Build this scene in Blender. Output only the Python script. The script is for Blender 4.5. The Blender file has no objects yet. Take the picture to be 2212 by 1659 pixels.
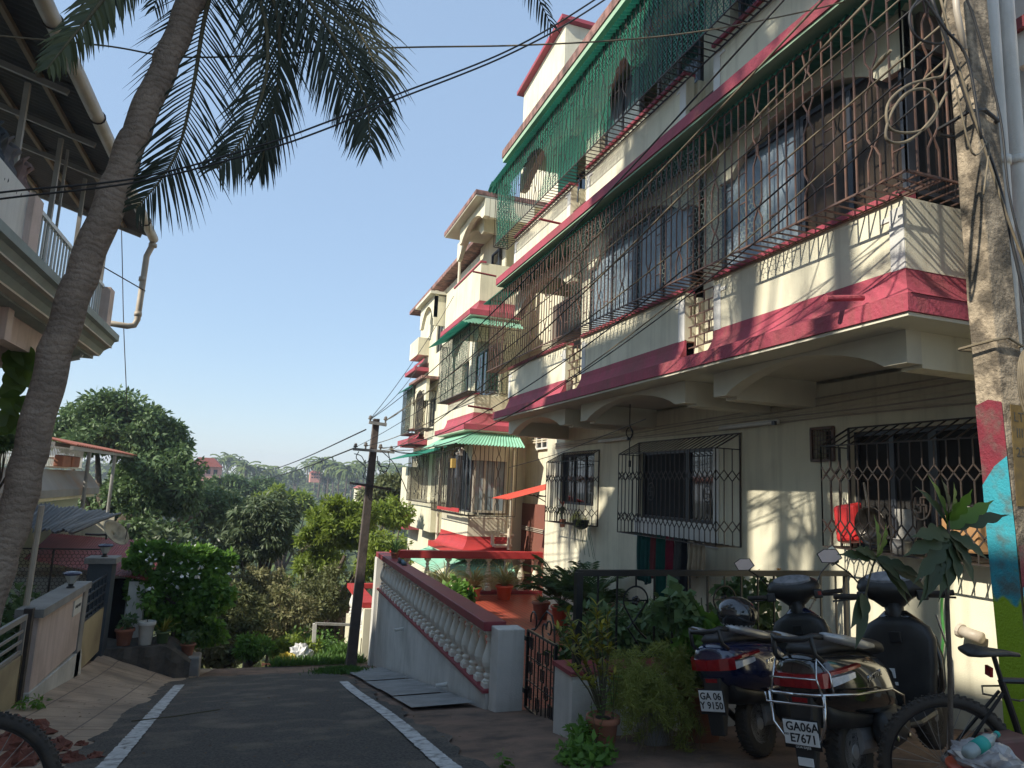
import bpy, math, random
import numpy as np
from mathutils import Vector, Matrix
random.seed(7); RNG = np.random.default_rng(7)
S = bpy.context.scene
# ---------------- camera ----------------
FPX, CXP, CYP = 1500.0, 1106.0, 829.5
def _d(px, py):
    v = np.array([px-CXP, -(py-CYP), -FPX]); return v/np.linalg.norm(v)
_y = _d(571, 1034); _u = _d(1530, -9000); _u = _u-_y*np.dot(_y, _u); _u /= np.linalg.norm(_u)
ROT = np.array([np.cross(_y, _u), _y, _u])
cam = bpy.data.cameras.new('camera'); camo = bpy.data.objects.new('camera', cam)
S.collection.objects.link(camo); S.camera = camo
cam.sensor_width = 36; cam.lens = FPX/2212*36; cam.clip_start = .05; cam.clip_end = 3000
M4 = Matrix([list(ROT[0])+[0], list(ROT[1])+[0], list(ROT[2])+[0], [0, 0, 0, 1]])
camo.matrix_world = M4
# ---------------- sun, sky, exposure ----------------
SUND = Vector((-1, -.29, .79)).normalized()
sun = bpy.data.lights.new('sun', 'SUN'); sun.energy = 2.7; sun.angle = math.radians(.6); sun.color = (1, .93, .80)
suno = bpy.data.objects.new('sun', sun); S.collection.objects.link(suno)
suno.rotation_euler = SUND.to_track_quat('Z', 'Y').to_euler()
W = bpy.data.worlds.new('World'); S.world = W; W.use_nodes = True
nt = W.node_tree; bg = nt.nodes['Background']; sk = nt.nodes.new('ShaderNodeTexSky'); sk.sky_type = 'NISHITA'
sk.sun_disc = False; sk.sun_elevation = math.asin(SUND.z); sk.sun_rotation = math.atan2(SUND.x, SUND.y)
sk.air_density = 1.2; sk.dust_density = .05; sk.ozone_density = 1.5; sk.altitude = 0
sm = nt.nodes.new('ShaderNodeMix'); sm.data_type = 'RGBA'; sm.inputs[0].default_value = .74; nt.links.new(sk.outputs[0], sm.inputs[6]); sm.inputs[7].default_value = (1.22, 1.70, 2.38, 1)
nt.links.new(sm.outputs[2], bg.inputs[0]); bg.inputs[1].default_value = .118
S.view_settings.view_transform = 'Standard'; S.view_settings.look = 'None'; S.view_settings.exposure = 1.38; S.view_settings.gamma = 1
S.render.engine = 'CYCLES'; S.cycles.max_bounces = 6; S.cycles.transparent_max_bounces = 16
# ---------------- pixel -> point on a known world plane (photo at 2212 px width) ----------------
def ray(px, py): return ROT @ _d(px, py)
def PX(px, py, x): r = ray(px, py); return Vector(r*(x/r[0]))
def PY(px, py, y): r = ray(px, py); return Vector(r*(y/r[1]))
def PZ(px, py, z): r = ray(px, py); return Vector(r*(z/r[2]))
FWD = ROT @ np.array([0, 0, -1.0])
def dep(p): return float(np.dot(FWD, np.array(p)))
# ---------------- helpers ----------------
WL = {}
def V(*a): return Vector(a)
class MB:
    def __init__(s): s.v = []; s.f = []
    def add(s, vs, fs):
        n = len(s.v); s.v += [tuple(v) for v in vs]; s.f += [tuple(i+n for i in f) for f in fs]; return s
    def box(s, x0, x1, y0, y1, z0, z1):
        if x0 > x1: x0, x1 = x1, x0
        if y0 > y1: y0, y1 = y1, y0
        if z0 > z1: z0, z1 = z1, z0
        return s.add([(x0,y0,z0),(x1,y0,z0),(x1,y1,z0),(x0,y1,z0),(x0,y0,z1),(x1,y0,z1),(x1,y1,z1),(x0,y1,z1)],
            [(0,3,2,1),(4,5,6,7),(0,1,5,4),(1,2,6,5),(2,3,7,6),(3,0,4,7)])
    def bar(s, p, q, w, h=None, up=(0,0,1)):
        p = Vector(p); q = Vector(q); h = h or w; d = q-p
        if d.length < 1e-6: return s
        d.normalize(); u = Vector(up)
        if abs(d.dot(u)) > .98: u = Vector((0,1,0)) if abs(d.y) < .9 else Vector((1,0,0))
        a = d.cross(u).normalized()*w/2; b = a.cross(d).normalized()*h/2
        return s.add([p-a-b, p+a-b, p+a+b, p-a+b, q-a-b, q+a-b, q+a+b, q-a+b],
            [(0,3,2,1),(4,5,6,7),(0,1,5,4),(1,2,6,5),(2,3,7,6),(3,0,4,7)])
    def tube(s, pts, r, n=8, cap=True, closed=False):
        pts = [Vector(p) for p in pts]; m = len(pts); rs = r if isinstance(r, (list, tuple)) else [r]*m
        vs = []; ref = None
        for i, p in enumerate(pts):
            a = pts[i-1] if (i > 0 or closed) else p; b = pts[(i+1) % m] if (i < m-1 or closed) else p
            t = (b-a)
            t = t.normalized() if t.length > 1e-9 else Vector((0,0,1))
            if ref is None: ref = Vector((0,0,1)) if abs(t.z) < .9 else Vector((1,0,0))
            u = (ref-t*ref.dot(t)); u = u.normalized() if u.length > 1e-6 else t.orthogonal().normalized(); w = t.cross(u); ref = u
            for k in range(n):
                an = 2*math.pi*k/n; vs.append(p+(u*math.cos(an)+w*math.sin(an))*rs[i])
        fs = []
        for i in range(m if closed else m-1):
            j = (i+1) % m
            for k in range(n): l = (k+1) % n; fs.append((i*n+k, i*n+l, j*n+l, j*n+k))
        if cap and not closed: fs += [tuple(range(n))[::-1], tuple(range((m-1)*n, m*n))]
        return s.add(vs, fs)
    def lathe(s, prof, o=(0,0,0), n=16, ax='z', sx=1, sy=1):
        vs = []; fs = []
        for r, z in prof:
            for k in range(n):
                a = 2*math.pi*k/n; x, y = r*math.cos(a)*sx, r*math.sin(a)*sy
                p = (x, y, z) if ax == 'z' else ((z, x, y) if ax == 'x' else (y, z, x))
                vs.append((o[0]+p[0], o[1]+p[1], o[2]+p[2]))
        for i in range(len(prof)-1):
            for k in range(n): l = (k+1) % n; fs.append((i*n+k, i*n+l, (i+1)*n+l, (i+1)*n+k))
        if prof[0][0] > 1e-4: fs.append(tuple(range(n))[::-1])
        if prof[-1][0] > 1e-4: fs.append(tuple(range((len(prof)-1)*n, len(prof)*n)))
        return s.add(vs, fs)
    def prism(s, poly, ax, a, b):
        n = len(poly)
        def P(u, v, w): return (w, u, v) if ax == 'x' else ((u, w, v) if ax == 'y' else (u, v, w))
        vs = [P(u, v, a) for u, v in poly]+[P(u, v, b) for u, v in poly]
        return s.add(vs, [tuple(range(n))[::-1], tuple(range(n, 2*n))]+[(i, (i+1) % n, n+(i+1) % n, n+i) for i in range(n)])
    def loft(s, rings, cap=True):
        n = len(rings[0]); vs = [v for r in rings for v in r]; fs = []
        for i in range(len(rings)-1):
            for k in range(n): l = (k+1) % n; fs.append((i*n+k, i*n+l, (i+1)*n+l, (i+1)*n+k))
        if cap: fs += [tuple(range(n))[::-1], tuple(range((len(rings)-1)*n, len(rings)*n))]
        return s.add(vs, fs)
    def grid(s, rows):
        n = len(rows[0]); fs = []
        for i in range(len(rows)-1):
            for k in range(n-1): fs.append((i*n+k, i*n+k+1, (i+1)*n+k+1, (i+1)*n+k))
        return s.add([v for r in rows for v in r], fs)
    def build(s, name, mat, parent=None, smooth=False, bevel=0, sub=0, label=None, world=True, origin=None, solid=0, fix=True):
        me = bpy.data.meshes.new(name)
        vs = np.array(s.v, dtype=float)
        if parent is not None: o0 = np.array(WL[parent.name])
        elif origin is not None: o0 = np.array(origin, float)
        elif len(vs): mn, mx = vs.min(0), vs.max(0); o0 = np.array([(mn[0]+mx[0])/2, (mn[1]+mx[1])/2, mn[2]])
        else: o0 = np.zeros(3)
        me.from_pydata((vs-o0).tolist(), [], s.f); me.update()
        if fix:
            import bmesh
            bm = bmesh.new(); bm.from_mesh(me); bmesh.ops.recalc_face_normals(bm, faces=bm.faces); bm.to_mesh(me); bm.free()
        o = bpy.data.objects.new(name, me); S.collection.objects.link(o)
        if parent is not None: o.parent = parent
        else: o.location = o0.tolist()
        WL[o.name] = tuple(o0)
        me.materials.append(mat)
        if smooth: me.shade_smooth() if hasattr(me, 'shade_smooth') else [setattr(p, 'use_smooth', True) for p in me.polygons]
        if solid: m = o.modifiers.new('solid', 'SOLIDIFY'); m.thickness = solid
        if bevel: m = o.modifiers.new('bevel', 'BEVEL'); m.width = bevel; m.segments = 2; m.limit_method = 'ANGLE'; m.angle_limit = .6
        if sub: m = o.modifiers.new('sub', 'SUBSURF'); m.levels = sub; m.render_levels = sub
        if label: o['label'] = label
        return o
def raw(name, vs, fs, mat, parent=None, origin=None, smooth=False):
    "fast build from numpy arrays, quads only"
    me = bpy.data.meshes.new(name); o0 = np.array(WL[parent.name] if parent else (origin if origin is not None else (0,0,0)), float)
    vs = np.asarray(vs, float)-o0; fs = np.asarray(fs, np.int32)
    me.vertices.add(len(vs)); me.vertices.foreach_set('co', vs.ravel())
    k = fs.shape[1]
    me.loops.add(fs.size); me.loops.foreach_set('vertex_index', fs.ravel())
    me.polygons.add(len(fs)); me.polygons.foreach_set('loop_start', np.arange(0, fs.size, k, dtype=np.int32))
    me.polygons.foreach_set('loop_total', np.full(len(fs), k, np.int32))
    if smooth: me.polygons.foreach_set('use_smooth', np.ones(len(fs), bool))
    me.update(calc_edges=True); me.validate()
    o = bpy.data.objects.new(name, me); S.collection.objects.link(o); me.materials.append(mat)
    if parent: o.parent = parent
    else: o.location = o0.tolist()
    WL[o.name] = tuple(o0); return o
def tag(o, label, cat, group=None, kind=None):
    if label: o['label'] = label
    if cat: o['category'] = cat
    if group: o['group'] = group
    if kind: o['kind'] = kind
    return o
def thing(name, label, cat, loc=(0,0,0), group=None):
    o = bpy.data.objects.new(name, None); S.collection.objects.link(o); o.location = loc; o.empty_display_size = .2
    WL[o.name] = tuple(loc); return tag(o, label, cat, group)
def dup(o, loc, label=None, rot=None, parent=None, scale=None):
    c = o.copy(); S.collection.objects.link(c)
    if parent is not None: c.parent = parent
    if loc is not None: c.location = loc
    if rot is not None: c.rotation_euler = rot
    if scale is not None: c.scale = scale
    if label: c['label'] = label
    for ch in list(o.children): dup(ch, None, parent=c)
    return c
# ---------------- materials ----------------
def mat(name, c1, c2=None, scale=4, rough=.75, bump=.0, bscale=80, metal=0, coat=0, dirt=None, streak=0, emis=None, tr=0, island=False, spec=None, vor=None, alpha=None, lo=.35, hi=.65, dscale=1.3, damt=.6):
    m = bpy.data.materials.new(name); m.use_nodes = True; t = m.node_tree; N = t.nodes; L = t.links; b = N['Principled BSDF']
    b.inputs['Roughness'].default_value = rough; b.inputs['Metallic'].default_value = metal
    if coat: b.inputs['Coat Weight'].default_value = coat; b.inputs['Coat Roughness'].default_value = .05
    if spec is not None: b.inputs['Specular IOR Level'].default_value = spec
    tc = N.new('ShaderNodeTexCoord'); col = None
    def noise(sc, det=5, vec=None):
        n = N.new('ShaderNodeTexNoise'); n.inputs['Scale'].default_value = sc; n.inputs['Detail'].default_value = det; n.inputs['Roughness'].default_value = .6
        L.new(vec or tc.outputs['Object'], n.inputs['Vector']); return n.outputs['Fac']
    def ramp(f, a, b_):
        r = N.new('ShaderNodeMapRange'); r.inputs['From Min'].default_value = a; r.inputs['From Max'].default_value = b_; L.new(f, r.inputs['Value']); return r.outputs[0]
    def mix(f, a, c, blend='MIX'):
        x = N.new('ShaderNodeMix'); x.data_type = 'RGBA'; x.blend_type = blend
        if isinstance(f, float): x.inputs[0].default_value = f
        else: L.new(f, x.inputs[0])
        for s_, i in ((a, 6), (c, 7)):
            if isinstance(s_, tuple): x.inputs[i].default_value = (*s_, 1)
            else: L.new(s_, x.inputs[i])
        return x.outputs[2]
    if c2 is None: c2 = tuple(c*.86 for c in c1)
    if island:
        g = N.new('ShaderNodeNewGeometry'); col = mix(g.outputs['Random Per Island'], c1, c2)
        col = mix(ramp(noise(scale), .3, .7), col, mix(.5, c1, c2))
    else: col = mix(ramp(noise(scale), lo, hi), c1, c2)
    if dirt:
        col = mix(_mul(t, ramp(noise(dscale, 8), .48, .68), damt), col, dirt)
    if streak:
        mp = N.new('ShaderNodeMapping'); mp.inputs['Scale'].default_value = (5, 5, .35); L.new(tc.outputs['Object'], mp.inputs[0])
        col = mix(_mul(t, ramp(noise(1.5, 6, mp.outputs[0]), .49, .72), streak), col, dirt or tuple(c*.5 for c in c1))
    L.new(col, b.inputs['Base Color'])
    if bump:
        bp = N.new('ShaderNodeBump'); bp.inputs['Strength'].default_value = bump; bp.inputs['Distance'].default_value = .02
        L.new(noise(bscale, 6), bp.inputs['Height']); L.new(bp.outputs[0], b.inputs['Normal'])
    if emis: b.inputs['Emission Color'].default_value = (*emis[:3], 1); b.inputs['Emission Strength'].default_value = emis[3]
    if tr:
        tl = N.new('ShaderNodeBsdfTranslucent'); L.new(col, tl.inputs[0]); ms = N.new('ShaderNodeMixShader'); ms.inputs[0].default_value = tr
        L.new(b.outputs[0], ms.inputs[1]); L.new(tl.outputs[0], ms.inputs[2]); L.new(ms.outputs[0], N['Material Output'].inputs[0])
    return m
def _mul(t, s, k):
    n = t.nodes.new('ShaderNodeMath'); n.operation = 'MULTIPLY'; t.links.new(s, n.inputs[0]); n.inputs[1].default_value = k; return n.outputs[0]
def glassmat(name, col=(.02,.025,.03), rough=.05):
    m = mat(name, col, col, rough=rough, spec=.9); return m
M = {}
M['cream'] = mat('cream_plaster', (.74,.70,.53), (.68,.64,.48), 1.2, .85, .2, 90, dirt=(.30,.27,.19), streak=.36, damt=.30, dscale=.8)
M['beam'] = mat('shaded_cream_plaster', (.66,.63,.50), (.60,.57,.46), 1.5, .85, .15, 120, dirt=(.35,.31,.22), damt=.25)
M['white'] = mat('white_paint', (.72,.71,.66), (.64,.63,.59), 2, .7, .1, 90, dirt=(.35,.34,.3), streak=.3, damt=.2)
M['wallwhite'] = mat('weathered_white_paint', (.64,.62,.57), (.56,.545,.50), 2, .85, .25, 70, dirt=(.22,.22,.18), streak=.3, damt=.35)
M['pink'] = mat('rose_paint', (.40,.062,.095), (.33,.055,.08), 3, .75, .5, 30, dirt=(.20,.07,.06), streak=.6, damt=.6)
M['pinkold'] = mat('weathered_rose_paint', (.24,.12,.10), (.36,.20,.17), 7, .9, .5, 30, dirt=(.05,.038,.03), streak=.9, damt=.85, dscale=3)
M['red'] = mat('red_oxide_paint', (.45,.04,.04), (.38,.035,.035), 3, .55, .2, 60, dirt=(.2,.05,.04), damt=.3)
M['maroon'] = mat('maroon_paint', (.28,.04,.05), (.22,.035,.045), 3, .5, .15, 60, dirt=(.14,.05,.05), damt=.4)
M['greenpaint'] = mat('pale_green_soffit', (.36,.52,.36), (.30,.45,.31), 2, .8, .1, 60, dirt=(.16,.24,.16), damt=.4)
M['greensheet'] = mat('green_corrugated_sheet', (.03,.24,.16), (.02,.18,.13), 3, .5, 0, dirt=(.02,.1,.08), damt=.4, tr=.25)
M['palesheet'] = mat('faded_green_sheet', (.26,.52,.38), (.20,.44,.32), 4, .6, 0, dirt=(.3,.33,.24), damt=.5)
M['greennet'] = mat('green_netting', (.02,.20,.12), (.015,.15,.09), 2, .6)
M['greynet'] = mat('wire_netting', (.16,.20,.17), (.10,.13,.11), 2, .5)
M['iron'] = mat('dark_iron', (.035,.032,.03), (.07,.05,.04), 8, .55, 0, metal=.3)
M['ironrust'] = mat('brown_painted_iron', (.09,.06,.05), (.16,.08,.05), 9, .6)
M['black'] = mat('black_enamel', (.012,.012,.013), (.02,.02,.02), 5, .3)
M['glass'] = glassmat('dark_window_glass')
M['glasslite'] = mat('pale_window_glass', (.16,.21,.24), (.28,.33,.36), 2.5, .12, spec=.8)
M['alu'] = mat('dark_window_frame', (.03,.035,.045), (.045,.05,.06), 4, .4)
M['aluw'] = mat('aluminium_frame', (.45,.40,.33), (.38,.34,.28), 4, .4)
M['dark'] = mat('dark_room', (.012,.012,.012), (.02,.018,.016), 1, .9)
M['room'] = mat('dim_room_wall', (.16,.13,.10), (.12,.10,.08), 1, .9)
M['curtain'] = mat('curtain_cloth', (.16,.13,.10), (.08,.07,.055), 3, .9)
M['cgreen'] = mat('green_cloth', (.0,.09,.065), (.0,.05,.04), 4, .9)
M['concrete'] = mat('weathered_concrete', (.42,.34,.24), (.13,.105,.075), 6, .95, 1, 38, dirt=(.035,.03,.022), damt=.95, dscale=2.6, lo=.42, hi=.58, streak=.6)
M['concgrey'] = mat('grey_concrete', (.32,.31,.29), (.24,.235,.22), 4, .9, .3, 60, dirt=(.12,.11,.09), damt=.5)
M['cornice'] = mat('grey_green_cornice', (.32,.37,.35), (.27,.32,.30), 2, .8, .1, 80, dirt=(.2,.2,.17), streak=.3, damt=.3)
M['pinkwall'] = mat('dusty_pink_plaster', (.66,.53,.47), (.60,.48,.42), 2, .85, .2, 90, dirt=(.30,.22,.17), streak=.4, damt=.45)
M['pvc'] = mat('cream_pvc_pipe', (.48,.42,.34), (.40,.35,.28), 4, .5, dirt=(.22,.17,.12), damt=.6)
M['pvcw'] = mat('pale_pipe', (.66,.60,.46), (.58,.52,.40), 4, .5)
M['rsheet'] = mat('rusty_brown_sheet', (.10,.085,.075), (.075,.065,.06), 3, .6, dirt=(.16,.12,.09), damt=.4)
M['steel'] = mat('painted_steel_post', (.30,.28,.25), (.24,.22,.2), 4, .5)
M['whitemetal'] = mat('white_metal', (.62,.62,.58), (.52,.52,.48), 6, .45)
M['cable'] = mat('black_cable', (.012,.012,.014), (.02,.02,.02), 5, .6)
M['cabletan'] = mat('old_tan_cable', (.20,.16,.10), (.11,.09,.06), 9, .7)
M['wire'] = mat('thin_wire', (.04,.035,.03), (.06,.05,.04), 5, .6)
M['terra'] = mat('terracotta', (.36,.14,.08), (.28,.11,.065), 5, .8, .1, 60, dirt=(.16,.09,.06), damt=.4)
M['orangepot'] = mat('orange_plastic', (.55,.09,.035), (.48,.08,.03), 4, .4)
M['soil'] = mat('potting_soil', (.06,.04,.03), (.035,.025,.02), 20, .95, .5, 60)
M['rubber'] = mat('tyre_rubber', (.025,.022,.02), (.05,.04,.03), 12, .85, .2, 120)
M['chrome'] = mat('bright_steel', (.6,.6,.6), (.5,.5,.5), 5, .2, metal=1)
M['silver'] = mat('silver_paint', (.42,.42,.42), (.34,.34,.34), 6, .35, metal=.6, dirt=(.12,.1,.08), damt=.5)
# ---------------- ground ----------------
def zl(y): return float(np.interp(y, [0,3,6,9.4,12.75,14.9,16.5,18,24,40], [-1.5,-1.65,-2.12,-2.66,-3.09,-3.3,-3.65,-4.25,-6.5,-11]))
def zb(y):
    if y < 3: return -1.61
    if y < 17.4: return -1.07-.18*y
    return float(np.interp(y, [17.4,20,26,40,80,130,600], [-4.2,-5.6,-8.6,-12,-15,-14,-14]))
def gz(x, y):
    b = zb(y)
    if y > 40: return b
    if x < -1.25:
        t = min(1, (-1.25-x)/1.2); return b*(1-t)+zl(y)*t
    return b
def hill(x, y):
    h = 0
    for cx, cy, sx, sy, a in HILLS: h += a*math.exp(-((x-cx)/sx)**2-((y-cy)/sy)**2)
    return -14+h
HILLS = [(-70,230,60,60,9), (10,260,70,55,8), (80,240,60,60,8.5), (170,250,80,70,10), (-160,240,80,70,11), (300,300,120,80,11), (60,420,260,70,8), (-260,400,200,90,10), (20,130,45,28,5), (-45,150,30,25,5)]
# ---------------- ground, road, pavements ----------------
def sheet(xs, ys, f, name, m, kind='structure', smooth=True):
    xs = np.array(xs); ys = np.array(ys); vs = [(x, y, f(x, y)) for y in ys for x in xs]; n = len(xs)
    fs = [(i*n+k, i*n+k+1, (i+1)*n+k+1, (i+1)*n+k) for i in range(len(ys)-1) for k in range(n-1)]
    o = raw(name, vs, fs, m, origin=(0, 0, 0), smooth=smooth); o['kind'] = kind; return o
M['dirt'] = mat('brown_dirt', (.25,.155,.105), (.15,.10,.07), 2.2, .95, .8, 30, dirt=(.05,.04,.03), damt=.7, dscale=3)
M['valley'] = mat('valley_floor', (.09,.075,.035), (.045,.055,.02), .5, .95, .8, 8)
M['asphalt'] = mat('asphalt', (.135,.12,.10), (.040,.036,.032), 46, .95, 1.0, 70, dirt=(.25,.20,.15), damt=.65, dscale=1.6)
M['tilepave'] = mat('stone_paving', (.44,.32,.22), (.31,.23,.16), 1.6, .9, .35, 40, dirt=(.09,.07,.05), damt=.6, dscale=1.1)
M['paint'] = mat('road_paint', (.62,.62,.60), (.46,.46,.44), 9, .8, .3, 80, dirt=(.10,.09,.08), damt=.85, dscale=11)
hn = lambda x, y, s: math.sin(x*2.1*s+1.3)*math.sin(y*1.7*s+.4)+.5*math.sin(x*5.3*s+y*3.1*s)
nx = np.concatenate([np.linspace(-70,-13,14), np.arange(-12,14.1,.3), np.linspace(16,80,14)]); ny = np.concatenate([np.linspace(-14,1,6), np.arange(2,40.1,.3)])
sheet(nx, ny, lambda x, y: gz(x, y)+(0 if -1.5 < x < 6 and y < 17.5 else .02*hn(x, y, 1))+(.12*hn(x, y, .6) if y > 18 else 0)-.01, 'ground', M['dirt'])
sheet(np.linspace(-420,520,95), np.concatenate([np.arange(39,130,6), np.arange(130,600,9)]), lambda x, y: max(zb(y), hill(x, y))+.25*hn(x, y, .05) if y > 60 else zb(y)-.03, 'hillside', M['valley'])
ry = np.arange(2.6, 14.9, .12)
def xl(y): return -1.28-.18*max(0, math.sin((y-8)*.55))+.05*math.sin(y*7)+.03*math.sin(y*17)
def xr(y): return 1.72+.06*math.sin(y*3.1)+.035*math.sin(y*11)
rows = []
for y in ry:
    e = 14.75-.0
    yy = [y+(.10*math.sin(k*2.3)+.06*math.sin(k*5.1) if y > 14.6 else 0) for k in range(15)]
    a, b = xl(y), xr(y)
    if y > 13.6: b -= (y-13.6)*.25
    rows.append([(a+(b-a)*k/14, yy[k], gz(0, yy[k])+.012+.004*math.sin(k*1.3+y*2)) for k in range(15)])
MB().grid(rows).build('road', M['asphalt'], smooth=True)['kind'] = 'structure'
for side, f, y0, y1 in ((-1, lambda y: -.90-.015*(y-6) if y > 6 else -.88, 2.8, 13.1), (1, lambda y: 1.44+.014*(y-5)+(.02*math.sin(y)), 2.8, 12.3)):
    m = MB(); yy = np.arange(y0, y1, .035)
    m.grid([[(f(y)-.072+.02*(RNG.random()-.5)*(RNG.random() < .5), y, gz(0, y)+.026), (f(y)+.072+.02*(RNG.random()-.5)*(RNG.random() < .5), y, gz(0, y)+.026)] for y in yy])
    tag(m.build('road_edge_line', M['paint']), ('white painted line along the left edge of the lane' if side < 0 else 'white painted line along the right edge of the lane'), 'road marking', 'white painted lane edge lines', 'structure')
# paved strip on the left: slabs
m = MB()
cuts = [6.2, 8.3, 10.3, 12.2, 14.0, 15.7, 17.2]
for i in range(len(cuts)-1):
    y0, y1 = cuts[i]+.012, cuts[i+1]-.012; rr = []
    for y in np.linspace(y0, y1, 8):
        x0 = -2.46 if y < 12.6 else -2.46-(y-12.6)*.0; x1 = min(xl(y)+.25, -1.1) if y < 14.2 else -1.0+.12*(y-14)
        rr.append([(x0+(x1-x0)*k/9, y, gz(x0+(x1-x0)*k/9, y)+.006+(.05 if y > 14.1 else .022)*(1-k/9)) for k in range(10)])
    m.grid(rr)
m.build('pavement', M['tilepave'])['kind'] = 'structure'
m = MB()
for i, y in enumerate(np.arange(6.4, 17, .62)):
    m.box(-2.44, -1.5, y, y+.012, gz(-2, y)-.1, gz(-2, y)-.05)
def tilenodes(mt, bw, rh, ms, dk, off=0):
    t = mt.node_tree; br = t.nodes.new('ShaderNodeTexBrick'); br.offset = off
    br.inputs['Scale'].default_value = 1; br.inputs['Brick Width'].default_value = bw; br.inputs['Row Height'].default_value = rh; br.inputs['Mortar Size'].default_value = ms
    tcn = [n for n in t.nodes if n.type == 'TEX_COORD'][0]; t.links.new(tcn.outputs['Object'], br.inputs['Vector'])
    b_ = t.nodes['Principled BSDF']; src = b_.inputs['Base Color'].links[0].from_socket
    mx = t.nodes.new('ShaderNodeMix'); mx.data_type = 'RGBA'; t.links.new(br.outputs['Fac'], mx.inputs[0]); t.links.new(src, mx.inputs[6]); mx.inputs[7].default_value = (*dk,1); t.links.new(mx.outputs[2], b_.inputs['Base Color'])
tilenodes(M['tilepave'], .62, .64, .010, (.17,.125,.09))
# concrete gutter slabs on the right
m = MB()
for i, (y0, y1) in enumerate(((8.4,9.6),(9.63,10.7),(10.72,12.0),(12.03,13.4),(13.42,14.9))):
    t = .012*(i % 2)
    m.grid([[(x, y, zb(y)+.03+t+.02*(x-1.8)) for x in (1.85, 2.2, 2.62)] for y in (y0, y1)])
m.build('drain_slabs', M['concgrey'])['kind'] = 'structure'
# parking floor is ground; red tiled terrace floor
M['redtile'] = mat('red_tile', (.42,.075,.04), (.36,.06,.035), 2, .45, 0, dirt=(.25,.10,.07), damt=.4, dscale=1)
t = M['redtile'].node_tree; br = t.nodes.new('ShaderNodeTexBrick'); br.offset = 0
br.inputs['Scale'].default_value = 1; br.inputs['Brick Width'].default_value = .10; br.inputs['Row Height'].default_value = .10; br.inputs['Mortar Size'].default_value = .008
tcn = [n for n in t.nodes if n.type == 'TEX_COORD'][0]; t.links.new(tcn.outputs['Object'], br.inputs['Vector'])
b_ = t.nodes['Principled BSDF']; src = b_.inputs['Base Color'].links[0].from_socket
mx = t.nodes.new('ShaderNodeMix'); mx.data_type = 'RGBA'; t.links.new(br.outputs['Fac'], mx.inputs[0]); t.links.new(src, mx.inputs[6]); mx.inputs[7].default_value = (.10,.03,.02,1); t.links.new(mx.outputs[2], b_.inputs['Base Color'])
TZ = -2.5
m = MB().box(2.78, 6.0, 6.36, 16.2, TZ-.15, TZ); m.box(2.58, 2.78, 6.36, 7.88, TZ-.15, TZ-.02); m.box(6.0, 7.4, 14.66, 16.2, TZ-.15, TZ)
m.build('terrace_floor', M['redtile'], origin=(0,0,0))['kind'] = 'structure'
# ---------------- apartment building ----------------
def wallX(m, x0, x1, y0, y1, z0, z1, ops=()):
    "slab normal to X with rectangular openings (ya,yb,za,zb)"
    ys = sorted({y0, y1}|{o[0] for o in ops}|{o[1] for o in ops}); 
    for a, b in zip(ys, ys[1:]):
        mid = (a+b)/2; cut = sorted([(o[2], o[3]) for o in ops if o[0] < mid < o[1]]); z = z0
        for c, d in cut:
            if c > z: m.box(x0, x1, a, b, z, c)
            z = d
        if z1 > z: m.box(x0, x1, a, b, z, z1)
    return m
def window(root, x, y0, y1, z0, z1, n=2, glass=None, frame=None, fw=.045, gx=.05, curtain=None, ax='x'):
    m = MB()
    def bx(a0, a1, b0, b1, c0, c1):
        if ax == 'x': m.box(a0, a1, b0, b1, c0, c1)
        else: m.box(b0, b1, a0, a1, c0, c1)
    for a, b in ((y0, y0+fw), (y1-fw, y1)): bx(x, x+.07, a, b, z0, z1)
    bx(x, x+.07, y0+fw, y1-fw, z0, z0+fw); bx(x, x+.07, y0+fw, y1-fw, z1-fw, z1)
    for i in range(1, n): yy = y0+(y1-y0)*i/n; bx(x+.006, x+.064, yy-fw*.6, yy+fw*.6, z0+fw, z1-fw)
    f = m.build('window_frame', frame or M['alu'], root)
    m = MB()
    if ax == 'x': m.box(x+gx-.02, x+gx-.014, y0+fw+.002, y1-fw-.002, z0+fw+.002, z1-fw-.002)
    else: m.box(y0+fw+.002, y1-fw-.002, x+gx-.02, x+gx-.014, z0+fw+.002, z1-fw-.002)
    m.build('pane', glass or M['glass'], f)
    return f
def ledge(root, X0, X1, Y0, Y1, z, skirt=True, mt=None, th=.14, segs=None, soff=None):
    "projecting slab edge with a curved flared skirt above; X0 outer edge, X1 parapet face; -Y end too"
    mt = mt or M['pink']
    m = MB().box(X0, 5.98, Y0, Y1, z, z+th)
    m.build('ledge', mt, root)
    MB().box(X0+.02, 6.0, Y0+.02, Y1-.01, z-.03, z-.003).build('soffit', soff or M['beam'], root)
    if skirt:
        D = X1-X0; H = .33
        for a, b in (segs or [(Y0+D, Y1)]):
            m = MB(); prof = [(X0+.03+D*.97*(t**.55)*.98, z+th+.002+H*(t**1.9)) for t in np.linspace(0, 1, 8)]
            prof[-1] = (X1-.004, z+th+H)
            first = a <= Y0+D+.01
            rows = []
            for (x, zz) in prof:
                off = (X1-x) if first else 0
                rows.append([(x, b, zz), (x, a-off, zz)]+([(6.0, a-off, zz)] if first else [(X1+.02, a, zz)]))
            m.grid(rows); m.build('skirt', mt, root, smooth=False)
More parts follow.
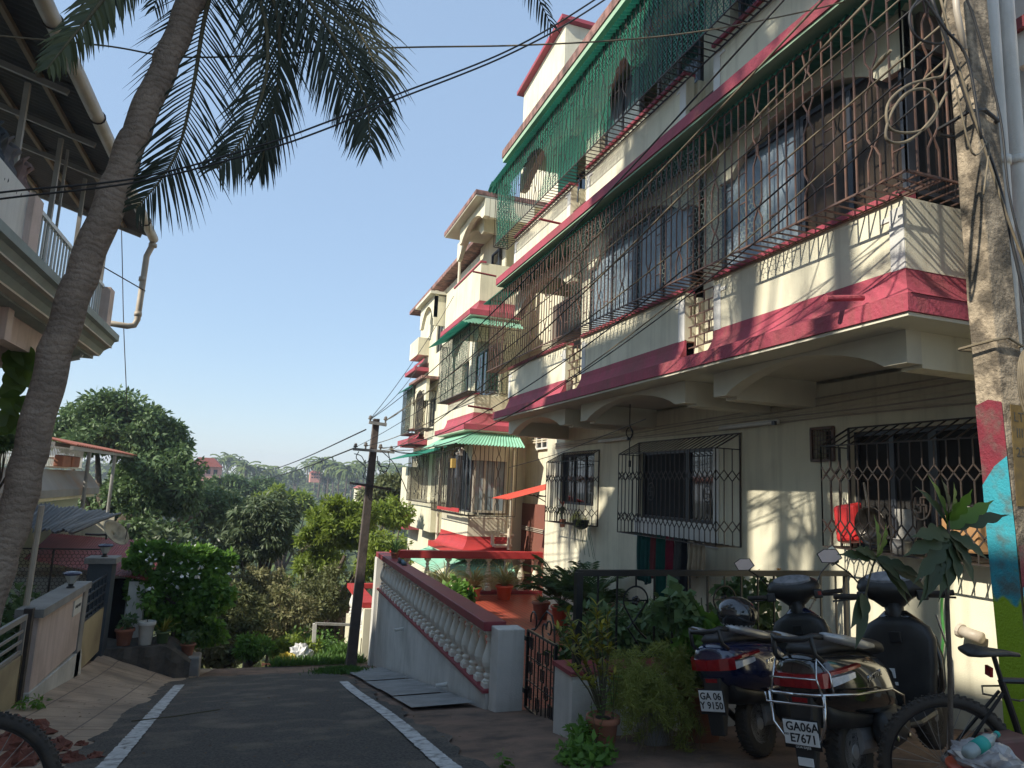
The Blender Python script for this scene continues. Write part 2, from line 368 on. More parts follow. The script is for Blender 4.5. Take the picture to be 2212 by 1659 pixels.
def cagebars(m, xo, y0, y1, z0, z1, s=.115, w=.014, ax='x', style=0):
    n = max(2, int(round((y1-y0)/s))); s = (y1-y0)/n
    def P(y, z): return (xo, y, z) if ax == 'x' else (y, xo, z)
    H = z1-z0; up = (1,0,0) if ax == 'x' else (0,1,0)
    for i in range(n+1):
        y = y0+i*s; k = i % 6
        if style == 1:       # chain of diamonds in two rows, straight bars between
            q = s*.5; zc = (z0+.2*H, z0+.72*H); h = .072; pts = []
            for a, b in ((z0, zc[0]-h), (zc[0]+h, zc[1]-h), (zc[1]+h, z1)): m.bar(P(y, a), P(y, b), w, w, up)
            for c in zc:
                for sg in (-1, 1):
                    if 0 <= y+sg*q-y0 <= y1-y0+1e-6:
                        for k_ in (-1, 1): m.bar(P(y, c+k_*h), P(y+sg*q, c), w, w, up)
            for yy_ in ((y0, y1) if i == 0 else ()): m.bar(P(yy_, z0), P(yy_, z1), w, w, up)
        elif k in (2, 3) and 0 < i < n:
            q = s*.42*(1 if k == 2 else -1); pts = [(0, z0), (0, z0+.14*H), (q, z0+.20*H), (0, z0+.26*H), (0, z0+.5*H), (q, z0+.56*H), (q, z0+.62*H), (0, z0+.68*H), (0, z0+.8*H), (q, z0+.86*H), (0, z1)]
        else: pts = [(0, z0), (0, z1)]
        for (a, za), (b, zb_) in zip(pts, pts[1:]): m.bar(P(y+a, za), P(y+b, zb_), w, w, up)
        if style == 0 and k in (0, 4) and i < n:
            for h in (.12, .36, .44, .74, .92) if k == 0 else (.3, .5, .82):
                m.bar(P(y, z0+h*H), P(y+s, z0+h*H), w*.8, w*.8, up)
    for z in (z0, z1): m.bar(P(y0, z), P(y1, z), w*1.3, w*1.3, up)
    return m
def cage(root, xo, xi, y0, y1, z0, z1, s=.115, mt=None, style=0, ends=(1,1), w=.014, bottom=True, name='window_grille', yend=None):
    m = MB(); cagebars(m, xo, y0, y1, z0, z1, s, w, 'x', style)
    if ends[0]: cagebars(m, y0, xo, yend or xi, z0, z1, s, w, 'y', style if style == 1 else 2)
    if ends[1]: cagebars(m, y1, xo, xi, z0, z1, s, w, 'y', style if style == 1 else 2)
    if bottom:
        n = int((y1-y0)/s)
        for i in range(n+1): y = y0+(y1-y0)*i/n; m.bar((xo, y, z0-.008), (xi, y, z0-.008), w, w)
        m.bar((xi-.01, y0, z0-.01), (xi-.01, y1, z0-.01), w*1.5)
        if yend:
            k = int((yend-xo)/s)
            for i in range(1, k): x = xo+(yend-xo)*i/k; m.bar((x, y0, z0-.008), (x, y0+.32, z0-.008), w, w)
    return m.build(name, mt or M['ironrust'], root, fix=False)
def hexnet(root, x, y0, y1, z0, z1, c=.075, w=.010, mt=None, hole=None, ax='x', name='wire_net'):
    ny_ = int((y1-y0)/c); nz_ = int((z1-z0)/(c*.86)); I, J = np.meshgrid(np.arange(ny_), np.arange(nz_), indexing='ij')
    cy = y0+(I+.5*(J % 2)+.5)*c; cz = z0+(J+.5)*c*.86; cy = cy.ravel(); cz = cz.ravel()
    if hole is not None: k = ~hole(cy, cz); cy, cz = cy[k], cz[k]
    r = c*.577; A = [(math.cos(math.radians(a))*r, math.sin(math.radians(a))*r) for a in (90, 30, -30, -90)]
    vs = []
    for (ay, az), (by, bz) in zip(A, A[1:]):
        dy, dz = by-ay, bz-az; L = math.hypot(dy, dz); py, pz = -dz/L*w/2, dy/L*w/2
        q = np.stack([np.stack([cy+ay+py, cz+az+pz], 1), np.stack([cy+by+py, cz+bz+pz], 1), np.stack([cy+by-py, cz+bz-pz], 1), np.stack([cy+ay-py, cz+az-pz], 1)], 1)
        vs.append(q.reshape(-1, 2))
    q = np.concatenate(vs); q[:, 0] = np.clip(q[:, 0], y0, y1); q[:, 1] = np.clip(q[:, 1], z0, z1)
    xx = x+.012*np.sin(q[:, 0]*3+q[:, 1]*5)
    P = np.stack([xx, q[:, 0], q[:, 1]], 1) if ax == 'x' else np.stack([q[:, 0], xx, q[:, 1]], 1)
    return raw(name, P, np.arange(len(P)).reshape(-1, 4), mt or M['greynet'], root)
def corr(root, xa, za, xb, zb_, y0, y1, mt, name='awning', wl=.085, amp=.016, nx_=3, taper=(0,0), jag=.0):
    "corrugated sheet, ridges running from (xa,za) outer to (xb,zb) inner, repeated along Y"
    n = int((y1-y0)/wl*6); rows = []
    for j in range(nx_+1):
        t = j/nx_; row = []
        for i in range(n+1):
            u = i/n; a = y0+taper[0]*t; b = y1-taper[1]*t; y = a+(b-a)*u
            row.append((xa+(xb-xa)*t+(jag*math.sin(u*n*.21)*(1-t)), y, za+(zb_-za)*t+amp*math.sin(2*math.pi*(y-y0)/wl)))
        rows.append(row)
    return MB().grid(rows).build(name, mt, root, smooth=True, fix=False)
def corrY(root, ya, za, yb, zb_, x0, x1, mt, name='awning', wl=.085, amp=.016, taper=(0,0)):
    n = int((x1-x0)/wl*6); rows = []
    for j in range(4):
        t = j/3; rows.append([(x0+taper[0]*t+(x1-x0-(taper[0]+taper[1])*t)*i/n, ya+(yb-ya)*t, za+(zb_-za)*t+amp*math.sin(2*math.pi*(x1-x0)*i/n/wl)) for i in range(n+1)])
    return MB().grid(rows).build(name, mt, root, smooth=True, fix=False)
def archbeam(root, x0, x1, y0, y1, zt, zs, zp, mt=None, n=18, flat=.22, name='arch_beam'):
    "valance: straight top zt, arched underside springing zs at the ends, peak zp"
    pts = [(y0, zt), (y0, zs), (y0+flat, zs)]
    for i in range(1, n): t = i/n; pts.append((y0+flat+(y1-y0-2*flat)*t, zs+(zp-zs)*math.sin(math.pi*t)**.75))
    pts += [(y1-flat, zs), (y1, zs), (y1, zt)]
    m = MB()
    vs = []; fs = []
    for i in range(len(pts)-1):
        (a, za), (b, zb_) = pts[i], pts[i+1]
        if b-a < 1e-6: continue
        m.add([(x0,a,za),(x0,b,zb_),(x0,b,zt),(x0,a,zt),(x1,a,za),(x1,b,zb_),(x1,b,zt),(x1,a,zt)], [(0,1,2,3),(7,6,5,4),(0,4,5,1),(2,6,7,3)])
    m.add([(x0,y0,zs),(x1,y0,zs),(x1,y0,zt),(x0,y0,zt),(x0,y1,zs),(x1,y1,zs),(x1,y1,zt),(x0,y1,zt)], [(0,1,2,3),(7,6,5,4)])
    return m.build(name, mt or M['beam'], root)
A = thing('apartment_building', 'cream three storey apartment block with rose ledges, caged balconies and green awnings along the lane', 'building', (6, 9, -2.5))
W1 = (12.24,13.86,-.25,.78); W2 = (8.42,10.5,-.37,.72); W3 = (4.2,5.95,-.45,.78); VN = (6.17,6.5,.49,.84)
m = MB(); wallX(m, 6.0, 6.2, 1.6, 14.65, -3.2, 1.36, [W1, W2, W3, VN])
m.box(6.2, 7.6, 14.45, 14.65, -3.2, 7.06); m.build('ground_floor_wall', M['cream'], A)
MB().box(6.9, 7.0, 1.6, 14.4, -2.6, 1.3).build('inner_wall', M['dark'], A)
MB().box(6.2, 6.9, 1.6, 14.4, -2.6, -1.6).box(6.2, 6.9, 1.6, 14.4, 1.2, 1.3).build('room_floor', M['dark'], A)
window(A, 6.06, *W1[:2], W1[2], W1[3], 3); window(A, 6.06, 8.42, 9.15, W2[2], W2[3], 1)
window(A, 6.06, 9.16, 10.5, W2[2], W2[3], 1, glass=M['dark']); window(A, 6.06, 4.2, 5.0, W3[2], W3[3], 1, glass=M['dark']); window(A, 6.06, 5.0, 5.95, W3[2], W3[3], 2, glass=M['dark'])
MB().box(5.985, 5.998, 8.30, 10.62, W2[2]-.32, W2[2]).box(5.985, 5.998, 8.28, 8.41, W2[2], W2[3]).build('window_surround', M['white'], A)
# ground-floor window cages
def gcage(y0, y1, z0, z1, xo=5.6):
    m = MB(); cagebars(m, xo, y0, y1, z0, z1, .125, .0105, 'x', 1)
    for yy in (y0, y1): cagebars(m, yy, xo, 5.99, z0, z1, .13, .0105, 'y', 1)
    n = int((y1-y0)/.125)
    for i in range(n+1):
        y = y0+(y1-y0)*i/n; m.bar((xo, y, z1), (5.99, y, z1+.22), .012); m.bar((xo, y, z0), (5.99, y, z0), .012)
    m.bar((5.985, y0, z1+.22), (5.985, y1, z1+.22), .016)
    for yy in (y0, y1): m.bar((xo, yy, z1), (5.99, yy, z1+.22), .016); m.bar((5.985, yy, z0), (5.985, yy, z1+.22), .018)
    return m
def emblem(m, y, z, x=5.585):
    pts = [(x, y+.10*math.cos(a), z+.13*math.sin(a)) for a in np.linspace(0, 2*math.pi, 25)]
    for a, b in zip(pts, pts[1:]): m.bar(a, b, .012)
    q = .055; Y = lambda u: y-u     # seen from the lane +u is to the viewer's right
    for (a, b), (c, d) in (((0,-q),(0,q)), ((-q,0),(q,0)), ((0,q),(q,q)), ((q,0),(q,-q)), ((0,-q),(-q,-q)), ((-q,0),(-q,q))):
        m.bar((x, Y(a), z+b*1.2), (x, Y(c), z+d*1.2), .012)
gcage(12.02, 13.7, -.62, .60).build('window_grille', M['iron'], A, fix=False)
m = gcage(7.81, 10.5, -.62, .66); emblem(m, 9.42, 0.06); m.build('window_grille', M['iron'], A, fix=False)
m = gcage(4.0, 5.95, -.45, .60); emblem(m, 4.75, 0.02); m.build('window_grille', M['iron'], A, fix=False)
m = MB()
for i in range(7): m.bar((5.99, 6.19+i*.045, .5), (5.99, 6.19+i*.045, .83), .006); m.bar((5.99, 6.18, .51+i*.05), (5.99, 6.49, .51+i*.05), .006)
m.bar((5.985,6.16,.48),(5.985,6.51,.48),.03).bar((5.985,6.16,.85),(5.985,6.51,.85),.03).bar((5.985,6.17,.48),(5.985,6.17,.85),.03).bar((5.985,6.5,.48),(5.985,6.5,.85),.03)
m.build('exhaust_vent', M['ironrust'], A)
# ceiling beams with arches
for a, b in ((4.08,6.62), (7.19,10.17), (10.8,13.71)):
    archbeam(A, 4.72, 4.88, a, b, 1.40, 1.13, 1.37)
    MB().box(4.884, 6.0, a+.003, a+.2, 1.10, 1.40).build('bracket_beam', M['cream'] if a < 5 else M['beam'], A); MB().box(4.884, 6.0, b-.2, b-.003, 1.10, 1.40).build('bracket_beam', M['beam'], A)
SEG = [(4.03,6.58), (7.17,10.14), (10.79,13.77)]
ledge(A, 4.36, 4.7, 3.74, 13.72, 1.43, segs=[(4.03+.01,6.58), (7.17,10.14), (10.79,13.715)])
ledge(A, 4.22, 4.7, 3.55, 13.5, 4.225, skirt=False, soff=M['greenpaint'])
# parapets and their white edging, rose coping
for lv, (zb0, zt0) in enumerate(((1.892, 2.5), (4.366, 5.42))):
    for i, (a, b) in enumerate(SEG):
        m = MB(); wallX(m, 4.7, 4.82, a, b, zb0, zt0)
        if i == 0: m.box(4.82, 6.2, a, a+.12, zb0, zt0)
        else: m.box(4.82, 5.9, a, a+.1, zb0, zt0-.3)
        if i == 2: m.box(4.82, 6.0, b-.12, b, zb0, zt0)
        m.build('parapet', M['cream'], A)
        for y, w_ in (((b-.13, b-.003), (b-.22, b-.13)), ((a+.003, a+.14), (a+.14, a+.22))):
            m = MB().box(4.69, 4.699, y[0], y[1], zb0, zt0-.08); m.box(4.69, 4.699, w_[0], w_[1], zt0-.17, zt0-.13); m.build('parapet_edging', M['white'], A)
        m = MB().box(4.66, 4.84, a+.004, b-.004, zt0+.002, zt0+.05); m.build('coping', M['pink'], A)
    # small infill grilles in the gaps
    for (a, b) in ((6.6, 7.15), (10.16, 10.77)):
        m = MB()
        for k in range(6): m.bar((4.74, a, zb0-.1+k*.13), (4.74, b, zb0-.1+k*.13), .014)
        for r in range(5):
            for q in range(3): y = a+(q+.25+.5*(r % 2))*(b-a)/3; m.bar((4.74, y, zb0-.1+r*.13), (4.74, y, zb0+.03+r*.13), .014)
        m.build('gap_grille', M['ironrust'], A, fix=False)
        MB().box(4.86, 5.9, b-.02, b+.08, zb0-.3, zt0-.05).build('gap_wall', M['cream'], A)
# balcony rooms level 1
for lv, z0 in ((1, 2.555), (2, 5.475)):
    zc = 4.19 if lv == 1 else 7.03
    for i, (a, b) in enumerate(SEG):
        archbeam(A, 4.76, 4.9, a, b, zc-.01, 3.66+2.84*(lv-1), 4.06+2.84*(lv-1), M['cream'], name='arch_valance')
        if i < 2 or lv == 2:
            pass
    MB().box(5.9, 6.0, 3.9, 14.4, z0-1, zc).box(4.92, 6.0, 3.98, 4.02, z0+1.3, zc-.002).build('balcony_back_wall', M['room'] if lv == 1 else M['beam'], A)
    MB().box(4.95, 5.9, 6.6, 7.15, z0-1, zc-.002).build('dividing_wall', M['cream'], A); MB().box(4.95, 5.9, 10.2, 10.75, z0-1, zc-.002).build('dividing_wall', M['cream'], A)
zt = 3.86
window(A, 4.80, 4.05, 5.28, 2.56, zt, 2, glass=mat('brown_tinted_glass', (.055,.040,.028), (.03,.024,.018), 1, .5, spec=.2))
window(A, 4.80, 5.29, 6.57, 2.56, zt, 1, glass=M['glasslite'])
window(A, 4.80, 7.19, 8.6, 2.56, zt, 2, glass=M['glasslite']); window(A, 4.80, 8.61, 10.12, 2.56, zt, 2, glass=M['glasslite'])
window(A, 4.04, 4.86, 5.85, 2.56, zt, 1, ax='y')
MB().box(4.78, 4.85, 4.03, 4.10, 2.56, 4.35).build('corner_post', M['alu'], A)
window(A, 5.86, 11.2, 11.9, 2.6, 3.9, 1); 
for a, b, g in ((4.1,6.5,'glass'), (7.3,8.4,'glass'), (8.9,10.1,'glasslite')): window(A, 5.0, a, b, 5.5, 6.75, 2, glass=M[g])
window(A, 5.82, 12.3, 13.6, 5.0, 6.8, 2)
MB().box(4.98, 5.0, 11.2, 12.1, 5.5, 6.8).build('hanging_cloth', M['cgreen'], A)
# cages above the parapets
g1 = cage(A, 4.36, 4.69, 3.70, 14.3, 2.51, 4.12, .117, M['ironrust'], yend=5.95, w=.013)
g2 = cage(A, 4.36, 4.69, 3.70, 14.25, 5.34, 6.95, .117, M['iron'], yend=5.95, w=.011)
hexnet(A, 4.38, 5.16, 10.0, 2.54, 4.1, .06, .0065, M['greynet'], hole=lambda y, z: (y < 6.4)&(z > 2.9+.62*(y-5.1)))
hexnet(A, 4.38, 3.8, 14.2, 5.36, 6.9, .052, .0155, M['greennet'], hole=lambda y, z: (((y-12.1)/.85)**2+((z-5.95)/.62)**2 < 1)|(((y-8.35)/.32)**2+((z-5.8)/.5)**2 < 1))
hexnet(A, 14.24, 4.38, 4.68, 5.36, 6.9, .072, .016, M['greennet'], ax='y')
hexnet(A, 3.72, 4.38, 5.9, 5.36, 6.9, .072, .016, M['greennet'], ax='y')
corr(A, 4.33, 4.125, 4.72, 4.17, 3.5, 14.75, M['greensheet']); corr(A, 4.25, 6.84, 4.72, 6.95, 3.4, 14.45, M['greensheet'])
corrY(A, 14.75, 6.83, 14.46, 6.96, 4.3, 4.8, M['greensheet'], 'awning_end')
# roof slab with dirty fascia, stair tower
MB().box(4.22, 9.5, 3.4, 13.5, 7.07, 7.24).build('roof_slab', M['pinkold'], A)
MB().box(4.24, 6.2, 3.42, 13.48, 6.97, 7.066).build('roof_underside', M['greenpaint'], A)
MB().box(6.0, 9.0, 1.6, 13.4, 6.8, 7.035).build('upper_wall', M['cream'], A)
# upper end wall and main wall above ground floor, near end
MB().box(6.21, 6.4, 3.0, 14.44, 1.4, 7.0).build('main_wall', M['cream'], A)
m = MB().tube([(4.16,4.33,1.64),(4.55,4.33,1.70)], .026, 10); 
m.build('drain_spout', M['pink'], A)
for p, q in (((4.05,10.65,4.62),(4.5,10.65,4.6)), ((3.95,14.4,4.75),(4.5,14.4,4.72)), ((3.95,14.2,1.72),(4.5,14.2,1.68))): MB().tube([p, q], .022, 8).build('drain_spout', M['maroon'], A)
T = thing('stair_tower', 'cream rooftop tower with rose edged gable above the apartment roof', 'tower', (8, 15, 7.5))

def c1(a, b, x): return PX((1800+a/1.508)/1.736, b/1.508/1.736, x)
pA = c1(250, 520, 6.8); pB = c1(485, 130, 6.8); pD = c1(250, 700, 6.8)
m = MB(); yf, yn = pA.y, pB.y; zt_ = pB.z; ze = pA.z
m.prism([(yf, 7.4), (yf, ze), (yn, zt_), (yn, 7.4)], 'x', 6.8, 9.4); m.build('wall', M['cream'], T)
m = MB()
m.add([(6.62,yf+.2,ze-.06),(6.62,yn-.15,zt_+.03),(9.6,yn-.15,zt_+.03),(9.6,yf+.2,ze-.06),(6.62,yf+.2,ze+.06),(6.62,yn-.15,zt_+.14),(9.6,yn-.15,zt_+.14),(9.6,yf+.2,ze+.06)],
  [(0,3,2,1),(4,5,6,7),(0,1,5,4),(1,2,6,5),(2,3,7,6),(3,0,4,7)]); m.build('roof_slab', M['pink'], T)
# ---------------- conduits and tube lights on the near wall ----------------
for i, (z, za) in enumerate(((1.24,1.05),(1.21,1.03),(1.16,1.01),(1.10,.99),(1.05,.97),(1.0,.96),(.96,.95))):
    pts = [(5.985-.004*(i % 2), y, z+(za-z)*min(1, max(0, (y-4)/9))+.012*math.sin(y*1.3+i)) for y in np.arange(2.2, 14.6, .5)]
    MB().tube(pts, .010, 5).build('conduit', M['pvcw'] if i % 2 else M['pvc'], A)
for (a, b) in ((10.72, 11.95), (7.02, 8.2)):
    t = thing('tube_light', 'unlit white tube light fixed above the '+('middle barred' if a > 9 else 'right hand barred')+' window under the balcony', 'light', (5.9, a, .95), 'tube lights on the ground floor wall')
    MB().box(5.93, 5.975, a, b, .95, 1.0).build('housing', M['whitemetal'], t); MB().tube([(5.90, a+.05, .955), (5.90, b-.05, .955)], .014, 8).build('tube', M['white'], t)
    MB().box(5.89, 5.93, a, a+.05, .93, .98).build('end_cap', M['alu'], t)
m = MB().tube([(5.3,9.6,1.40),(5.3,9.6,1.08),(5.32,9.55,.95),(5.3,9.6,.8),(5.3,9.58,.52)], .008, 5).tube([(5.3+.06*math.cos(a), 9.6+.0*a, .95+.08*math.sin(a)) for a in np.linspace(0, 6.2, 14)], .008, 5).tube([(5.3,9.58,.52),(5.3,9.58,.42)], .02, 8)
tag(m.build('hanging_cable', M['cable']), 'black cable with a socket hanging from the balcony ceiling by the middle window', 'cable')
# ---------------- far wing of bays ----------------
B = thing('apartment_wing', 'far wing of the apartment block with stacked caged bay balconies and corrugated green awnings', 'building', (5.5, 18.5, -3))
m = MB(); wallX(m, 5.7, 6.0, 17.9, 24.2, -6, 7.2, [(20.6,21.4,-.2,.9),(20.6,21.4,2.6,3.9),(20.7,21.5,5.6,6.6)])
m.box(6.0, 9.0, 17.9, 18.1, -6, 7.2); m.build('wall', M['cream'], B)
for z0, z1 in ((-.2,.9),(2.6,3.9),(5.6,6.6)): window(B, 5.76, 20.6, 21.45, z0, z1, 2)
wallX(MB(), 6.7, 6.8, 14.65, 17.9, -6, 7.2, []).build('recess_wall', M['cream'], B)
MB().box(6.3, 6.69, 17.2, 17.89, 1.9, 2.4).build('window_hood', M['white'], B)
window(B, 6.62, 16.2, 17.0, 1.05, 1.45, 2, frame=M['white'])
MB().box(6.64, 6.69, 14.9, 17.88, -2.5, -.35).build('maroon_panel', mat('brown_red_panel', (.22,.09,.065), (.2,.08,.06), 1, .6), B)
for z in (-.98, -1.02, -1.06): MB().tube([(6.62, 14.9, z), (6.62, 17.8, z+.03)], .012, 6).build('conduit', M['pvc'], B)
for z in (1.30, 1.24): MB().tube([(6.64, 14.9, z), (6.64, 17.8, z)], .02, 6).build('conduit', M['pvcw'], B)
YN, YF, XF = 17.12, 19.9, 4.92
for k, zl_ in enumerate((-1.68, 1.45, 4.42)):
    red = k == 0; mt = M['red'] if red else M['pink']
    ledge(B, 4.59, XF, YN-.33, YF+.1, zl_, mt=mt, segs=[(YN, YF)])
    zp = zl_+.475; zt_ = zl_+(.94 if k else 1.0)
    if k == 2: zt_ = 5.93
    m = MB(); wallX(m, XF, XF+.12, YN, YF, zp, zt_); m.box(XF+.12, 6.0, YN, YN+.12, zp, zt_).box(XF+.12, 5.7, YF-.12, YF, zp, zt_); m.build('parapet', M['cream'], B)
    MB().box(XF-.03, XF+.14, YN-.02, YF, zt_+.002, zt_+.05).build('coping', mt if k else M['cream'], B)
    ztop = zl_+2.93
    archbeam(B, XF+.02, XF+.14, YN, YF, ztop, ztop-.55, ztop-.16, M['cream'])
    m = MB().box(XF+.145, 6.0, YN+.0, YN+.12, ztop-.55, ztop-.003); m.build('bracket_beam', M['cream'], B)
    MB().box(5.65, 5.69, YN+.2, YF-.1, zl_+.2, ztop).build('balcony_back_wall', M['cream'], B)
MB().box(XF+.3, 5.6, YN+1.0, YN+1.05, -.6, 1.2).build('inner_partition', M['cream'], B)
# windows inside the lowest bay
window(B, 17.28, 5.05, 5.95, -.62, 1.0, 3, frame=M['aluw'], glass=M['glasslite'], ax='y', fw=.06)
window(B, 5.0, 17.35, 18.5, -.62, 1.0, 3, frame=M['alu'], glass=M['glass']); window(B, 5.0, 18.6, 19.8, -.62, 1.0, 2, frame=M['alu'])
window(B, 17.4, 5.35, 5.75, 2.55, 3.7, 1, frame=M['alu'], ax='y'); window(B, 5.6, 17.6, 19.5, 2.55, 3.9, 3)
window(B, 5.55, 17.6, 18.3, 5.5, 6.6, 1); window(B, 5.55, 18.5, 19.3, 5.5, 6.4, 1)
MB().box(4.60, 4.615, 17.6, 19.2, -.62, -.54).box(4.60, 4.615, 16.9, 17.6, -.62, -.52).build('red_board', M['red'], B)
cage(B, 4.62, 4.91, 16.80, 20.0, -.68, 1.12, .11, M['iron'], style=0, yend=6.05, w=.014)
cage(B, 4.62, 4.91, 16.80, 20.0, 2.42, 4.12, .11, M['iron'], style=0, yend=6.0, w=.014)
hexnet(B, 4.64, 16.9, 19.9, 2.45, 4.1, .08, .012, M['greennet']); hexnet(B, 16.84, 4.66, 5.9, 2.45, 4.1, .08, .006, M['greennet'], ax='y')
corr(B, 4.30, 1.06, 4.88, 1.40, 16.45, 20.4, M['palesheet'], taper=(.45,0)); corrY(B, 16.40, 1.05, 16.95, 1.39, 4.30, 6.1, M['palesheet'], taper=(.5,0))
corr(B, 4.32, 4.12, 4.88, 4.38, 16.5, 20.3, M['greensheet'], taper=(.45,0)); corrY(B, 16.45, 4.1, 16.95, 4.37, 4.32, 6.0, M['palesheet'], taper=(.5,0))
corr(B, 4.05, -2.05, 4.9, -1.72, 16.9, 20.6, M['palesheet']); corrY(B, 16.6, -2.12, 17.1, -1.75, 4.1, 6.1, M['palesheet'], taper=(.6,0))
MB().box(4.36, 6.4, 15.98, 19.3, 7.30, 7.42).build('roof_slab', M['pinkold'], B)
MB().box(4.38, 6.2, 16.0, 19.28, 7.26, 7.296).build('roof_underside', M['beam'], B)
MB().box(5.3, 9, 19.3, 29.3, 7.30, 7.44).build('roof_slab', M['pinkold'], B)
archbeam(B, 4.62, 4.75, 16.0, 18.4, 7.255, 6.78, 7.1, M['cream']); MB().box(4.76, 5.95, 16.0, 16.12, 6.76, 7.253).build('bracket_beam', M['cream'], B)
MB().tube([(5.3,16.9,7.25),(5.3,16.9,7.02)], .008, 5).lathe([(.0,-.12),(.035,-.09),(.03,-.03),(.015,0)], (5.3,16.9,7.02), 10).build('bulb_holder', M['steel'], B)
for z0, x, y, z1 in ((-6, 6.02, 17.02, 1.0), (-6, 4.86, 20.1, 1.4), (1.6, 5.1, 20.15, 7.0)): MB().tube([(x, y, z0), (x, y, z1)], .045, 10).build('drain_pipe', M['pvcw'], B)
m = MB().tube([(5.55,17.0,-1.15),(5.55,17.0,-1.38),(5.62,16.95,-1.42),(6.05,16.95,-1.42)], .05, 10).tube([(5.75,17.0,-1.12),(6.1,16.95,-1.15)], .04, 10).tube([(5.95,16.9,-.98),(5.95,16.9,-1.5)], .045, 10)
for x in (5.6,5.75,5.95): m.lathe([(.065,0),(.065,.05)], (x,16.95,-1.44), 12)
m.build('waste_pipes', M['pvcw'], B, smooth=False)
MB().tube([(4.95,17.0,-.8),(5.0,16.98,-.74),(5.8,16.98,-.74),(5.85,16.98,-.8),(5.85,16.98,-1.1)], .02, 8).build('water_pipe', M['pvcw'], B)
m = MB().box(4.5, 4.62, 17.45, 17.6, .48, .72); m.build('letter_box', mat('yellow_enamel', (.45,.30,.08)), B, bevel=.01)
m = MB().box(4.52, 4.60, 16.78, 16.88, .78, .95).tube([(4.5,16.84,.84),(4.44,16.80,.82)], .03, 8); m.build('wall_meter', M['steel'], B)
# third block further down
C = thing('apartment_block', 'farthest cream apartment block with small caged windows, hooded balconies and rose sills', 'building', (5.6, 26, -6))
m = MB(); wallX(m, 5.75, 6.0, 24.3, 28.8, -8, 7.28, [(24.7,25.7,5.0,6.3),(25.3,26.3,2.2,3.3)]); m.build('wall', M['cream'], C)
window(C, 5.8, 24.7, 25.7, 5.0, 6.3, 2); window(C, 5.8, 25.3, 26.3, 2.2, 3.3, 2)
for k, z in enumerate((-1.9, 1.3, 4.25)):
    MB().box(5.3, 5.75, 26.9, 28.6, z+.9, z+2.6 if k < 2 else z+1.6).build('bay', M['cream'], C)
    m = MB().grid([[(5.55-.35*t, y, z+.75-.38*t**.5) for y in (26.7, 28.8)] for t in np.linspace(0,1,6)]).box(5.18, 5.75, 26.7, 28.8, z+.22, z+.37); m.build('sill', M['pink'], C)
archbeam(C, 5.30, 5.42, 24.3, 26.8, 7.1, 6.1, 6.75, M['cream']); MB().box(5.1, 5.75, 24.2, 26.9, 6.95, 7.05).build('window_hood', M['beam'], C)
MB().box(5.3, 5.74, 24.3, 24.42, 5.8, 6.9).build('hood_bracket', M['cream'], C)
archbeam(C, 5.30, 5.42, 24.9, 27.2, 3.9, 3.1, 3.6, M['cream']); MB().box(5.1, 5.75, 24.8, 27.3, 3.9, 4.0).build('window_hood', M['pinkold'], C)
cage(C, 5.15, 5.74, 26.9, 28.6, 2.0, 3.9, .16, M['iron'], w=.02); hexnet(C, 5.17, 26.95, 28.55, 2.05, 3.85, .1, .02, M['greennet']); corr(C, 4.95, 3.75, 5.6, 4.15, 26.8, 28.9, M['greensheet'])
cage(C, 5.3, 5.74, 25.2, 26.5, 2.1, 3.5, .14, M['iron'], w=.02)
cage(C, 5.05, 5.74, 22.6, 26.0, -.55, 1.1, .15, M['iron'], w=.018); corr(C, 4.55, .95, 5.7, 1.35, 21.8, 27.6, M['greensheet'])
MB().box(5.25, 5.75, 22.7, 26.0, -1.5, -.5).build('parapet', M['cream'], C)
MB().box(5.0, 5.75, 26.2, 28.4, 1.55, 1.75).build('sill', M['pink'], C)
# ---------------- small red awning ----------------
R_ = thing('door_awning', 'small red corrugated awning on scrolled iron brackets over the side passage', 'awning', (5.9, 15.0, -.3))
corrY(R_, 14.6, .12, 14.6, .12, 0, .01, M['red'], 'x') if False else None
m = MB(); n = 60; rows = []
for j in range(3): t = j/2; rows.append([(5.15+.0*t+ (6.5-5.15)*t, 14.75+1.2*i/n, -.22+.38*t+.014*math.sin(2*math.pi*i/n*13)) for i in range(n+1)])
# ridges run along X
m.grid(rows).build('red_sheet', mat('red_corrugated_sheet', (.62,.09,.06), (.5,.07,.05), 3, .5), R_, smooth=True, fix=False)
m = MB()
for y in (14.95, 15.7): m.tube([(6.6,y,-.12),(6.2,y,-.14),(5.9,y,-.1)], .012, 6).tube([(6.6,y,-.45),(6.5,y,-.3),(6.3,y,-.2),(6.1,y,-.1)], .012, 6)
m.build('bracket', M['black'], R_)
# ---------------- terrace balustrade ----------------
def baluster_mesh(parent, p, h, r=.062):
    x, y, z = p
    m = MB().box(x-.07, x+.07, y-.07, y+.07, z, z+.055*h/.66).box(x-.065, x+.065, y-.065, y+.065, z+h-.05, z+h)
    q = h/.66
    m.lathe([(.062,.055*q),(.066,.08*q),(.040,.095*q),(.058,.12*q),(.062,.14*q),(.036,.165*q),(.046,.18*q),(.078,.24*q),(.086,.285*q),(.078,.34*q),(.056,.42*q),(.036,.49*q),(.028,.52*q),(.048,.53*q),(.048,.55*q),(.028,.565*q),(.040,.59*q),(.060,.612*q)], (x, y, z), 18)
    return m
M['balu'] = mat('ivory_balusters', (.72,.70,.62), (.64,.62,.54), 3, .7, dirt=(.38,.35,.28), damt=.35)
T1 = thing('balustrade', 'long white balustrade with maroon handrail on a solid wall beside the sloping lane', 'balustrade', (2.73, 12, -3.3))
MB().prism([(8.15,-2.70),(8.15,-2.37),(16.3,-2.37),(16.3,-4.3)], 'x', 2.66, 2.82).build('base_wall', M['wallwhite'], T1)
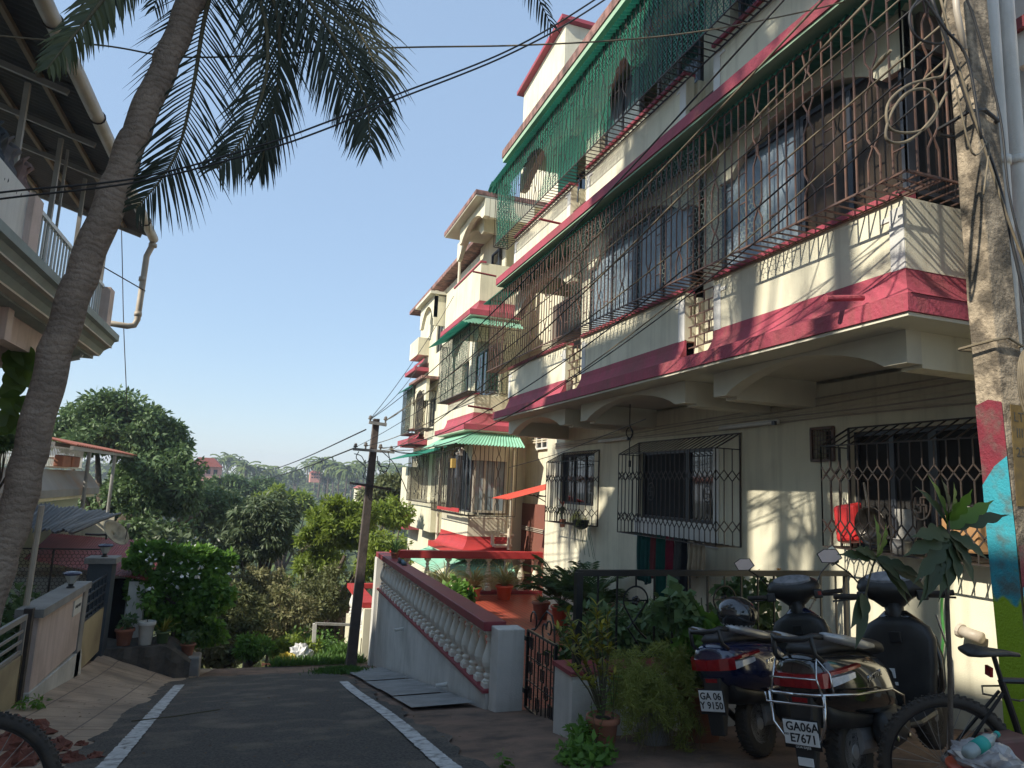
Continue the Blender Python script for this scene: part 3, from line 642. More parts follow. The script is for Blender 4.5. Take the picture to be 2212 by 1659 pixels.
MB().box(2.62, 2.86, 8.14, 16.3, -2.368, -2.335).build('plinth_strip', M['maroon'], T1)
MB().box(2.60, 2.88, 8.13, 16.62, -1.67, -1.56).build('handrail', M['maroon'], T1, bevel=.01)
nB = 26; b0 = baluster_mesh(None, (0,0,0), .66).build('baluster', M['white'], T1, smooth=False) if False else None
for i in range(nB):
    y = 8.28+i*(16.25-8.28)/(nB-.5)
    if i == 0: b0 = baluster_mesh(None, (2.73, y, -2.333), .66).build('baluster', M['balu'], T1); y00 = y
    else: c = b0.copy(); S.collection.objects.link(c); c.parent = T1; c.location = (0, y-y00, 0)
MB().box(2.58, 2.90, 16.3, 16.6, -4.5, -1.675).build('end_pier', M['wallwhite'], T1)
for y, z in ((13.2, -2.62), (9.9, -2.72)): MB().tube([(2.5,y,z-.02),(2.7,y,z)], .028, 10).build('drain_spout', M['white'], T1)
T2 = thing('rear_balustrade', 'short balustrade with sunlit red handrail closing the far end of the tiled terrace', 'balustrade', (4.6, 16.4, -2.5))
MB().box(2.89, 6.69, 16.28, 16.5, -1.67, -1.50).build('handrail', M['red'], T2, bevel=.01)
MB().box(2.91, 6.69, 16.25, 16.55, -2.5, -2.42).build('plinth_strip', M['maroon'], T2)
for i, x in enumerate((3.3, 3.78, 4.28, 4.78, 5.28, 5.72, 6.12, 6.5)):
    if i == 0: b1 = baluster_mesh(None, (x, 16.4, -2.418), .745).build('baluster', M['cream'], T2)
    else: c = b1.copy(); S.collection.objects.link(c); c.parent = T2; c.location = (x-3.3, 0, 0)
T3 = thing('lower_balustrade', 'white and red balustrade of the lower yard below the terrace end', 'balustrade', (2.7, 18.5, -4.5))
MB().box(2.5, 2.75, 17.2, 20.5, -6, -3.62).build('base_wall', M['cream'], T3)
MB().box(2.46, 2.8, 17.2, 20.5, -2.92, -2.80).build('handrail', M['red'], T3); MB().box(2.75, 3.6, 20.3, 20.5, -2.92, -2.80).build('handrail', M['red'], T3)
MB().box(2.5, 2.72, 17.1, 17.35, -6, -2.93).build('pier', M['cream'], T3)
for i in range(9):
    if i == 0: b2 = baluster_mesh(None, (2.62, 17.6, -3.618), .69).build('baluster', M['white'], T3)
    else: c = b2.copy(); S.collection.objects.link(c); c.parent = T3; c.location = (0, i*.34, 0)
tag(MB().box(6.2,7.2,17.3,17.8,-2.9,-2.8).build('shelf_slab', M['pvcw']), 'pale slab seen low behind the rear balustrade', 'slab') if False else None
# gate pillar, gate, low wall, railing
P_ = thing('gate_pillar', 'short white plastered pillar where the long balustrade meets the open gate', 'pillar', (2.85, 8.0, -2.5))
MB().box(2.69, 3.02, 7.86, 8.13, -2.75, -1.60).build('shaft', M['wallwhite'], P_, bevel=.012)
G_ = thing('small_gate', 'open black wrought iron gate with scroll top leaning by the white pillar', 'gate', (3.03, 7.4, -2.45))
m = MB(); x = 3.04; ya, yb = 7.82, 7.0; z0, z1 = -2.44, -1.60
for y in (ya, yb): m.bar((x,y,z0),(x,y,z1),.03)
for z in (z0, z1, z0+.3, z0+.56): m.bar((x,ya,z),(x,yb,z),.024 if z in (z0,z1) else .012)
for i in range(1,7): y = ya+(yb-ya)*i/7; m.bar((x,y,z0),(x,y,z1),.012)
for i, zz in ((1,.18),(1,.45),(1,.72),(3,.12),(3,.6),(5,.3),(5,.66),(4,.45),(6,.15)):
    y = ya+(yb-ya)*i/7; zc = z0+zz; a = .045
    for q in (((y-a,zc-.06),(y+a,zc-.06)),((y+a,zc-.06),(y+a,zc+.06)),((y+a,zc+.06),(y-a,zc+.06)),((y-a,zc+.06),(y-a,zc-.06))): m.bar((x,*q[0]),(x,*q[1]),.012)
m.build('gate_leaf', M['black'], G_, fix=False)
m = MB()
m.tube([(x, 7.66+.09*math.cos(a), z1+.13+.10*math.sin(a)) for a in np.linspace(-.3, 4.4, 16)]+[(x, 7.45, z1+.02)][:0], .010, 6)
m.tube([(x,7.70,z1+.03),(x,7.60,z1+.05),(x,7.5,z1+.12),(x,7.4,z1+.22),(x,7.28,z1+.30),(x,7.14,z1+.28),(x,7.06,z1+.18),(x,7.04,z1+.02)], .011, 6)
m.tube([(x, 7.2+.07*math.cos(a)*(1-a*.04), z1+.14+.07*math.sin(a)) for a in np.linspace(0, 5.2, 14)], .010, 6)
m.tube([(x, 7.33+.06*math.cos(a), z1+.08+.08*math.sin(a)) for a in np.linspace(-1.5, 2.8, 10)], .010, 6)
m.build('scroll', M['black'], G_)
m = MB()
for z in (z0+.15, z0+.72): m.box(x-.03, x+.03, 7.80, 7.87, z, z+.05)
m.build('hinge', M['black'], G_); MB().bar((x-.02,7.02,z0+.42),(x-.02,6.9,z0+.42),.02).bar((x-.02,6.95,z0+.36),(x-.02,6.95,z0+.5),.016).build('latch', M['black'], G_)
L_ = thing('low_wall', 'low white wall with maroon cap carrying the black railing beside the tiled entrance', 'wall', (4.3, 6.1, -2.2))
MB().box(2.74, 5.995, 5.92, 6.32, -2.6, -1.62).build('wall', M['wallwhite'], L_); MB().box(2.72, 5.995, 5.90, 6.34, -1.618, -1.58).build('cap', M['maroon'], L_)
Rl = thing('iron_railing', 'black iron railing with ringed heart scrolls on the low wall between terrace and scooters', 'railing', (4.4, 6.0, -1.58))
y = 6.02; m = MB().bar((2.80,y,-.735),(5.98,y,-.735),.055).bar((2.82,y,-1.6),(2.82,y,-.73),.065).bar((5.95,y,-1.6),(5.95,y,-.73),.035).bar((2.85,y,-1.50),(5.95,y,-1.50),.02)
xs_ = np.arange(3.02, 5.9, .20)
for i, x in enumerate(xs_):
    if i % 5 != 2: m.bar((x,y,-1.5),(x,y,-.75),.016)
m.build('frame', M['black'], Rl)
for i, x in enumerate(xs_):
    if i % 5 == 2:
        m = MB().bar((x,y,-.76),(x,y,-.86),.014)
        m.tube([(x+.13*math.cos(a), y, -.99+.13*math.sin(a)) for a in np.linspace(-.2, math.pi+.35, 16)]+[(x-.02,y,-1.2),(x+.05,y,-1.28),(x+.12,y,-1.34)], .009, 6)
        m.tube([(x+.12,y,-1.0),(x-.0,y,-1.16),(x-.08,y,-1.24),(x-.02,y,-1.32),(x+.05,y,-1.42),(x+.12,y,-1.49)], .009, 6)
        m.bar((x-.13,y,-.99),(x+.13,y,-.99),.013)
        for a in range(5): m.lathe([(0,-.012),(.022,0),(0,.012)], (x+.026*math.cos(a*1.257), y, -.99+.026*math.sin(a*1.257)), 8, ax='y')
        m.build('scroll', M['black'], Rl, fix=False)
# clothes hanging under the middle window
CL = [((9.95,9.5),(.0,.055,.045),'dark green cloth',-1.32,-.62),((9.52,9.36),(.16,.03,.03),'dull red and green cloth',-1.2,-.62),((9.35,9.12),(.0,.075,.055),'bottle green cloth',-1.5,-.6),((9.1,8.88),(.20,.012,.03),'crimson cloth',-1.12,-.6),((8.86,8.68),(.07,.07,.065),'grey cloth',-1.25,-.6),((8.66,8.56),(.015,.015,.02),'black cloth',-1.4,-.6),((8.54,8.12),(.34,.27,.18),'beige trousers',-1.05,-.62)]
for (a, b), col, nm, zb_, zt_ in CL:
    n = 26; rows = []
    for j in range(9):
        t = j/8; rows.append([(5.66+.03*math.sin(i*.9+a*9)*(.3+t)+.012*math.sin(i*2.3), a+(b-a)*i/n+.02*math.sin(t*5+a*7)*t, zt_+(zb_-zt_)*t*(1+.03*math.sin(i*.7+a))+.02*math.sin(i*.3)) for i in range(n+1)])
    o = MB().grid(rows).build('hanging_cloth', mat('cloth_'+nm.replace(' ', '_'), col, tuple(c*.7 for c in col), 8, .95), smooth=True, solid=.006)
    tag(o, nm+' drying on the grille of the middle barred window', 'laundry', 'clothes hanging under the middle window')
# ---------------- left house: terrace on columns under a sheet roof ----------------
H = thing('neighbour_house', 'white and grey house on the left with an open roofed terrace on round columns', 'house', (-4, 8, -2.6))
prof = [(-2.5,2.26),(-2.5,2.16),(-2.56,2.14),(-2.60,2.05),(-2.70,1.98),(-2.74,1.90),(-2.84,1.89),(-2.84,1.83),(-5.4,1.83),(-5.4,2.26)]
MB().prism(prof, 'y', -1.0, 12.95).build('terrace_slab', M['cornice'], H)
MB().box(-2.72, -2.57, -1, 12.86, 2.02, 2.04).box(-2.9, -2.72, -1.0, 12.8, 1.86, 1.885).build('cornice_band', mat('cream_moulding', (.62,.56,.46)), H)
MB().box(-5.2, -2.95, 11.9, 12.1, 1.45, 1.827).build('floor_beam', M['pinkwall'], H); MB().box(-3.25, -3.05, 2, 12.1, 1.5, 1.826).build('floor_beam', M['pinkwall'], H); MB().box(-5.2, -2.95, 9.3, 9.5, 1.45, 1.827).build('floor_beam', M['pinkwall'], H)
for y in (3.0, 6.4, 9.6): MB().lathe([(.17,-2.8),(.15,-2.6),(.14,1.4),(.18,1.48),(.18,1.5)], (-3.32, y, 0), 20).build('column', M['pinkwall'], H, smooth=True)
MB().box(-5.6, -4.6, -4, 9.0, -2.8, 1.83).build('house_wall', M['pinkwall'], H)
MB().box(-2.78, -2.66, -1, 8.45, 2.26, 2.93).build('terrace_parapet', M['white'], H)
for y in (8.45, 12.4): MB().box(-2.82, -2.60, y, y+.3, 2.26, 2.94).build('parapet_pier', M['pinkwall'], H)
m = MB().bar((-2.72,8.75,2.94),(-2.72,12.4,2.94),.05).bar((-2.72,8.75,2.36),(-2.72,12.4,2.36),.03); m.build('railing_frame', M['whitemetal'], H)
for i in range(26): 
    if i == 0: rb = MB().bar((-2.72,8.9,2.37),(-2.72,8.9,2.93),.022).build('railing_bar', M['whitemetal'], H)
    else: c = rb.copy(); S.collection.objects.link(c); c.parent = H; c.location = (0, i*.136, 0)
for y, r in ((3.3,.05),(6.2,.05),(8.97,.055),(10.38,.055),(10.72,.03),(11.72,.05),(13.52,.04)): MB().bar((-3.0,y,2.26 if y < 13 else 2.0),(-3.0,y,4.42),r).build('roof_post', M['steel'], H)
rz = lambda x: 4.50+.28*(-2.5-x)
n = 1500; rows = [[(x, -2.5+16.95*i/n, rz(x)+.016*math.sin(2*math.pi*16.95*i/n/.11)) for i in range(n+1)] for x in (-2.45,-3.5,-4.62)]
MB().grid(rows).build('sheet_roof', M['rsheet'], H, smooth=True, fix=False)
for x in (-2.9, -3.6, -4.3): MB().bar((x,-2.4,rz(x)-.06),(x,14.3,rz(x)-.06),.05,.06).build('purlin', mat('purlin_timber', (.30,.24,.17)) if x == -2.9 else bpy.data.materials['purlin_timber'], H)
for y in (3.3, 6.2, 9.0, 10.4, 11.7, 14.2): MB().bar((-2.6,y,4.42),(-4.6,y,4.98),.05,.07).build('rafter', M['steel'], H)
m = MB(); m.tube([(-2.42,y,4.46) for y in (-2.5,5,14.42)], .085, 12); m.build('gutter_pipe', M['pvc'], H, smooth=True)
m = MB()
for y in (5.5, 7.6, 9.6, 11.6, 13.4): m.tube([(-2.42+.092*math.cos(a), y, 4.46+.092*math.sin(a)) for a in np.linspace(0, 6.283, 14)], .01, 5)
m.build('gutter_strap', M['iron'], H)
m = MB().tube([(-2.42,14.4,4.44),(-2.44,14.42,4.3),(-2.5,14.4,4.1),(-2.52,14.4,2.85),(-2.56,14.4,2.74),(-2.66,14.35,2.70),(-3.1,14.3,2.72)], .055, 12).tube([(-2.42,14.41,4.36),(-2.42,14.41,4.30)], .075, 12).tube([(-2.52,14.4,3.6),(-2.52,14.4,3.68)], .066, 12).tube([(-2.52,14.4,2.92),(-2.52,14.4,3.0)], .066, 12)
m.build('downpipe', M['pvc'], H, smooth=True); MB().tube([(-3.0,13.5,3.55),(-2.45,14.4,3.42)], .012, 6).build('pipe_brace', M['iron'], H)
t = thing('security_camera', 'small white bullet camera under the corner of the left terrace slab', 'camera', (-2.95, 12.6, 1.7))
MB().tube([(-3.08,12.5,1.72),(-2.93,12.5,1.77)], .038, 10).build('camera_body', M['whitemetal'], t); MB().bar((-2.92,12.5,1.77),(-2.9,12.5,1.83),.04).build('bracket', M['whitemetal'], t); MB().lathe([(.026,0),(.0,.004)], (-2.928,12.5,1.765), 10, ax='x').build('lens', M['black'], t)
for (y, w, col, nm) in ((8.1,.3,(.12,.11,.11),'grey'),(8.55,.22,(.22,.14,.12),'dusty rose'),(7.75,.22,(.05,.06,.07),'dark')):
    rows = [[(-2.76+.05*math.sin(i*1.3+j)-.05*math.sin(j*.8), y-w/2+w*i/12, 3.3-.55*j/7+.05*math.sin(i*.9)) for i in range(13)] for j in range(8)]
    o = MB().grid(rows).build('hung_cloth', mat('cloth_'+nm.replace(' ','_')+'_left', col), smooth=True, solid=.01); tag(o, nm+' cloth hung over the parapet of the left terrace', 'laundry', 'cloths on the left terrace parapet')
# ---------------- compound wall, gates and lamp pillars on the left ----------------
K = thing('compound_wall', 'dusty pink plastered compound wall with grey coping and a nameplate', 'wall', (-2.5, 11, -2.9))
MB().box(-2.58, -2.40, 10.05, 12.25, -2.62, -1.76).build('wall', M['pinkwall'], K)
MB().prism([(10.0,-2.62),(12.55,-2.68),(12.75,-3.2),(10.0,-2.95)], 'x', -2.62, -2.38).build('plinth', M['wallwhite'], K)
MB().box(-2.64, -2.34, 9.98, 12.45, -1.758, -1.66).build('coping', M['concgrey'], K)
MB().box(-2.62, -2.38, 12.25, 12.5, -3.1, -1.758).build('end_pier', M['concgrey'], K)
pl = MB().box(-2.398, -2.385, 11.72, 12.15, -2.06, -1.84).build('nameplate', M['white'], K)
m = MB()
for i in range(7): m.bar((-2.383, 11.80+i*.045, -1.95+.012*math.sin(i*2)), (-2.383, 11.83+i*.045, -1.93+.012*math.cos(i*3)), .006, .02)
m.build('lettering', M['black'], pl)
Gt = thing('yard_gate', 'low steel gate over a cream panel at the near end of the pink wall', 'gate', (-2.5, 8.5, -2.6))
MB().box(-2.50, -2.44, 5.4, 9.75, -2.75, -2.12).build('panel', mat('cream_yellow_panel', (.45,.37,.22), (.38,.31,.18), 2, .6, dirt=(.2,.15,.1), damt=.5), Gt)
m = MB()
for z, w in ((-1.70,.06),(-1.85,.03),(-1.96,.03),(-2.08,.04)): m.bar((-2.46,5.4,z),(-2.46,9.75,z),w*.6,w)
for y in (5.6,7.0,8.4,9.72): m.bar((-2.46,y,-2.7),(-2.46,y,-1.7),.04)
m.build('rails', M['steel'], Gt); MB().bar((-2.46,9.85,-2.75),(-2.46,9.85,-1.62),.09).build('post', M['iron'], Gt)
Gs = thing('side_gate', 'small dark gate with grid top between the pink wall and the blue grey pillar', 'gate', (-2.5, 13.4, -3.1))
MB().box(-2.50, -2.46, 12.55, 14.35, -3.1, -2.36).build('panel', bpy.data.materials['cream_yellow_panel'], Gs)
m = MB()
for z in (-1.80,-1.95,-2.1,-2.25,-2.34): m.bar((-2.48,12.55,z),(-2.48,14.35,z),.025)
for i in range(7): y = 12.6+i*.29; m.bar((-2.48,y,-2.34),(-2.48,y,-1.8),.02)
m.build('bars', mat('dark_blue_paint', (.025,.035,.05), rough=.5), Gs)
Pb = thing('gate_pillar', 'tall blue grey gate pillar with pale cap at the far end of the pink wall', 'pillar', (-2.6, 14.6, -3.2))
MB().box(-2.80, -2.42, 14.4, 14.8, -3.4, -1.62).build('shaft', mat('blue_grey_paint', (.07,.085,.10), (.055,.07,.085), 2, .6, .1, dirt=(.03,.03,.03), damt=.4), Pb); MB().box(-2.86, -2.36, 14.34, 14.86, -1.618, -1.52).build('cap', M['concgrey'], Pb)
for (x, y, z, l) in ((-2.47,11.75,-1.66,'glass lantern lamp standing on the coping of the pink wall'),(-2.6,14.6,-1.52,'glass lantern lamp on top of the blue grey pillar')):
    t = thing('wall_lamp', l, 'lamp', (x,y,z), 'lantern lamps on the left wall')
    MB().lathe([(.055,0),(.05,.02),(.035,.03),(.035,.06)], (x,y,z), 14).build('base', M['black'], t)
    MB().lathe([(.045,.06),(.065,.10),(.10,.17),(.098,.18)], (x,y,z), 8).build('shade', mat('lamp_glass', (.45,.45,.42), rough=.15, spec=.8) if 'lamp_glass' not in bpy.data.materials else bpy.data.materials['lamp_glass'], t)
    MB().lathe([(.12,.18),(.125,.205),(.09,.225),(0,.235)], (x,y,z), 16).build('cap', mat('lamp_cap', (.05,.05,.09), rough=.25) if 'lamp_cap' not in bpy.data.materials else bpy.data.materials['lamp_cap'], t)
tag(MB().tube([(-2.62,10.3,-2.3),(-2.60,10.3,-.45)], .035, 10).build('pipe_post', M['pvc']), 'bare pale pipe post behind the pink wall', 'post')
Fn = thing('chain_link_fence', 'chain link fence on thin posts behind the pink wall', 'fence', (-3, 14.2, -2.2))
pf0, pf1 = PY(60,1190,14.9), PY(225,1187,14.9)
hexnet(Fn, 14.9, pf0.x-.6, pf1.x, -2.6, pf1.z, .07, .008, M['iron'], ax='y'); MB().bar((pf0.x-.6,14.9,pf1.z),(pf1.x,14.9,pf1.z),.025).bar((PY(115,1200,14.9).x,14.9,-2.8),(PY(115,1200,14.9).x,14.9,pf1.z),.03).build('fence_frame', M['iron'], Fn)
# ---------------- house 2 behind ----------------
g_ = lambda a, b: (a/2.074/1.736, (1300+b/2.074)/1.736)
k_ = lambda a, b: (a/1.7015/1.736, (2000+b/1.7015)/1.736)
H2 = thing('terrace_house', 'lower house on the left with planted roof terrace, white rail and sloping concrete hood', 'house', (-6, 20, -6))
MB().box(-10, -5.15, 13, 24.0, -9, -.62).build('wall', mat('pale_green_wall', (.50,.54,.44), (.44,.48,.38), 1, .8), H2)
MB().prism([(-5.05,.0),(-4.68,-.48),(-4.68,-.66),(-5.2,-.66),(-10,-.6),(-10,0)], 'y', 13.0, 24.25).build('sloping_hood', mat('stained_grey_concrete', (.26,.25,.23), (.20,.19,.175), 1.2, .85, .2, 40, dirt=(.22,.13,.07), damt=.8, dscale=.7), H2)
MB().box(-5.2, -4.75, 13, 24.0, -.74, -.665).build('cornice_band', M['cream'], H2)
m = MB().bar((-5.05,15,.66),(-5.05,23.4,.62),.06).bar((-5.05,15,.30),(-5.05,22.8,.28),.03).bar((-5.05,15,.06),(-5.05,23.4,.06),.04)
for i in range(60): m.bar((-5.05,15.1+i*.14,.06),(-5.05,15.1+i*.14,.64),.022)
m.bar((-5.05,23.4,.64),(-6,23.4,.64),.05); m.build('terrace_railing', M['whitemetal'], H2, fix=False)
for y in (20.2, 21.1): 
    t = thing('planter_box', 'brick red planter trough hung on the white terrace railing, the '+('nearer' if y < 21 else 'farther')+' one', 'planter', (-4.95, y, .05), 'planters on the far terrace railing'); MB().box(-4.98,-4.78,y,y+.8,.08,.36).build('trough', M['terra'], t, bevel=.02); MB().box(-4.96,-4.80,y+.02,y+.78,.361,.37).build('soil', M['soil'], t)
Cn = thing('tiled_canopy', 'long low canopy of red roofing tiles on posts beside the far terrace', 'canopy', (-4.6, 26, -2))
a = PX(*g_(600,745), -4.4); b = PX(*g_(1390,882), -4.4)
rows = []; n = 260
for j, (dx, dz) in enumerate(((0,0),(-.6,.22),(-1.3,.42))): rows.append([(-4.4+dx, a.y+(b.y-a.y)*i/n, a.z-.06+dz*.6+.03*abs(math.sin(i*math.pi/3))) for i in range(n+1)])
MB().grid(rows).build('tile_roof', mat('clay_roof_tiles', (.38,.12,.07), (.28,.10,.07), 6, .8), Cn, solid=.03)
MB().bar((-4.5,a.y,a.z-.14),(-4.5,b.y-2,b.z-.12),.08,.1).bar((-4.9,a.y,a.z-.06),(-4.9,b.y-4,b.z-.02),.08,.1).build('beam', M['steel'], Cn)
for q in ((700,800),(895,840)):
    p = PX(*g_(*q), -4.5); MB().tube([(-4.5,p.y,p.z-.02),(-4.5,p.y,p.z-1.9)], .05, 10).build('post', M['concgrey'], Cn)
Sh = thing('sheet_roof_shed', 'shed roof of warped dark corrugated sheets below the far terrace', 'shed', (-4, 17, -4))
P1, P2, P3, P4 = PY(*g_(120,1195),18.0), PY(*g_(960,1302),18.0), PY(*g_(560,1440),15.2), PY(*g_(0,1420),15.2)
rows = []
for j in range(7):
    t = j/6; A_ = P1.lerp(P4, t); B_ = P2.lerp(P3, t); row = []
    for i in range(201): u = i/200; p = A_.lerp(B_, u); p.z += .028*math.sin(i*.85)+.03*math.sin(i*.13+t*4); p.y -= (.25*math.sin(i*.35) if j == 6 else 0)*.4; row.append(tuple(p))
    rows.append(row)
MB().grid(rows).build('corrugated_roof', mat('dark_grey_sheet', (.075,.08,.085), (.045,.048,.05), 5, .55, dirt=(.12,.10,.08), damt=.3), Sh, smooth=True, fix=False)
MB().box(-6.5, P2.x-.25, 18.4, 18.5, -4.5, -.95).build('wall', M['cream'], Sh)
Rr = thing('red_roof_shed', 'low outbuilding with faded red corrugated roof beyond the lamp pillar', 'shed', (-3, 16.5, -3.6))
Q1, Q2, Q3, Q4 = PY(*k_(330,0),18.2), PY(*k_(1095,62),18.2), PY(*k_(945,302),15.5), PY(*k_(150,165),15.5)
rows = []
for j in range(4):
    t = j/3; A_ = Q1.lerp(Q4, t); B_ = Q2.lerp(Q3, t); row = []
    for i in range(301): p = A_.lerp(B_, i/300); p.z += .014*math.sin(i*1.05); row.append(tuple(p))
    rows.append(row)
MB().grid(rows).build('corrugated_roof', mat('faded_red_sheet', (.30,.055,.045), (.24,.05,.045), 3, .6, dirt=(.14,.06,.05), damt=.4), Rr, smooth=True, fix=False)
MB().box(-6, Q3.x-.35, 16.2, 17.8, -5.5, Q3.z-.02).build('wall', M['white'], Rr); MB().box(Q3.x-.34, Q3.x-.05, 15.6, 16.0, -5, Q3.z-.03).build('pier', M['white'], Rr)
MB().box(Q3.x-1.0, Q3.x-.45, 16.18, 16.199, -4, Q3.z-.05).build('doorway', M['dark'], Rr)
Ds = thing('satellite_dish', 'weathered cream satellite dish on a bracket above the red roof', 'dish', PY(*g_(880,1500),15.3))
c = PY(*g_(880,1460), 15.2); ax = Vector((.75,-.45,.5)).normalized(); u = ax.orthogonal().normalized(); w = ax.cross(u)
rings = [[c+(u*math.cos(a)*r*.8+w*math.sin(a)*r)+ax*(r*r*.9) for a in np.linspace(0,2*math.pi,29)[:-1]] for r in (.02,.10,.18,.25,.30)]
MB().loft(rings, cap=False).build('reflector', mat('mildewed_cream', (.42,.38,.28), (.30,.27,.19), 6, .8, dirt=(.12,.10,.07), damt=.8, dscale=5), Ds, smooth=True, solid=.01)
MB().tube([c, c+Vector((-.25,.1,-.02)), c+Vector((-.5,.2,-.02))], .02, 8).tube([c+Vector((-.12,.05,.08)), c+Vector((-.12,.05,-.1))], .015, 6).build('mount_arm', M['iron'], Ds); MB().tube([c-w*.28, c+ax*.35], .012, 6).lathe([(0,-.04),(.03,-.03),(.03,.03),(0,.04)], tuple(c+ax*.36), 10).build('feed_horn', M['steel'], Ds)
# edge stones & kerb by the pots
m = MB(); random.seed(3)
def rock(m, c, r, n=9, sq=.6):
    rows = []
    for j in range(7):
        ph = -math.pi/2+math.pi*j/6; row = []
        for i in range(n): a = 2*math.pi*i/n; k = 1+.3*math.sin(i*2.7+j*1.9+c[0]*9)+.15*random.random(); row.append((c[0]+r*k*math.cos(a)*math.cos(ph), c[1]+r*k*math.sin(a)*math.cos(ph), c[2]+r*sq*k*math.sin(ph)))
        rows.append(row)
    m.loft(rows)
M['laterite'] = mat('laterite_rock', (.24,.08,.05), (.13,.055,.04), 6, .95, 1, 25, dirt=(.05,.03,.025), damt=.6)
M['stone'] = mat('mossy_stone', (.11,.095,.08), (.06,.055,.045), 5, .95, 1, 20)
for i, (x, y, r, nm) in enumerate(((-1.55,15.1,.20,'stone'),(-1.25,15.4,.16,'stone'),(-1.85,14.95,.15,'stone'),(-1.95,6.1,.26,'laterite'),(-1.62,5.7,.2,'laterite'),(-2.1,5.6,.3,'laterite'),(-1.75,5.2,.22,'laterite'))):
    m = MB(); rock(m, (x, y, gz(x,y)+r*.3), r); o = m.build('rock', M[nm], smooth=False)
    L = {0:'dark mossy stone in front of the white pot',1:'dark stone right of the white pot at the paving edge',2:'dark stone left of the white pot beside the terracotta pot'}
    tag(o, L.get(i, 'red laterite lump in the rubble heap at the lower left'), 'rock', 'laterite lumps at the lower left' if i > 2 else 'dark stones under the pots')
# ---------------- vegetation ----------------
def leafmat(name, c1, c2, tr=.25, rough=.55): return mat(name, c1, c2, scale=.6, rough=rough, island=True, tr=tr)
LM = dict(
 jack=leafmat('glossy_jackfruit_leaves', (.055,.12,.038), (.16,.23,.085)),
 dark=leafmat('dark_mango_leaves', (.05,.085,.035), (.14,.18,.085)),
 mango=leafmat('bright_mango_leaves', (.14,.22,.03), (.28,.34,.055), .45),
 dry=leafmat('dry_scrub_leaves', (.27,.23,.12), (.15,.18,.06), .25, .8),
 olive=leafmat('olive_scrub_leaves', (.10,.125,.045), (.19,.20,.08), .25, .7),
 shrub=leafmat('fresh_shrub_leaves', (.09,.21,.03), (.20,.36,.06), .45),
 palm=leafmat('coconut_leaflets', (.012,.022,.012), (.032,.042,.022), .12, .75),
 grass=leafmat('lush_grass_blades', (.05,.13,.02), (.12,.23,.04), .3),
 fern=leafmat('feathery_fern', (.20,.24,.04), (.34,.36,.09), .3),
 areca=leafmat('areca_leaflets', (.05,.10,.03), (.10,.17,.05), .3),
 croton=leafmat('croton_leaves', (.06,.10,.015), (.40,.33,.02), .25),
 spider=leafmat('striped_spider_leaves', (.22,.26,.08), (.50,.50,.25), .3),
 bread=leafmat('breadfruit_leaves', (.022,.04,.015), (.05,.075,.025), .25, .6),
 far=leafmat('far_wood_foliage', (.04,.085,.028), (.15,.18,.04), .1, .9),
 farbright=leafmat('far_bright_foliage', (.08,.13,.02), (.11,.16,.03), .1, .9),
 pothos=leafmat('big_pothos_leaves', (.04,.09,.015), (.12,.18,.03), .35, .4),
 white=mat('white_petals', (.75,.75,.7), (.65,.65,.6), 5, .7))
M['bark'] = mat('tree_bark', (.12,.09,.065), (.07,.055,.04), 9, .95, 1, 25)
M['stem'] = mat('green_brown_stem', (.10,.09,.045), (.07,.06,.035), 9, .9)
def leaves(P, D, Nn, L, Wd, fold=.0):
    "rhombus leaves: base P, direction D, normal N; returns verts, quads"
    D = D/np.linalg.norm(D, axis=1, keepdims=True); S_ = np.cross(D, Nn); S_ /= np.linalg.norm(S_, axis=1, keepdims=True)+1e-9
    U = np.cross(S_, D); L = L[:, None]; w = Wd[:, None]/2
    vs = np.stack([P, P+D*L*.45+S_*w+U*L*.06, P+D*L-U*L*fold, P+D*L*.45-S_*w+U*L*.06], 1).reshape(-1, 3)
    return vs, np.arange(len(vs)).reshape(-1, 4)
def rnd(n): v = RNG.normal(size=(n, 3)); return v/np.linalg.norm(v, axis=1, keepdims=True)
def cloud(c, r, n, size, asp=.45, up=.4, droop=.2, nclump=0, cr=.25, jit=1.0):
    "leaf positions: clumps spread through an ellipsoid (surface biased)"
    c = np.array(c, float); r = np.array(r, float)*np.ones(3)
    nclump = nclump or max(6, n//90)
    cc = rnd(nclump)*(RNG.random((nclump, 1))**.42); cc[:, 2] = np.where(cc[:, 2] < -.5, cc[:, 2]*.6, cc[:, 2])
    cc = cc*r*(1-cr*.7)+c
    crad = cr*min(r)*(.6+.9*RNG.random(nclump))
    k = RNG.integers(0, nclump, n); o = rnd(n)*(RNG.random((n, 1))**.5)
    P = cc[k]+o*crad[k][:, None]*np.array([1.15,1.15,.8])
    D = o*.8+rnd(n)*.6*jit+np.array([0,0,-droop]); Nn = rnd(n)*.7+np.array([0,0,up])+o*.4
    L = size*(.65+.7*RNG.random(n))
    return leaves(P, D, Nn, L, L*asp), cc
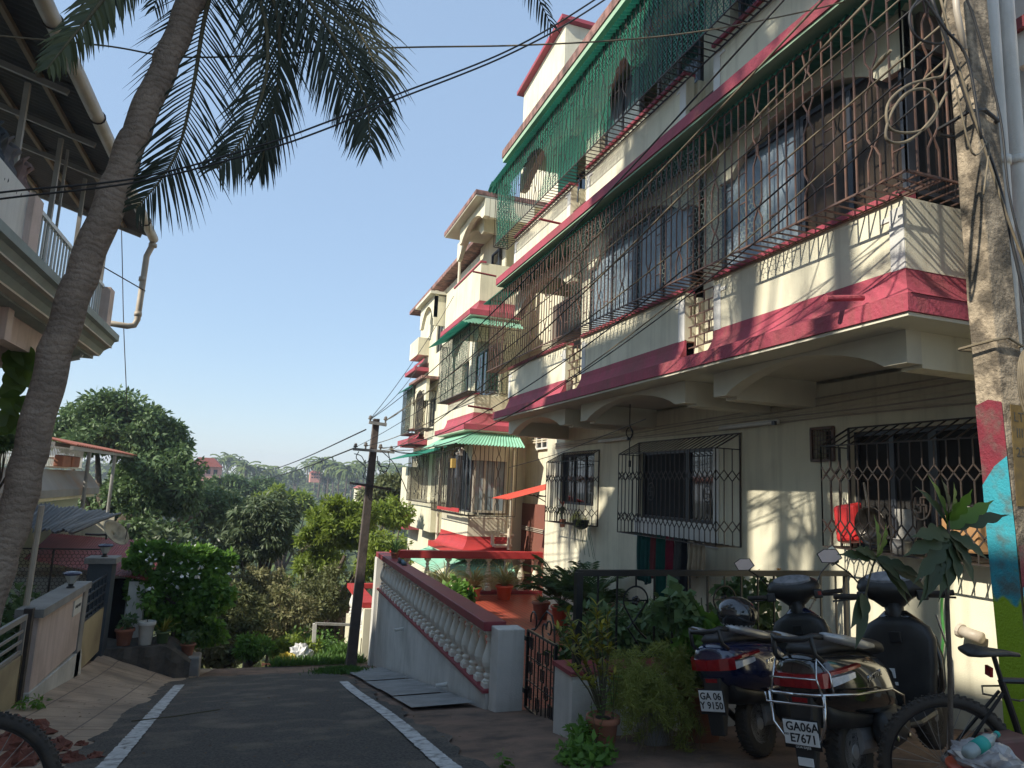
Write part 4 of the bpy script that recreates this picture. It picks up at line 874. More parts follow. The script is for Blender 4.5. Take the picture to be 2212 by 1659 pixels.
def tree(name, label, base, c, r, n, size, m, group=None, cr=.25, nclump=0, trunk_r=.18, asp=.45, limbs=9, cat='tree', extra=(), droop=.2, bark=None, crown='crown'):
    t = thing(name, label, cat, tuple(base), group)
    vs, fs = [], []; off = 0; CC = []
    for (cc_, rr, nn) in [(c, r, n)]+list(extra):
        (v, f), cc = cloud(cc_, rr, nn, size, asp, nclump=nclump, cr=cr, droop=droop); vs.append(v); fs.append(f+off); off += len(v); CC.append(cc)
    raw(crown, np.concatenate(vs), np.concatenate(fs), m, t)
    CC = np.concatenate(CC); mb = MB(); base = Vector(base); cv = Vector(c)
    fork = base.lerp(cv, .45); fork.z = base.z+(cv.z-base.z)*.6
    mb.tube([base, base.lerp(fork, .5)+Vector((.06,.04,0))*trunk_r*4, fork], [trunk_r, trunk_r*.85, trunk_r*.7], 8)
    for i in RNG.choice(len(CC), min(limbs, len(CC)), replace=False):
        e = Vector(CC[i]); mid = fork.lerp(e, .5)+Vector((random.uniform(-.1,.1), 0, -.12*(e-fork).length))
        mb.tube([fork, mid, e], [trunk_r*.5, trunk_r*.3, trunk_r*.08], 6)
    mb.build('trunk', bark or M['bark'], t, smooth=True)
    return t
def pxtree(name, label, px, py, rx, ry, Y, n, size, m, deep=.8, **k):
    c = PY(px, py, Y); s = dep(c)/FPX; base = k.pop('base', None) or (c.x+k.pop('bx', 0), Y, min(gz(c.x, Y), c.z-ry*s)-.3)
    ex = [((lambda p: (p, (a*s, min(a, b)*s*deep, b*s), nn))(tuple(PY(x, y_, Y+dy)))) for (x, y_, a, b, dy, nn) in k.pop('ex', ())]
    return tree(name, label, base, tuple(c), (rx*s, min(rx, ry)*s*deep, ry*s), n, size, m, extra=ex, **k)
GRP = 'trees in the valley beyond the lane'
pxtree('jackfruit_tree', 'huge deep green jackfruit tree towering behind the far terrace canopy on the left', 265, 930, 130, 95, 30, 20000, .20, LM['jack'], trunk_r=.4, nclump=80, cr=.30, group=GRP,
  ex=[(330,1050,120,105,-1,22000), (215,1120,110,90,1,7000), (365,960,55,60,0,4500), (170,930,60,75,1,4500), (470,1100,70,55,2,6500), (310,1180,110,70,-2,8000)])
pxtree('tree', 'dark round tree below the pink house on the hill', 455, 1115, 80, 70, 36, 9000, .26, LM['dark'], trunk_r=.25, group=GRP, nclump=60)
pxtree('mango_tree', 'dark bluish mango tree in the middle of the valley', 560, 1150, 75, 100, 24, 12000, .20, LM['dark'], trunk_r=.2, asp=.28, droop=.7, group=GRP, nclump=70, ex=[(600,1110,50,60,1,3000), (500,1190,55,60,0,3000)])
pxtree('tree', 'bright yellow green mango tree crossed by the leaning utility pole', 735, 1140, 105, 70, 23, 17000, .18, LM['mango'], trunk_r=.16, group=GRP, nclump=110, asp=.34, cr=.2, ex=[(830,1210,65,70,-1,5000), (690,1220,60,40,0,2500), (850,1110,50,50,1,2500)])
pxtree('tree', 'brownish tree standing right against the farthest apartment block', 850, 1060, 50, 45, 33, 3500, .25, LM['olive'], trunk_r=.15, group=GRP, nclump=40, ex=[(800,1075,40,35,2,1500)])
pxtree('tree', 'olive green tree between the dark mango and the round dark tree', 620, 1085, 75, 35, 48, 3500, .4, LM['mango'], trunk_r=.2, group=GRP, nclump=40)
pxtree('tree', 'rounded mid green tree left of the pink hill house view, beyond the dark round tree', 500, 1060, 70, 36, 60, 4500, .42, LM['jack'], trunk_r=.2, group=GRP, nclump=45, ex=[(570,1052,60,26,10,3000)])
pxtree('tree', 'low dark tree on the slope under the jackfruit tree', 370, 1200, 105, 60, 26, 5500, .24, LM['dark'], trunk_r=.15, group=GRP, nclump=60)
for (x, y, a, b, Y, n, mm, lab) in ((600,1340,95,85,21,7000,'dry','dry straw coloured bush behind the yellow bag'), (690,1290,75,85,22,5500,'olive','straggly bush left of the leaning utility pole'), (510,1330,75,90,19.5,6500,'olive','dense dark bush at the end of the lane'), (480,1410,60,45,19,3000,'dry','low dry bush right of the potted shrub'), (560,1260,70,50,22.5,3500,'dry','reddish brown bush under the dark mango tree'), (730,1370,45,40,23,2500,'olive','small bush behind the grass patch'), (660,1180,35,60,30,1500,'dry','thin leafless looking bush between the two mango trees'), (640,1400,60,30,18.6,3000,'mango','low yellow green bush behind the rubbish bags'), (545,1400,45,35,18.4,2600,'shrub','small fresh green bush at the very end of the lane'), (690,1210,60,45,25,4200,'mango','yellow green bush under the bright mango tree'), (590,1270,60,40,23.5,3200,'mango','sunlit bush in front of the dark mango tree')):
    pxtree('bush', lab, x, y, a, b, Y, n, .13, LM[mm], cat='bush', group='bushes on the slope', trunk_r=.05, limbs=22, nclump=70, cr=.22, asp=.35)
# bare twigs and branches of the mango tree
c0 = PY(735, 1330, 22.8); m = MB()
for pts in (((735,1400),(728,1330),(700,1285),(655,1265)),((728,1330),(760,1290),(800,1262),(850,1258)),((728,1330),(715,1300),(722,1250),(745,1200))):
    m.tube([PY(x, y, 22.6) for x, y in pts], [.16,.13,.09,.05], 7)
o = m.build('branches', M['bark'], [o for o in S.objects if o.get('label','').startswith('bright yellow green mango')][0], smooth=True)
t = pxtree('flowering_shrub', 'bright green shrub dotted with white flowers behind the row of pots', 410, 1240, 75, 50, 15.9, 6500, .115, LM['shrub'], cat='shrub', trunk_r=.04, limbs=14, nclump=60, cr=.3, asp=.75, droop=.1,
  base=(-1.5, 15.9, -3.6), ex=[(325,1190,60,22,0,2000),(480,1215,30,25,.1,900),(300,1215,30,18,-.2,800),(455,1290,50,60,-.2,3600),(370,1320,70,55,.2,4200),(320,1270,45,45,0,2200),(430,1370,60,40,.3,2400),(420,1200,60,30,0,2200)], deep=.9)
pc = PY(400, 1215, 15.7); (v, f), _ = cloud(tuple(pc-Vector((0,0,.15))), (1.25,.7,.75), 190, .075, .9, nclump=90, cr=.12, up=1); raw('flowers', v, f, LM['white'], t)
# foliage mass on the left behind the trunk
pxtree('hedge', 'dense dark green leafy mass left of the palm trunk', 5, 940, 50, 60, 15, 2500, .1, LM['jack'], cat='hedge', trunk_r=.05, nclump=30, base=(-4.6,15,-2.4))
def bigleaf(m, p, d, L, w, up=(0,0,1), curl=.25, n=7, lobes=0, fold=.12):
    "broad leaf with a curled blade; lobes>0 cuts the margin"
    p = Vector(p); d = Vector(d).normalized(); s = d.cross(Vector(up)); s = s.normalized() if s.length > .05 else d.orthogonal().normalized(); u = s.cross(d)
    L_, C_, R_2 = [], [], []
    for i in range(n+1):
        t = i/n; ww = w*math.sin(math.pi*min(1, t*.92+.06))**.7*(1-t**4)
        if lobes: ww *= .55+.45*abs(math.sin(t*math.pi*lobes))
        q = p+d*L*t+u*(-curl*L*t*t); L_.append(tuple(q+s*ww/2+u*fold*ww)); C_.append(tuple(q)); R_2.append(tuple(q-s*ww/2+u*fold*ww))
    m.grid([[a, b, c] for a, b, c in zip(L_, C_, R_2)])
pt = thing('pothos_vine', 'climbing pothos with large round leaves left of the palm trunk', 'vine', (-3.6, 11, -2.6)); m = MB(); random.seed(5)
for (x, y) in ((30,770),(45,790),(20,800),(60,770),(15,850),(40,860),(55,830),(25,880),(12,760),(48,745),(5,900),(35,905)):
    a = random.uniform(-2.6,-.5); bigleaf(m, PY(x, y, 10.6), (math.cos(a), -.3, math.sin(a)), .36, .28, up=(0,-1,.3), curl=.1)
m.build('leaves', LM['pothos'], pt, fix=False); MB().tube([PY(5,900,10.7),PY(15,820,10.7),PY(45,760,10.7),PY(60,745,10.7)], .015, 6).build('stem', M['stem'], pt)
ys_ = thing('yard_plants', 'leafy garden plants behind the steel gate and pink wall', 'plant', (-3, 10, -2.7)); (v, f), _ = cloud((-3.15,10.6,-2.1), (.45,2.6,.75), 1500, .13, .6, nclump=60, cr=.35); raw('leaves', v, f, LM['jack'], ys_); MB().tube([(-3.2,10.6,-2.8),(-3.15,10.6,-1.9)], .02, 6).build('stem', M['stem'], ys_)
# ---------------- coconut palm ----------------
PT = thing('coconut_palm', 'leaning coconut palm in front of the left house with fronds hanging over the lane', 'palm', (-1.75, 5.0, -2.1))
tp = [(-80,1460),(-5,1225),(35,1100),(67,979),(118,760),(175,603),(243,418),(292,292),(360,131),(415,0),(465,-110),(510,-220),(545,-330)]; tw = [98,86,82,80,78,77,74,68,64,62,61,60,58]
pts = []; rr = []
for i, ((x, y), w) in enumerate(zip(tp, tw)): p = PY(x, y, 5.0-.03*i); pts.append(p); rr.append(w/2*dep(p)/FPX*.83)
pf, rf = [], []
for i in range(len(pts)-1):
    for k in range(14):
        t = k/14; pf.append(pts[i].lerp(pts[i+1], t)+Vector((.008*math.sin(i*3+k*.5), 0, 0))); rf.append((rr[i]*(1-t)+rr[i+1]*t)*(1+.006*math.sin(k*1.3+i)))
pf.insert(0, pf[0]+Vector((-.25,0,-.9))); rf.insert(0, rf[0]*1.25)
PM = mat('palm_trunk_bark', (.30,.235,.18), (.20,.155,.12), 5, .95, 1, 45, dirt=(.36,.29,.23), damt=.6, dscale=4)
tt = PM.node_tree; wv = tt.nodes.new('ShaderNodeTexWave'); wv.wave_type = 'BANDS'; wv.bands_direction = 'Z'; wv.inputs['Scale'].default_value = 6.5; wv.inputs['Distortion'].default_value = 9; wv.inputs['Detail'].default_value = 4; wv.inputs['Detail Scale'].default_value = 1.5
tcn = [n for n in tt.nodes if n.type == 'TEX_COORD'][0]; tt.links.new(tcn.outputs['Object'], wv.inputs['Vector']); bb = tt.nodes['Principled BSDF']; src = bb.inputs['Base Color'].links[0].from_socket
mx = tt.nodes.new('ShaderNodeMix'); mx.data_type = 'RGBA'; mx.blend_type = 'MULTIPLY'; mx.inputs[0].default_value = .38; tt.links.new(src, mx.inputs[6]); rp = tt.nodes.new('ShaderNodeValToRGB'); rp.color_ramp.elements[0].position = .05; rp.color_ramp.elements[0].color = (.45,.42,.4,1); rp.color_ramp.elements[1].position = .35; tt.links.new(wv.outputs['Fac'], rp.inputs[0]); tt.links.new(rp.outputs[0], mx.inputs[7]); tt.links.new(mx.outputs[2], bb.inputs['Base Color'])
bn = [n for n in tt.nodes if n.type == 'BUMP'][0]; b2 = tt.nodes.new('ShaderNodeBump'); b2.inputs['Strength'].default_value = .35; b2.inputs['Distance'].default_value = .01; tt.links.new(wv.outputs['Fac'], b2.inputs['Height']); tt.links.new(bn.outputs[0], b2.inputs['Normal']); tt.links.new(b2.outputs[0], bb.inputs['Normal'])
MB().tube(pf, rf, 20).build('trunk', PM, PT, smooth=True)
def catmull(P, n):
    P = [2*P[0]-P[1]]+list(P)+[2*P[-1]-P[-2]]; out = []
    for i in range(1, len(P)-2):
        for k in range(n):
            t = k/n; out.append(.5*((2*P[i])+(P[i+1]-P[i-1])*t+(2*P[i-1]-5*P[i]+4*P[i+1]-P[i+2])*t*t+(3*P[i]-P[i-1]-3*P[i+1]+P[i+2])*t**3))
    return out+[P[-2]]
def frond(root, P, n=70, LL=.62, wid=.032, hang=.9, m=None, side=None, spread=.8, mt=None, seed=0, r0=.02):
    rs = random.Random(seed); c = catmull([Vector(p) for p in P], max(2, n//(len(P)-1))); N_ = len(c)
    rc = MB().tube(c[::2]+[c[-1]], [r0*(1-.85*i/max(1, len(c[::2]))) for i in range(len(c[::2])+1)], 6)
    vs, fs = [], []
    for i in range(2, N_-1):
        t = i/N_; T = (c[i+1]-c[i-1]).normalized(); up = Vector(side) if side else Vector((0,0,1)); s = T.cross(up)
        if s.length < .1: s = T.cross(Vector((0,1,0)))
        s.normalize(); L = LL*(math.sin(math.pi*min(1, .18+t*.80))**.6)*rs.uniform(.8,1.08)
        for sg in (-1, 1):
            d = (s*sg*spread+T*(.55+.5*t)+Vector((rs.uniform(-.1,.1), rs.uniform(-.1,.1), rs.uniform(-.1,.1)))).normalized(); p = c[i]; pr = []; w = wid*rs.uniform(.8,1.2)
            h = hang*rs.uniform(.6,1.3)
            for k in range(5):
                q = k/4; pr.append((p.copy(), w*(.5+.9*q if q < .3 else 1.05*(1-q)**.8+.05))); dd = (d+Vector((0,0,-h*(q+.15)*1.1))).normalized(); p = p+dd*L/4
            nrm = Vector((rs.uniform(-.5,.5), -1, rs.uniform(-.5,.5)))
            b = len(vs)
            for q, ww in pr:
                sv = d.cross(nrm).normalized()*ww/2; vs += [tuple(q-sv), tuple(q+sv)]
            for k in range(4): fs.append((b+2*k, b+2*k+1, b+2*k+3, b+2*k+2))
    fr = raw('frond', vs, fs, mt or LM['palm'], root); rc.build('midrib', M['stem'], fr)
    return fr
Fp = lambda L, Y0, Y1: [PY(x, y, Y0+(Y1-Y0)*i/(len(L)-1)) for i, (x, y) in enumerate(L)]
frond(PT, Fp([(520,-190),(470,-60),(442,40),(418,185),(389,311),(350,384),(292,452)], 4.7, 4.8), 92, .58, .017, .5, seed=1, side=(0,-1,0))
frond(PT, Fp([(530,-200),(545,-60),(575,60),(572,180),(530,290),(470,365)], 4.6, 4.4), 66, .52, .021, 1.1, seed=2, side=(.3,-.9,.3))
frond(PT, Fp([(540,-200),(560,-90),(600,40),(600,190),(580,290),(560,370)], 4.5, 4.6), 62, .48, .021, 1.3, seed=3, spread=.5, side=(0,-1,.2))
frond(PT, Fp([(545,-200),(600,-90),(680,20),(745,120),(790,220),(800,320)], 4.6, 4.3), 66, .58, .022, 1.1, seed=4, side=(-.2,-.8,.5))
frond(PT, Fp([(545,-210),(620,-110),(700,-20),(770,60),(812,150),(820,250)], 4.7, 4.5), 66, .56, .020, 1.2, seed=5, side=(-.3,-.9,.2))
frond(PT, Fp([(530,-200),(560,-80),(640,30),(700,120),(745,210),(775,300)], 4.8, 4.7), 50, .5, .020, 1.3, seed=6, side=(0,-1,.2))
frond(PT, Fp([(500,-210),(400,-140),(310,-80),(240,-20),(190,40),(140,100),(100,150)], 4.5, 4.1), 70, .30, .026, 1.1, seed=7, side=(.2,-.9,.4), mt=leafmat('paler_coconut_leaflets', (.03,.045,.022), (.10,.11,.03), .25))
frond(PT, Fp([(500,-210),(420,-130),(340,-90),(280,-60),(235,-10),(215,50)], 4.8, 4.6), 60, .30, .026, 1.1, seed=8, side=(.2,-.9,.4))
for i, (a, l) in enumerate(((0.4,2.6),(1.2,2.8),(2.0,2.4),(3.0,2.6),(4.0,2.5),(5.2,2.6))):
    c = Vector((-.35,4.7,4.6)); frond(PT, [c, c+Vector((math.cos(a)*l*.4, math.sin(a)*l*.4, .7)), c+Vector((math.cos(a)*l*.8, math.sin(a)*l*.8, .6)), c+Vector((math.cos(a)*l*1.1, math.sin(a)*l*1.1, -.1))], 60, .5, .03, .9, seed=20+i)
# ---------------- far palms, woods, houses on the hill ----------------
def farpalm(name='far_palm'):
    t = thing(name, 'x', 'palm', (0,0,0)); MB().tube([(0,0,0),(.25,0,4),(.2,0,8)], [.22,.16,.13], 6).build('trunk', M['bark'], t)
    vs, fs = [], []; rs = random.Random(4)
    for i in range(30):
        a = rs.uniform(0, 6.28); e = rs.uniform(-.5,1.2); p = Vector((.2,0,8)); w = .26
        for k in range(5):
            d = Vector((math.cos(a)*math.cos(e), math.sin(a)*math.cos(e), math.sin(e))); s = d.cross(Vector((0,0,1))).normalized()*w*(1 if k < 3 else .6)
            b = len(vs); q = p+d*.62; vs += [tuple(p-s+Vector((0,0,-.25))), tuple(p+s+Vector((0,0,-.25))), tuple(q+s*.85+Vector((0,0,-.3))), tuple(q-s*.85+Vector((0,0,-.3))), tuple(p), tuple(q)]
            fs += [(b, b+4, b+5, b+3), (b+4, b+1, b+2, b+5)]; p = q; e -= .33
    raw('crown', vs, fs, LM['far'], t); return t
hzf = lambda x, y: max(zb(y), hill(x, y))
spots = []
for (x, y) in ((455,1012),(478,1000),(497,995),(515,1003),(530,1015),(548,1020),(575,1022),(668,1012),(684,1006),(693,1004),(702,1010),(712,1014),(724,1008),(735,1016),(748,1020),(762,1014),(775,1018),(790,1012),(822,1010),(838,1014),(850,1020),(600,1026),(640,1024),(868,1016)):
    spots.append((x, y, random.uniform(150, 225)))
fp = None; pos = ['left','middle','right']
for i, (x, y, Y) in enumerate(spots):
    c = PY(x, y-7, Y); base = (c.x, Y, c.z-8)
    L = 'coconut palm on the far ridge '+('left, near the pink hill house' if x < 560 else ('centre, above the bright mango tree' if x < 780 else 'right, beside the apartment block'))
    if fp is None: fp = farpalm(); fp.location = base; fp['label'] = L; fp['group'] = 'palms on the far ridge left'; o = fp
    else: o = dup(fp, base, L, rot=(0,0,i*1.3), scale=(1.15,1.15,1))
    o['group'] = 'palms on the far ridge '+('left' if x < 560 else ('centre' if x < 780 else 'right'))
n = 1500; vs, fs = [], []; off = 0
for i in range(n):
    y = RNG.uniform(75, 290); x = RNG.uniform(-.30, .26)*y; z = hzf(x, y); h = RNG.uniform(2.5, 6.5) if y > 120 else RNG.uniform(2, 5)
    if z+h*.9 > y*.0125: h = max(1.5, (y*.0125-z)/.9)
    (v, f), _ = cloud((x, y, z+h*.45), (h*1.3, h*1.3, h*.55), 95, 1.15, .8, nclump=8, cr=.5); vs.append(v); fs.append(f+off); off += len(v)
tag(raw('distant_wood', np.concatenate(vs), np.concatenate(fs), LM['far'], origin=(0,180,-14)), 'hazy wooded hillside across the valley', 'woodland', kind='stuff')
vs, fs = [], []; off = 0
for i in range(420):
    y = RNG.uniform(27, 75); x = RNG.uniform(-.32, .28)*y; z = zb(y); h = RNG.uniform(2, 3.6)
    (v, f), _ = cloud((x, y, z+h*.4), (h*.9, h*.9, h*.6), 110, .5, .6, nclump=14, cr=.4); vs.append(v); fs.append(f+off); off += len(v)
tag(raw('valley_scrub', np.concatenate(vs), np.concatenate(fs), LM['olive'], origin=(0,50,-14)), 'tangled green scrub covering the valley floor', 'scrub', kind='stuff')
for (x, y, rx, Y) in ((600,1032,22,170),(640,1030,18,190),(705,1034,16,180),(760,1036,15,175)):
    c = PY(x, y, Y); s = c.length/FPX; tree('tree', 'sunlit yellow green tree on the far hill', (c.x, Y, c.z-6), tuple(c), (rx*s, rx*s, rx*s*.6), 700, .9, LM['farbright'], group='sunlit trees on the far hill', trunk_r=.3)
def farhouse(x, y, Y, w, h, wall, roof, lab):
    c = PY(x, y, Y); t = thing('hill_house', lab, 'house', tuple(c)); s = c.length/FPX; W_, H_ = w*s/2, h*s
    f = MB().box(c.x-W_, c.x+W_, Y, Y+5, c.z-H_-.6, c.z).build('wall', wall, t)
    MB().prism([(c.x-W_*1.1, c.z), (c.x-W_*.5, c.z+H_*.35), (c.x+W_*.5, c.z+H_*.35), (c.x+W_*1.1, c.z)], 'y', Y-.6, Y+5.5).build('roof', roof, t)
    for k in range(4):
        for q in range(2): MB().box(c.x-W_*.8+k*W_*.45, c.x-W_*.55+k*W_*.45, Y-.04, Y+.1, c.z-H_*(.28+.45*q), c.z-H_*(.1+.45*q)).build('window', M['dark'], t)
pinkm = mat('pink_house_wall', (.62,.28,.22), (.55,.25,.2), 1, .8); rt = mat('red_tile_roof_far', (.40,.10,.07))
farhouse(444, 1008, 130, 56, 50, pinkm, rt, 'pink house with arched openings on the wooded hill')
farhouse(683, 1022, 175, 22, 14, pinkm, rt, 'small red roofed house on the far ridge')
farhouse(800, 1056, 110, 50, 24, M['cream'], rt, 'house with brown roof right of the leaning utility pole')
farhouse(735, 1320, 34, 60, 40, mat('pink_shed_wall', (.5,.28,.22)), rt, 'pinkish shed seen low through the branches')
# ---------------- grass and weeds ----------------
def blades(n, fx, fy, h, w=.012, m='grass', name='grass', lab='', z=None, lean=.5):
    x = fx(n); y = fy(n); zz = np.array([(z or gz)(a, b) for a, b in zip(x, y)]); P = np.stack([x, y, zz], 1)
    D = RNG.normal(size=(n, 3))*lean; D[:, 2] = 1; L = h*(.5+RNG.random(n)); v, f = leaves(P, D, rnd(n), L, np.full(n, w)+L*.03)
    return raw(name, v, f, LM[m], origin=(float(x.mean()), float(y.mean()), float(zz.mean())))
m0 = blades(14000, lambda n: RNG.uniform(.55, 2.55, n), lambda n: RNG.uniform(16.9, 23, n), .20, .02, z=lambda a, b: gz(a, b)+.35*max(0, (a-.8))*(b > 18)); tag(m0, 'bright green grass patch at the end of the lane', 'grass', kind='stuff')
m0 = blades(2600, lambda n: RNG.normal(1.75, .2, n), lambda n: RNG.normal(14.6, .25, n), .10, .015); tag(m0, 'tuft of grass at the road edge near the pole', 'grass', kind='stuff')
(v, f), _ = cloud((1.6,19.5,-4.55), (1.1,1.6,.75), 6000, .10, .5, nclump=120, cr=.3); tag(raw('weeds', v, f, LM['grass'], origin=(1.6,19.5,-5.2)), 'leafy weeds heaped behind the concrete post', 'weeds', kind='stuff')
# leaf litter and grit on the dirt
n = 900; x = RNG.uniform(-2.3, 5.8, n); y = RNG.uniform(3.2, 17.3, n); keep = ~((x > 2.6)&(y > 5.8)); x, y = x[keep], y[keep]; n = len(x); P = np.stack([x, y, [gz(a, b)+.022 for a, b in zip(x, y)]], 1); D = rnd(n); D[:, 2] *= .1; Nn = rnd(n)*.25; Nn[:, 2] = 1
v, f = leaves(P, D, Nn, RNG.uniform(.02,.06, n), RNG.uniform(.012,.03, n)); tag(raw('leaf_litter', v, f, mat('dry_leaf_litter', (.22,.15,.08), (.08,.05,.03), 1, .9, island=True), origin=(0,8,-2)), 'dry leaves and grit scattered over the lane and dirt', 'litter', kind='stuff')
# ---------------- scooters ----------------
def ring(x, hw, zb_, zt_, n=16, pw=2.6, yc=0):
    out = []
    for k in range(n):
        a = 2*math.pi*k/n; c, s = math.cos(a), math.sin(a)
        out.append((x, yc+hw*math.copysign(abs(c)**(2/pw), c), (zb_+zt_)/2+(zt_-zb_)/2*math.copysign(abs(s)**(2/pw), s)))
    return out
def ringz(z, xc, hx, hw, n=16, pw=2.6): return [(p[0], p[1], z) for p in [(xc+hx*math.copysign(abs(math.cos(a))**(2/pw), math.cos(a)), hw*math.copysign(abs(math.sin(a))**(2/pw), math.sin(a)), z) for a in [2*math.pi*k/n for k in range(n)]]]
def text(body, size, mt, parent, M_, name='lettering', ext=.0006, bold=0, sp=1):
    cu = bpy.data.curves.new(name, 'FONT'); cu.body = body; cu.size = size; cu.align_x = 'CENTER'; cu.align_y = 'CENTER'; cu.extrude = ext; cu.offset = bold; cu.space_character = sp; cu.resolution_u = 3
    o = bpy.data.objects.new(name, cu); S.collection.objects.link(o); bpy.context.view_layer.update()
    me = bpy.data.meshes.new_from_object(o.evaluated_get(bpy.context.evaluated_depsgraph_get())); bpy.data.objects.remove(o); bpy.data.curves.remove(cu)
    o = bpy.data.objects.new(name, me); S.collection.objects.link(o); me.materials.clear(); me.materials.append(mt); me.transform(M_)
    if parent: o.parent = parent
    WL[o.name] = (0,0,0); return o
M['tailred'] = mat('red_tail_lens', (.20,.004,.006), (.30,.01,.012), 20, .15, spec=.7, coat=.4); M['clear'] = mat('clear_lens', (.45,.45,.45), (.6,.6,.6), 40, .12, spec=.9, coat=.6)
M['seat'] = mat('black_vinyl_seat', (.022,.02,.018), (.035,.03,.027), 8, .5, .15, 150); M['plastic'] = mat('black_plastic', (.018,.018,.018), (.03,.029,.027), 9, .42, .1, 200)
M['plate'] = mat('number_plate_white', (.68,.69,.68), (.6,.61,.6), 9, .4); M['mirror'] = mat('mirror_glass', (.75,.78,.8), (.75,.78,.8), rough=.03, metal=1)
M['ivory'] = mat('grey_beige_paint', (.30,.28,.23), (.26,.24,.2), 4, .35, coat=.3)
def steer(m, a=.42, px=.97):
    c, s_ = math.cos(a), math.sin(a); m.v = [(px+(v[0]-px)*c-v[1]*s_, (v[0]-px)*s_+v[1]*c, v[2]+.025) for v in m.v]; return m
def wheel(root, x, r=.215, w=.1, rimr=.13, name='wheel'):
    t = MB().lathe([(rimr,-w*.36),(r*.86,-w*.5),(r*.955,-w*.42),(r,-w*.2),(r*1.005,0),(r,w*.2),(r*.955,w*.42),(r*.86,w*.5),(rimr,w*.36)], (x,0,r), 40, ax='y').build(name, M['rubber'], root, smooth=True)
    m = MB()
    for k in range(36):
        a = 2*math.pi*k/36
        for s_ in (-1, 1): m.bar((x+r*math.cos(a), s_*.002, r+r*math.sin(a)), (x+r*math.cos(a+.09), s_*w*.42, r+r*.97*math.sin(a+.09)), .012, .008)
    m.build('tread', M['rubber'], t, fix=False)
    m = MB().lathe([(rimr+.004,-w*.36),(rimr,-w*.30),(rimr*.86,-w*.22),(rimr*.8,-w*.12),(rimr*.4,-w*.20),(rimr*.3,-w*.38),(0,-w*.4)], (x,0,r), 30, ax='y').lathe([(rimr+.004,w*.36),(rimr*.86,w*.2),(0,w*.15)], (x,0,r), 30, ax='y')
    m.build('rim', M['silver'], t, smooth=False)
    m = MB()
    for k in range(8): a = 2*math.pi*k/8; m.bar((x+rimr*.62*math.cos(a-.16), -w*.24, r+rimr*.62*math.sin(a-.16)), (x+rimr*.62*math.cos(a+.16), -w*.24, r+rimr*.62*math.sin(a+.16)), .028, .01)
    m.build('rim_slot', M['black'], t, fix=False)
def scooter(label, paint, l1, l2, pos, th, lean, guard, sil):
    R0 = thing('scooter', label, 'scooter', (0,0,0), 'scooters parked by the railing')
    P = paint; by = {}
    wheel(R0, 0); wheel(R0, 1.24)
    MB().loft([ring(-.475,.085,.60,.755), ring(-.45,.135,.545,.79), ring(-.36,.175,.49,.81), ring(-.24,.20,.45,.81), ring(-.10,.215,.42,.80), ring(.06,.22,.39,.78), ring(.22,.21,.37,.755), ring(.36,.18,.34,.71), ring(.47,.13,.30,.56)]).build('body_panel', P, R0, smooth=True)
    MB().loft([ring(-.40,.09,.565,.60), ring(-.36,.12,.40,.56), ring(-.15,.13,.36,.52), ring(.3,.12,.30,.45), ring(.46,.1,.27,.40)]).build('inner_mudguard', M['plastic'], R0, smooth=True)
    MB().loft([ring(-.40,.085,.785,.83), ring(-.34,.125,.78,.865), ring(-.15,.145,.775,.875), ring(.0,.15,.765,.86), ring(.14,.15,.75,.835), ring(.30,.14,.73,.82), ring(.44,.12,.70,.80), ring(.52,.08,.69,.745)]).build('seat', M['seat'], R0, smooth=True, sub=1)
    m = MB()
    for s_ in (-1, 1):
        m.loft([ring(.16,.006,.775,.80,8,2,s_*.176), ring(.0,.022,.785,.84,8,3,s_*.184), ring(-.2,.026,.825,.885,8,3,s_*.176), ring(-.38,.024,.875,.915,8,3,s_*.145)])
    m.build('grab_rail', M['silver'], R0, smooth=True)
    MB().tube([(-.36,-.135,.885),(-.45,-.12,.90),(-.485,-.08,.885),(-.49,0,.88),(-.485,.08,.885),(-.45,.12,.90),(-.36,.135,.885)], .017, 8).tube([(-.46,-.115,.895),(-.455,-.12,.80),(-.40,-.13,.76)], .014, 8).tube([(-.46,.115,.895),(-.455,.12,.80),(-.40,.13,.76)], .014, 8).build('grab_handle', M['plastic'], R0, smooth=True)
    pth = [(-.488,0),(-.486,.05),(-.482,.092),(-.458,.140),(-.41,.165),(-.35,.186),(-.28,.201),(-.22,.211),(-.16,.219)]
    def lamp(i0, i1, zf, nm, mt, pa, s_=1, th=.010):
        P_ = pth[i0:i1+1]; n_ = len(P_)-1; rings = []
        for i, (x, y) in enumerate(P_):
            z0, z1 = zf(i/n_); k = th; nx_, ny_ = (-1, .2) if y < .1 else (-.45, .9)
            rings.append([(x-nx_*.02, s_*(y-ny_*.02), z0), (x+nx_*k, s_*(y+ny_*k), z0+.004), (x+nx_*k, s_*(y+ny_*k), z1-.004), (x-nx_*.02, s_*(y-ny_*.02), z1)])
        return MB().loft(rings).build(nm, mt, pa)
    for s_ in (-1, 1):
        t_ = lamp(0, 4, lambda t: (.625+.0*t, .70+.01*t), 'tail_light', M['tailred'], R0, s_)
        lamp(4, 7, lambda t: (.628+.03*t, .682+.012*t), 'indicator_lens', M['clear'], t_, s_); lamp(4, 8, lambda t: (.687+.02*t, .712+.018*t), 'lamp_strip', M['tailred'], t_, s_, .012)
    MB().loft([[(-.47,-.07,.58),(-.47,.07,.58),(-.36,.08,.58),(-.36,-.08,.58)], [(-.50,-.06,.40),(-.50,.06,.40),(-.40,.06,.40),(-.40,-.06,.40)], [(-.50,-.055,.22),(-.50,.055,.22),(-.46,.05,.22),(-.46,-.05,.22)]]).build('rear_mudguard', M['plastic'], R0, bevel=.008)
    MB().box(-.475,-.468,-.045,.045,.545,.575).build('reflector', M['tailred'], R0)
    pw, ph = (.10, .062) if guard else (.092, .066); pz = .44 if not guard else .40
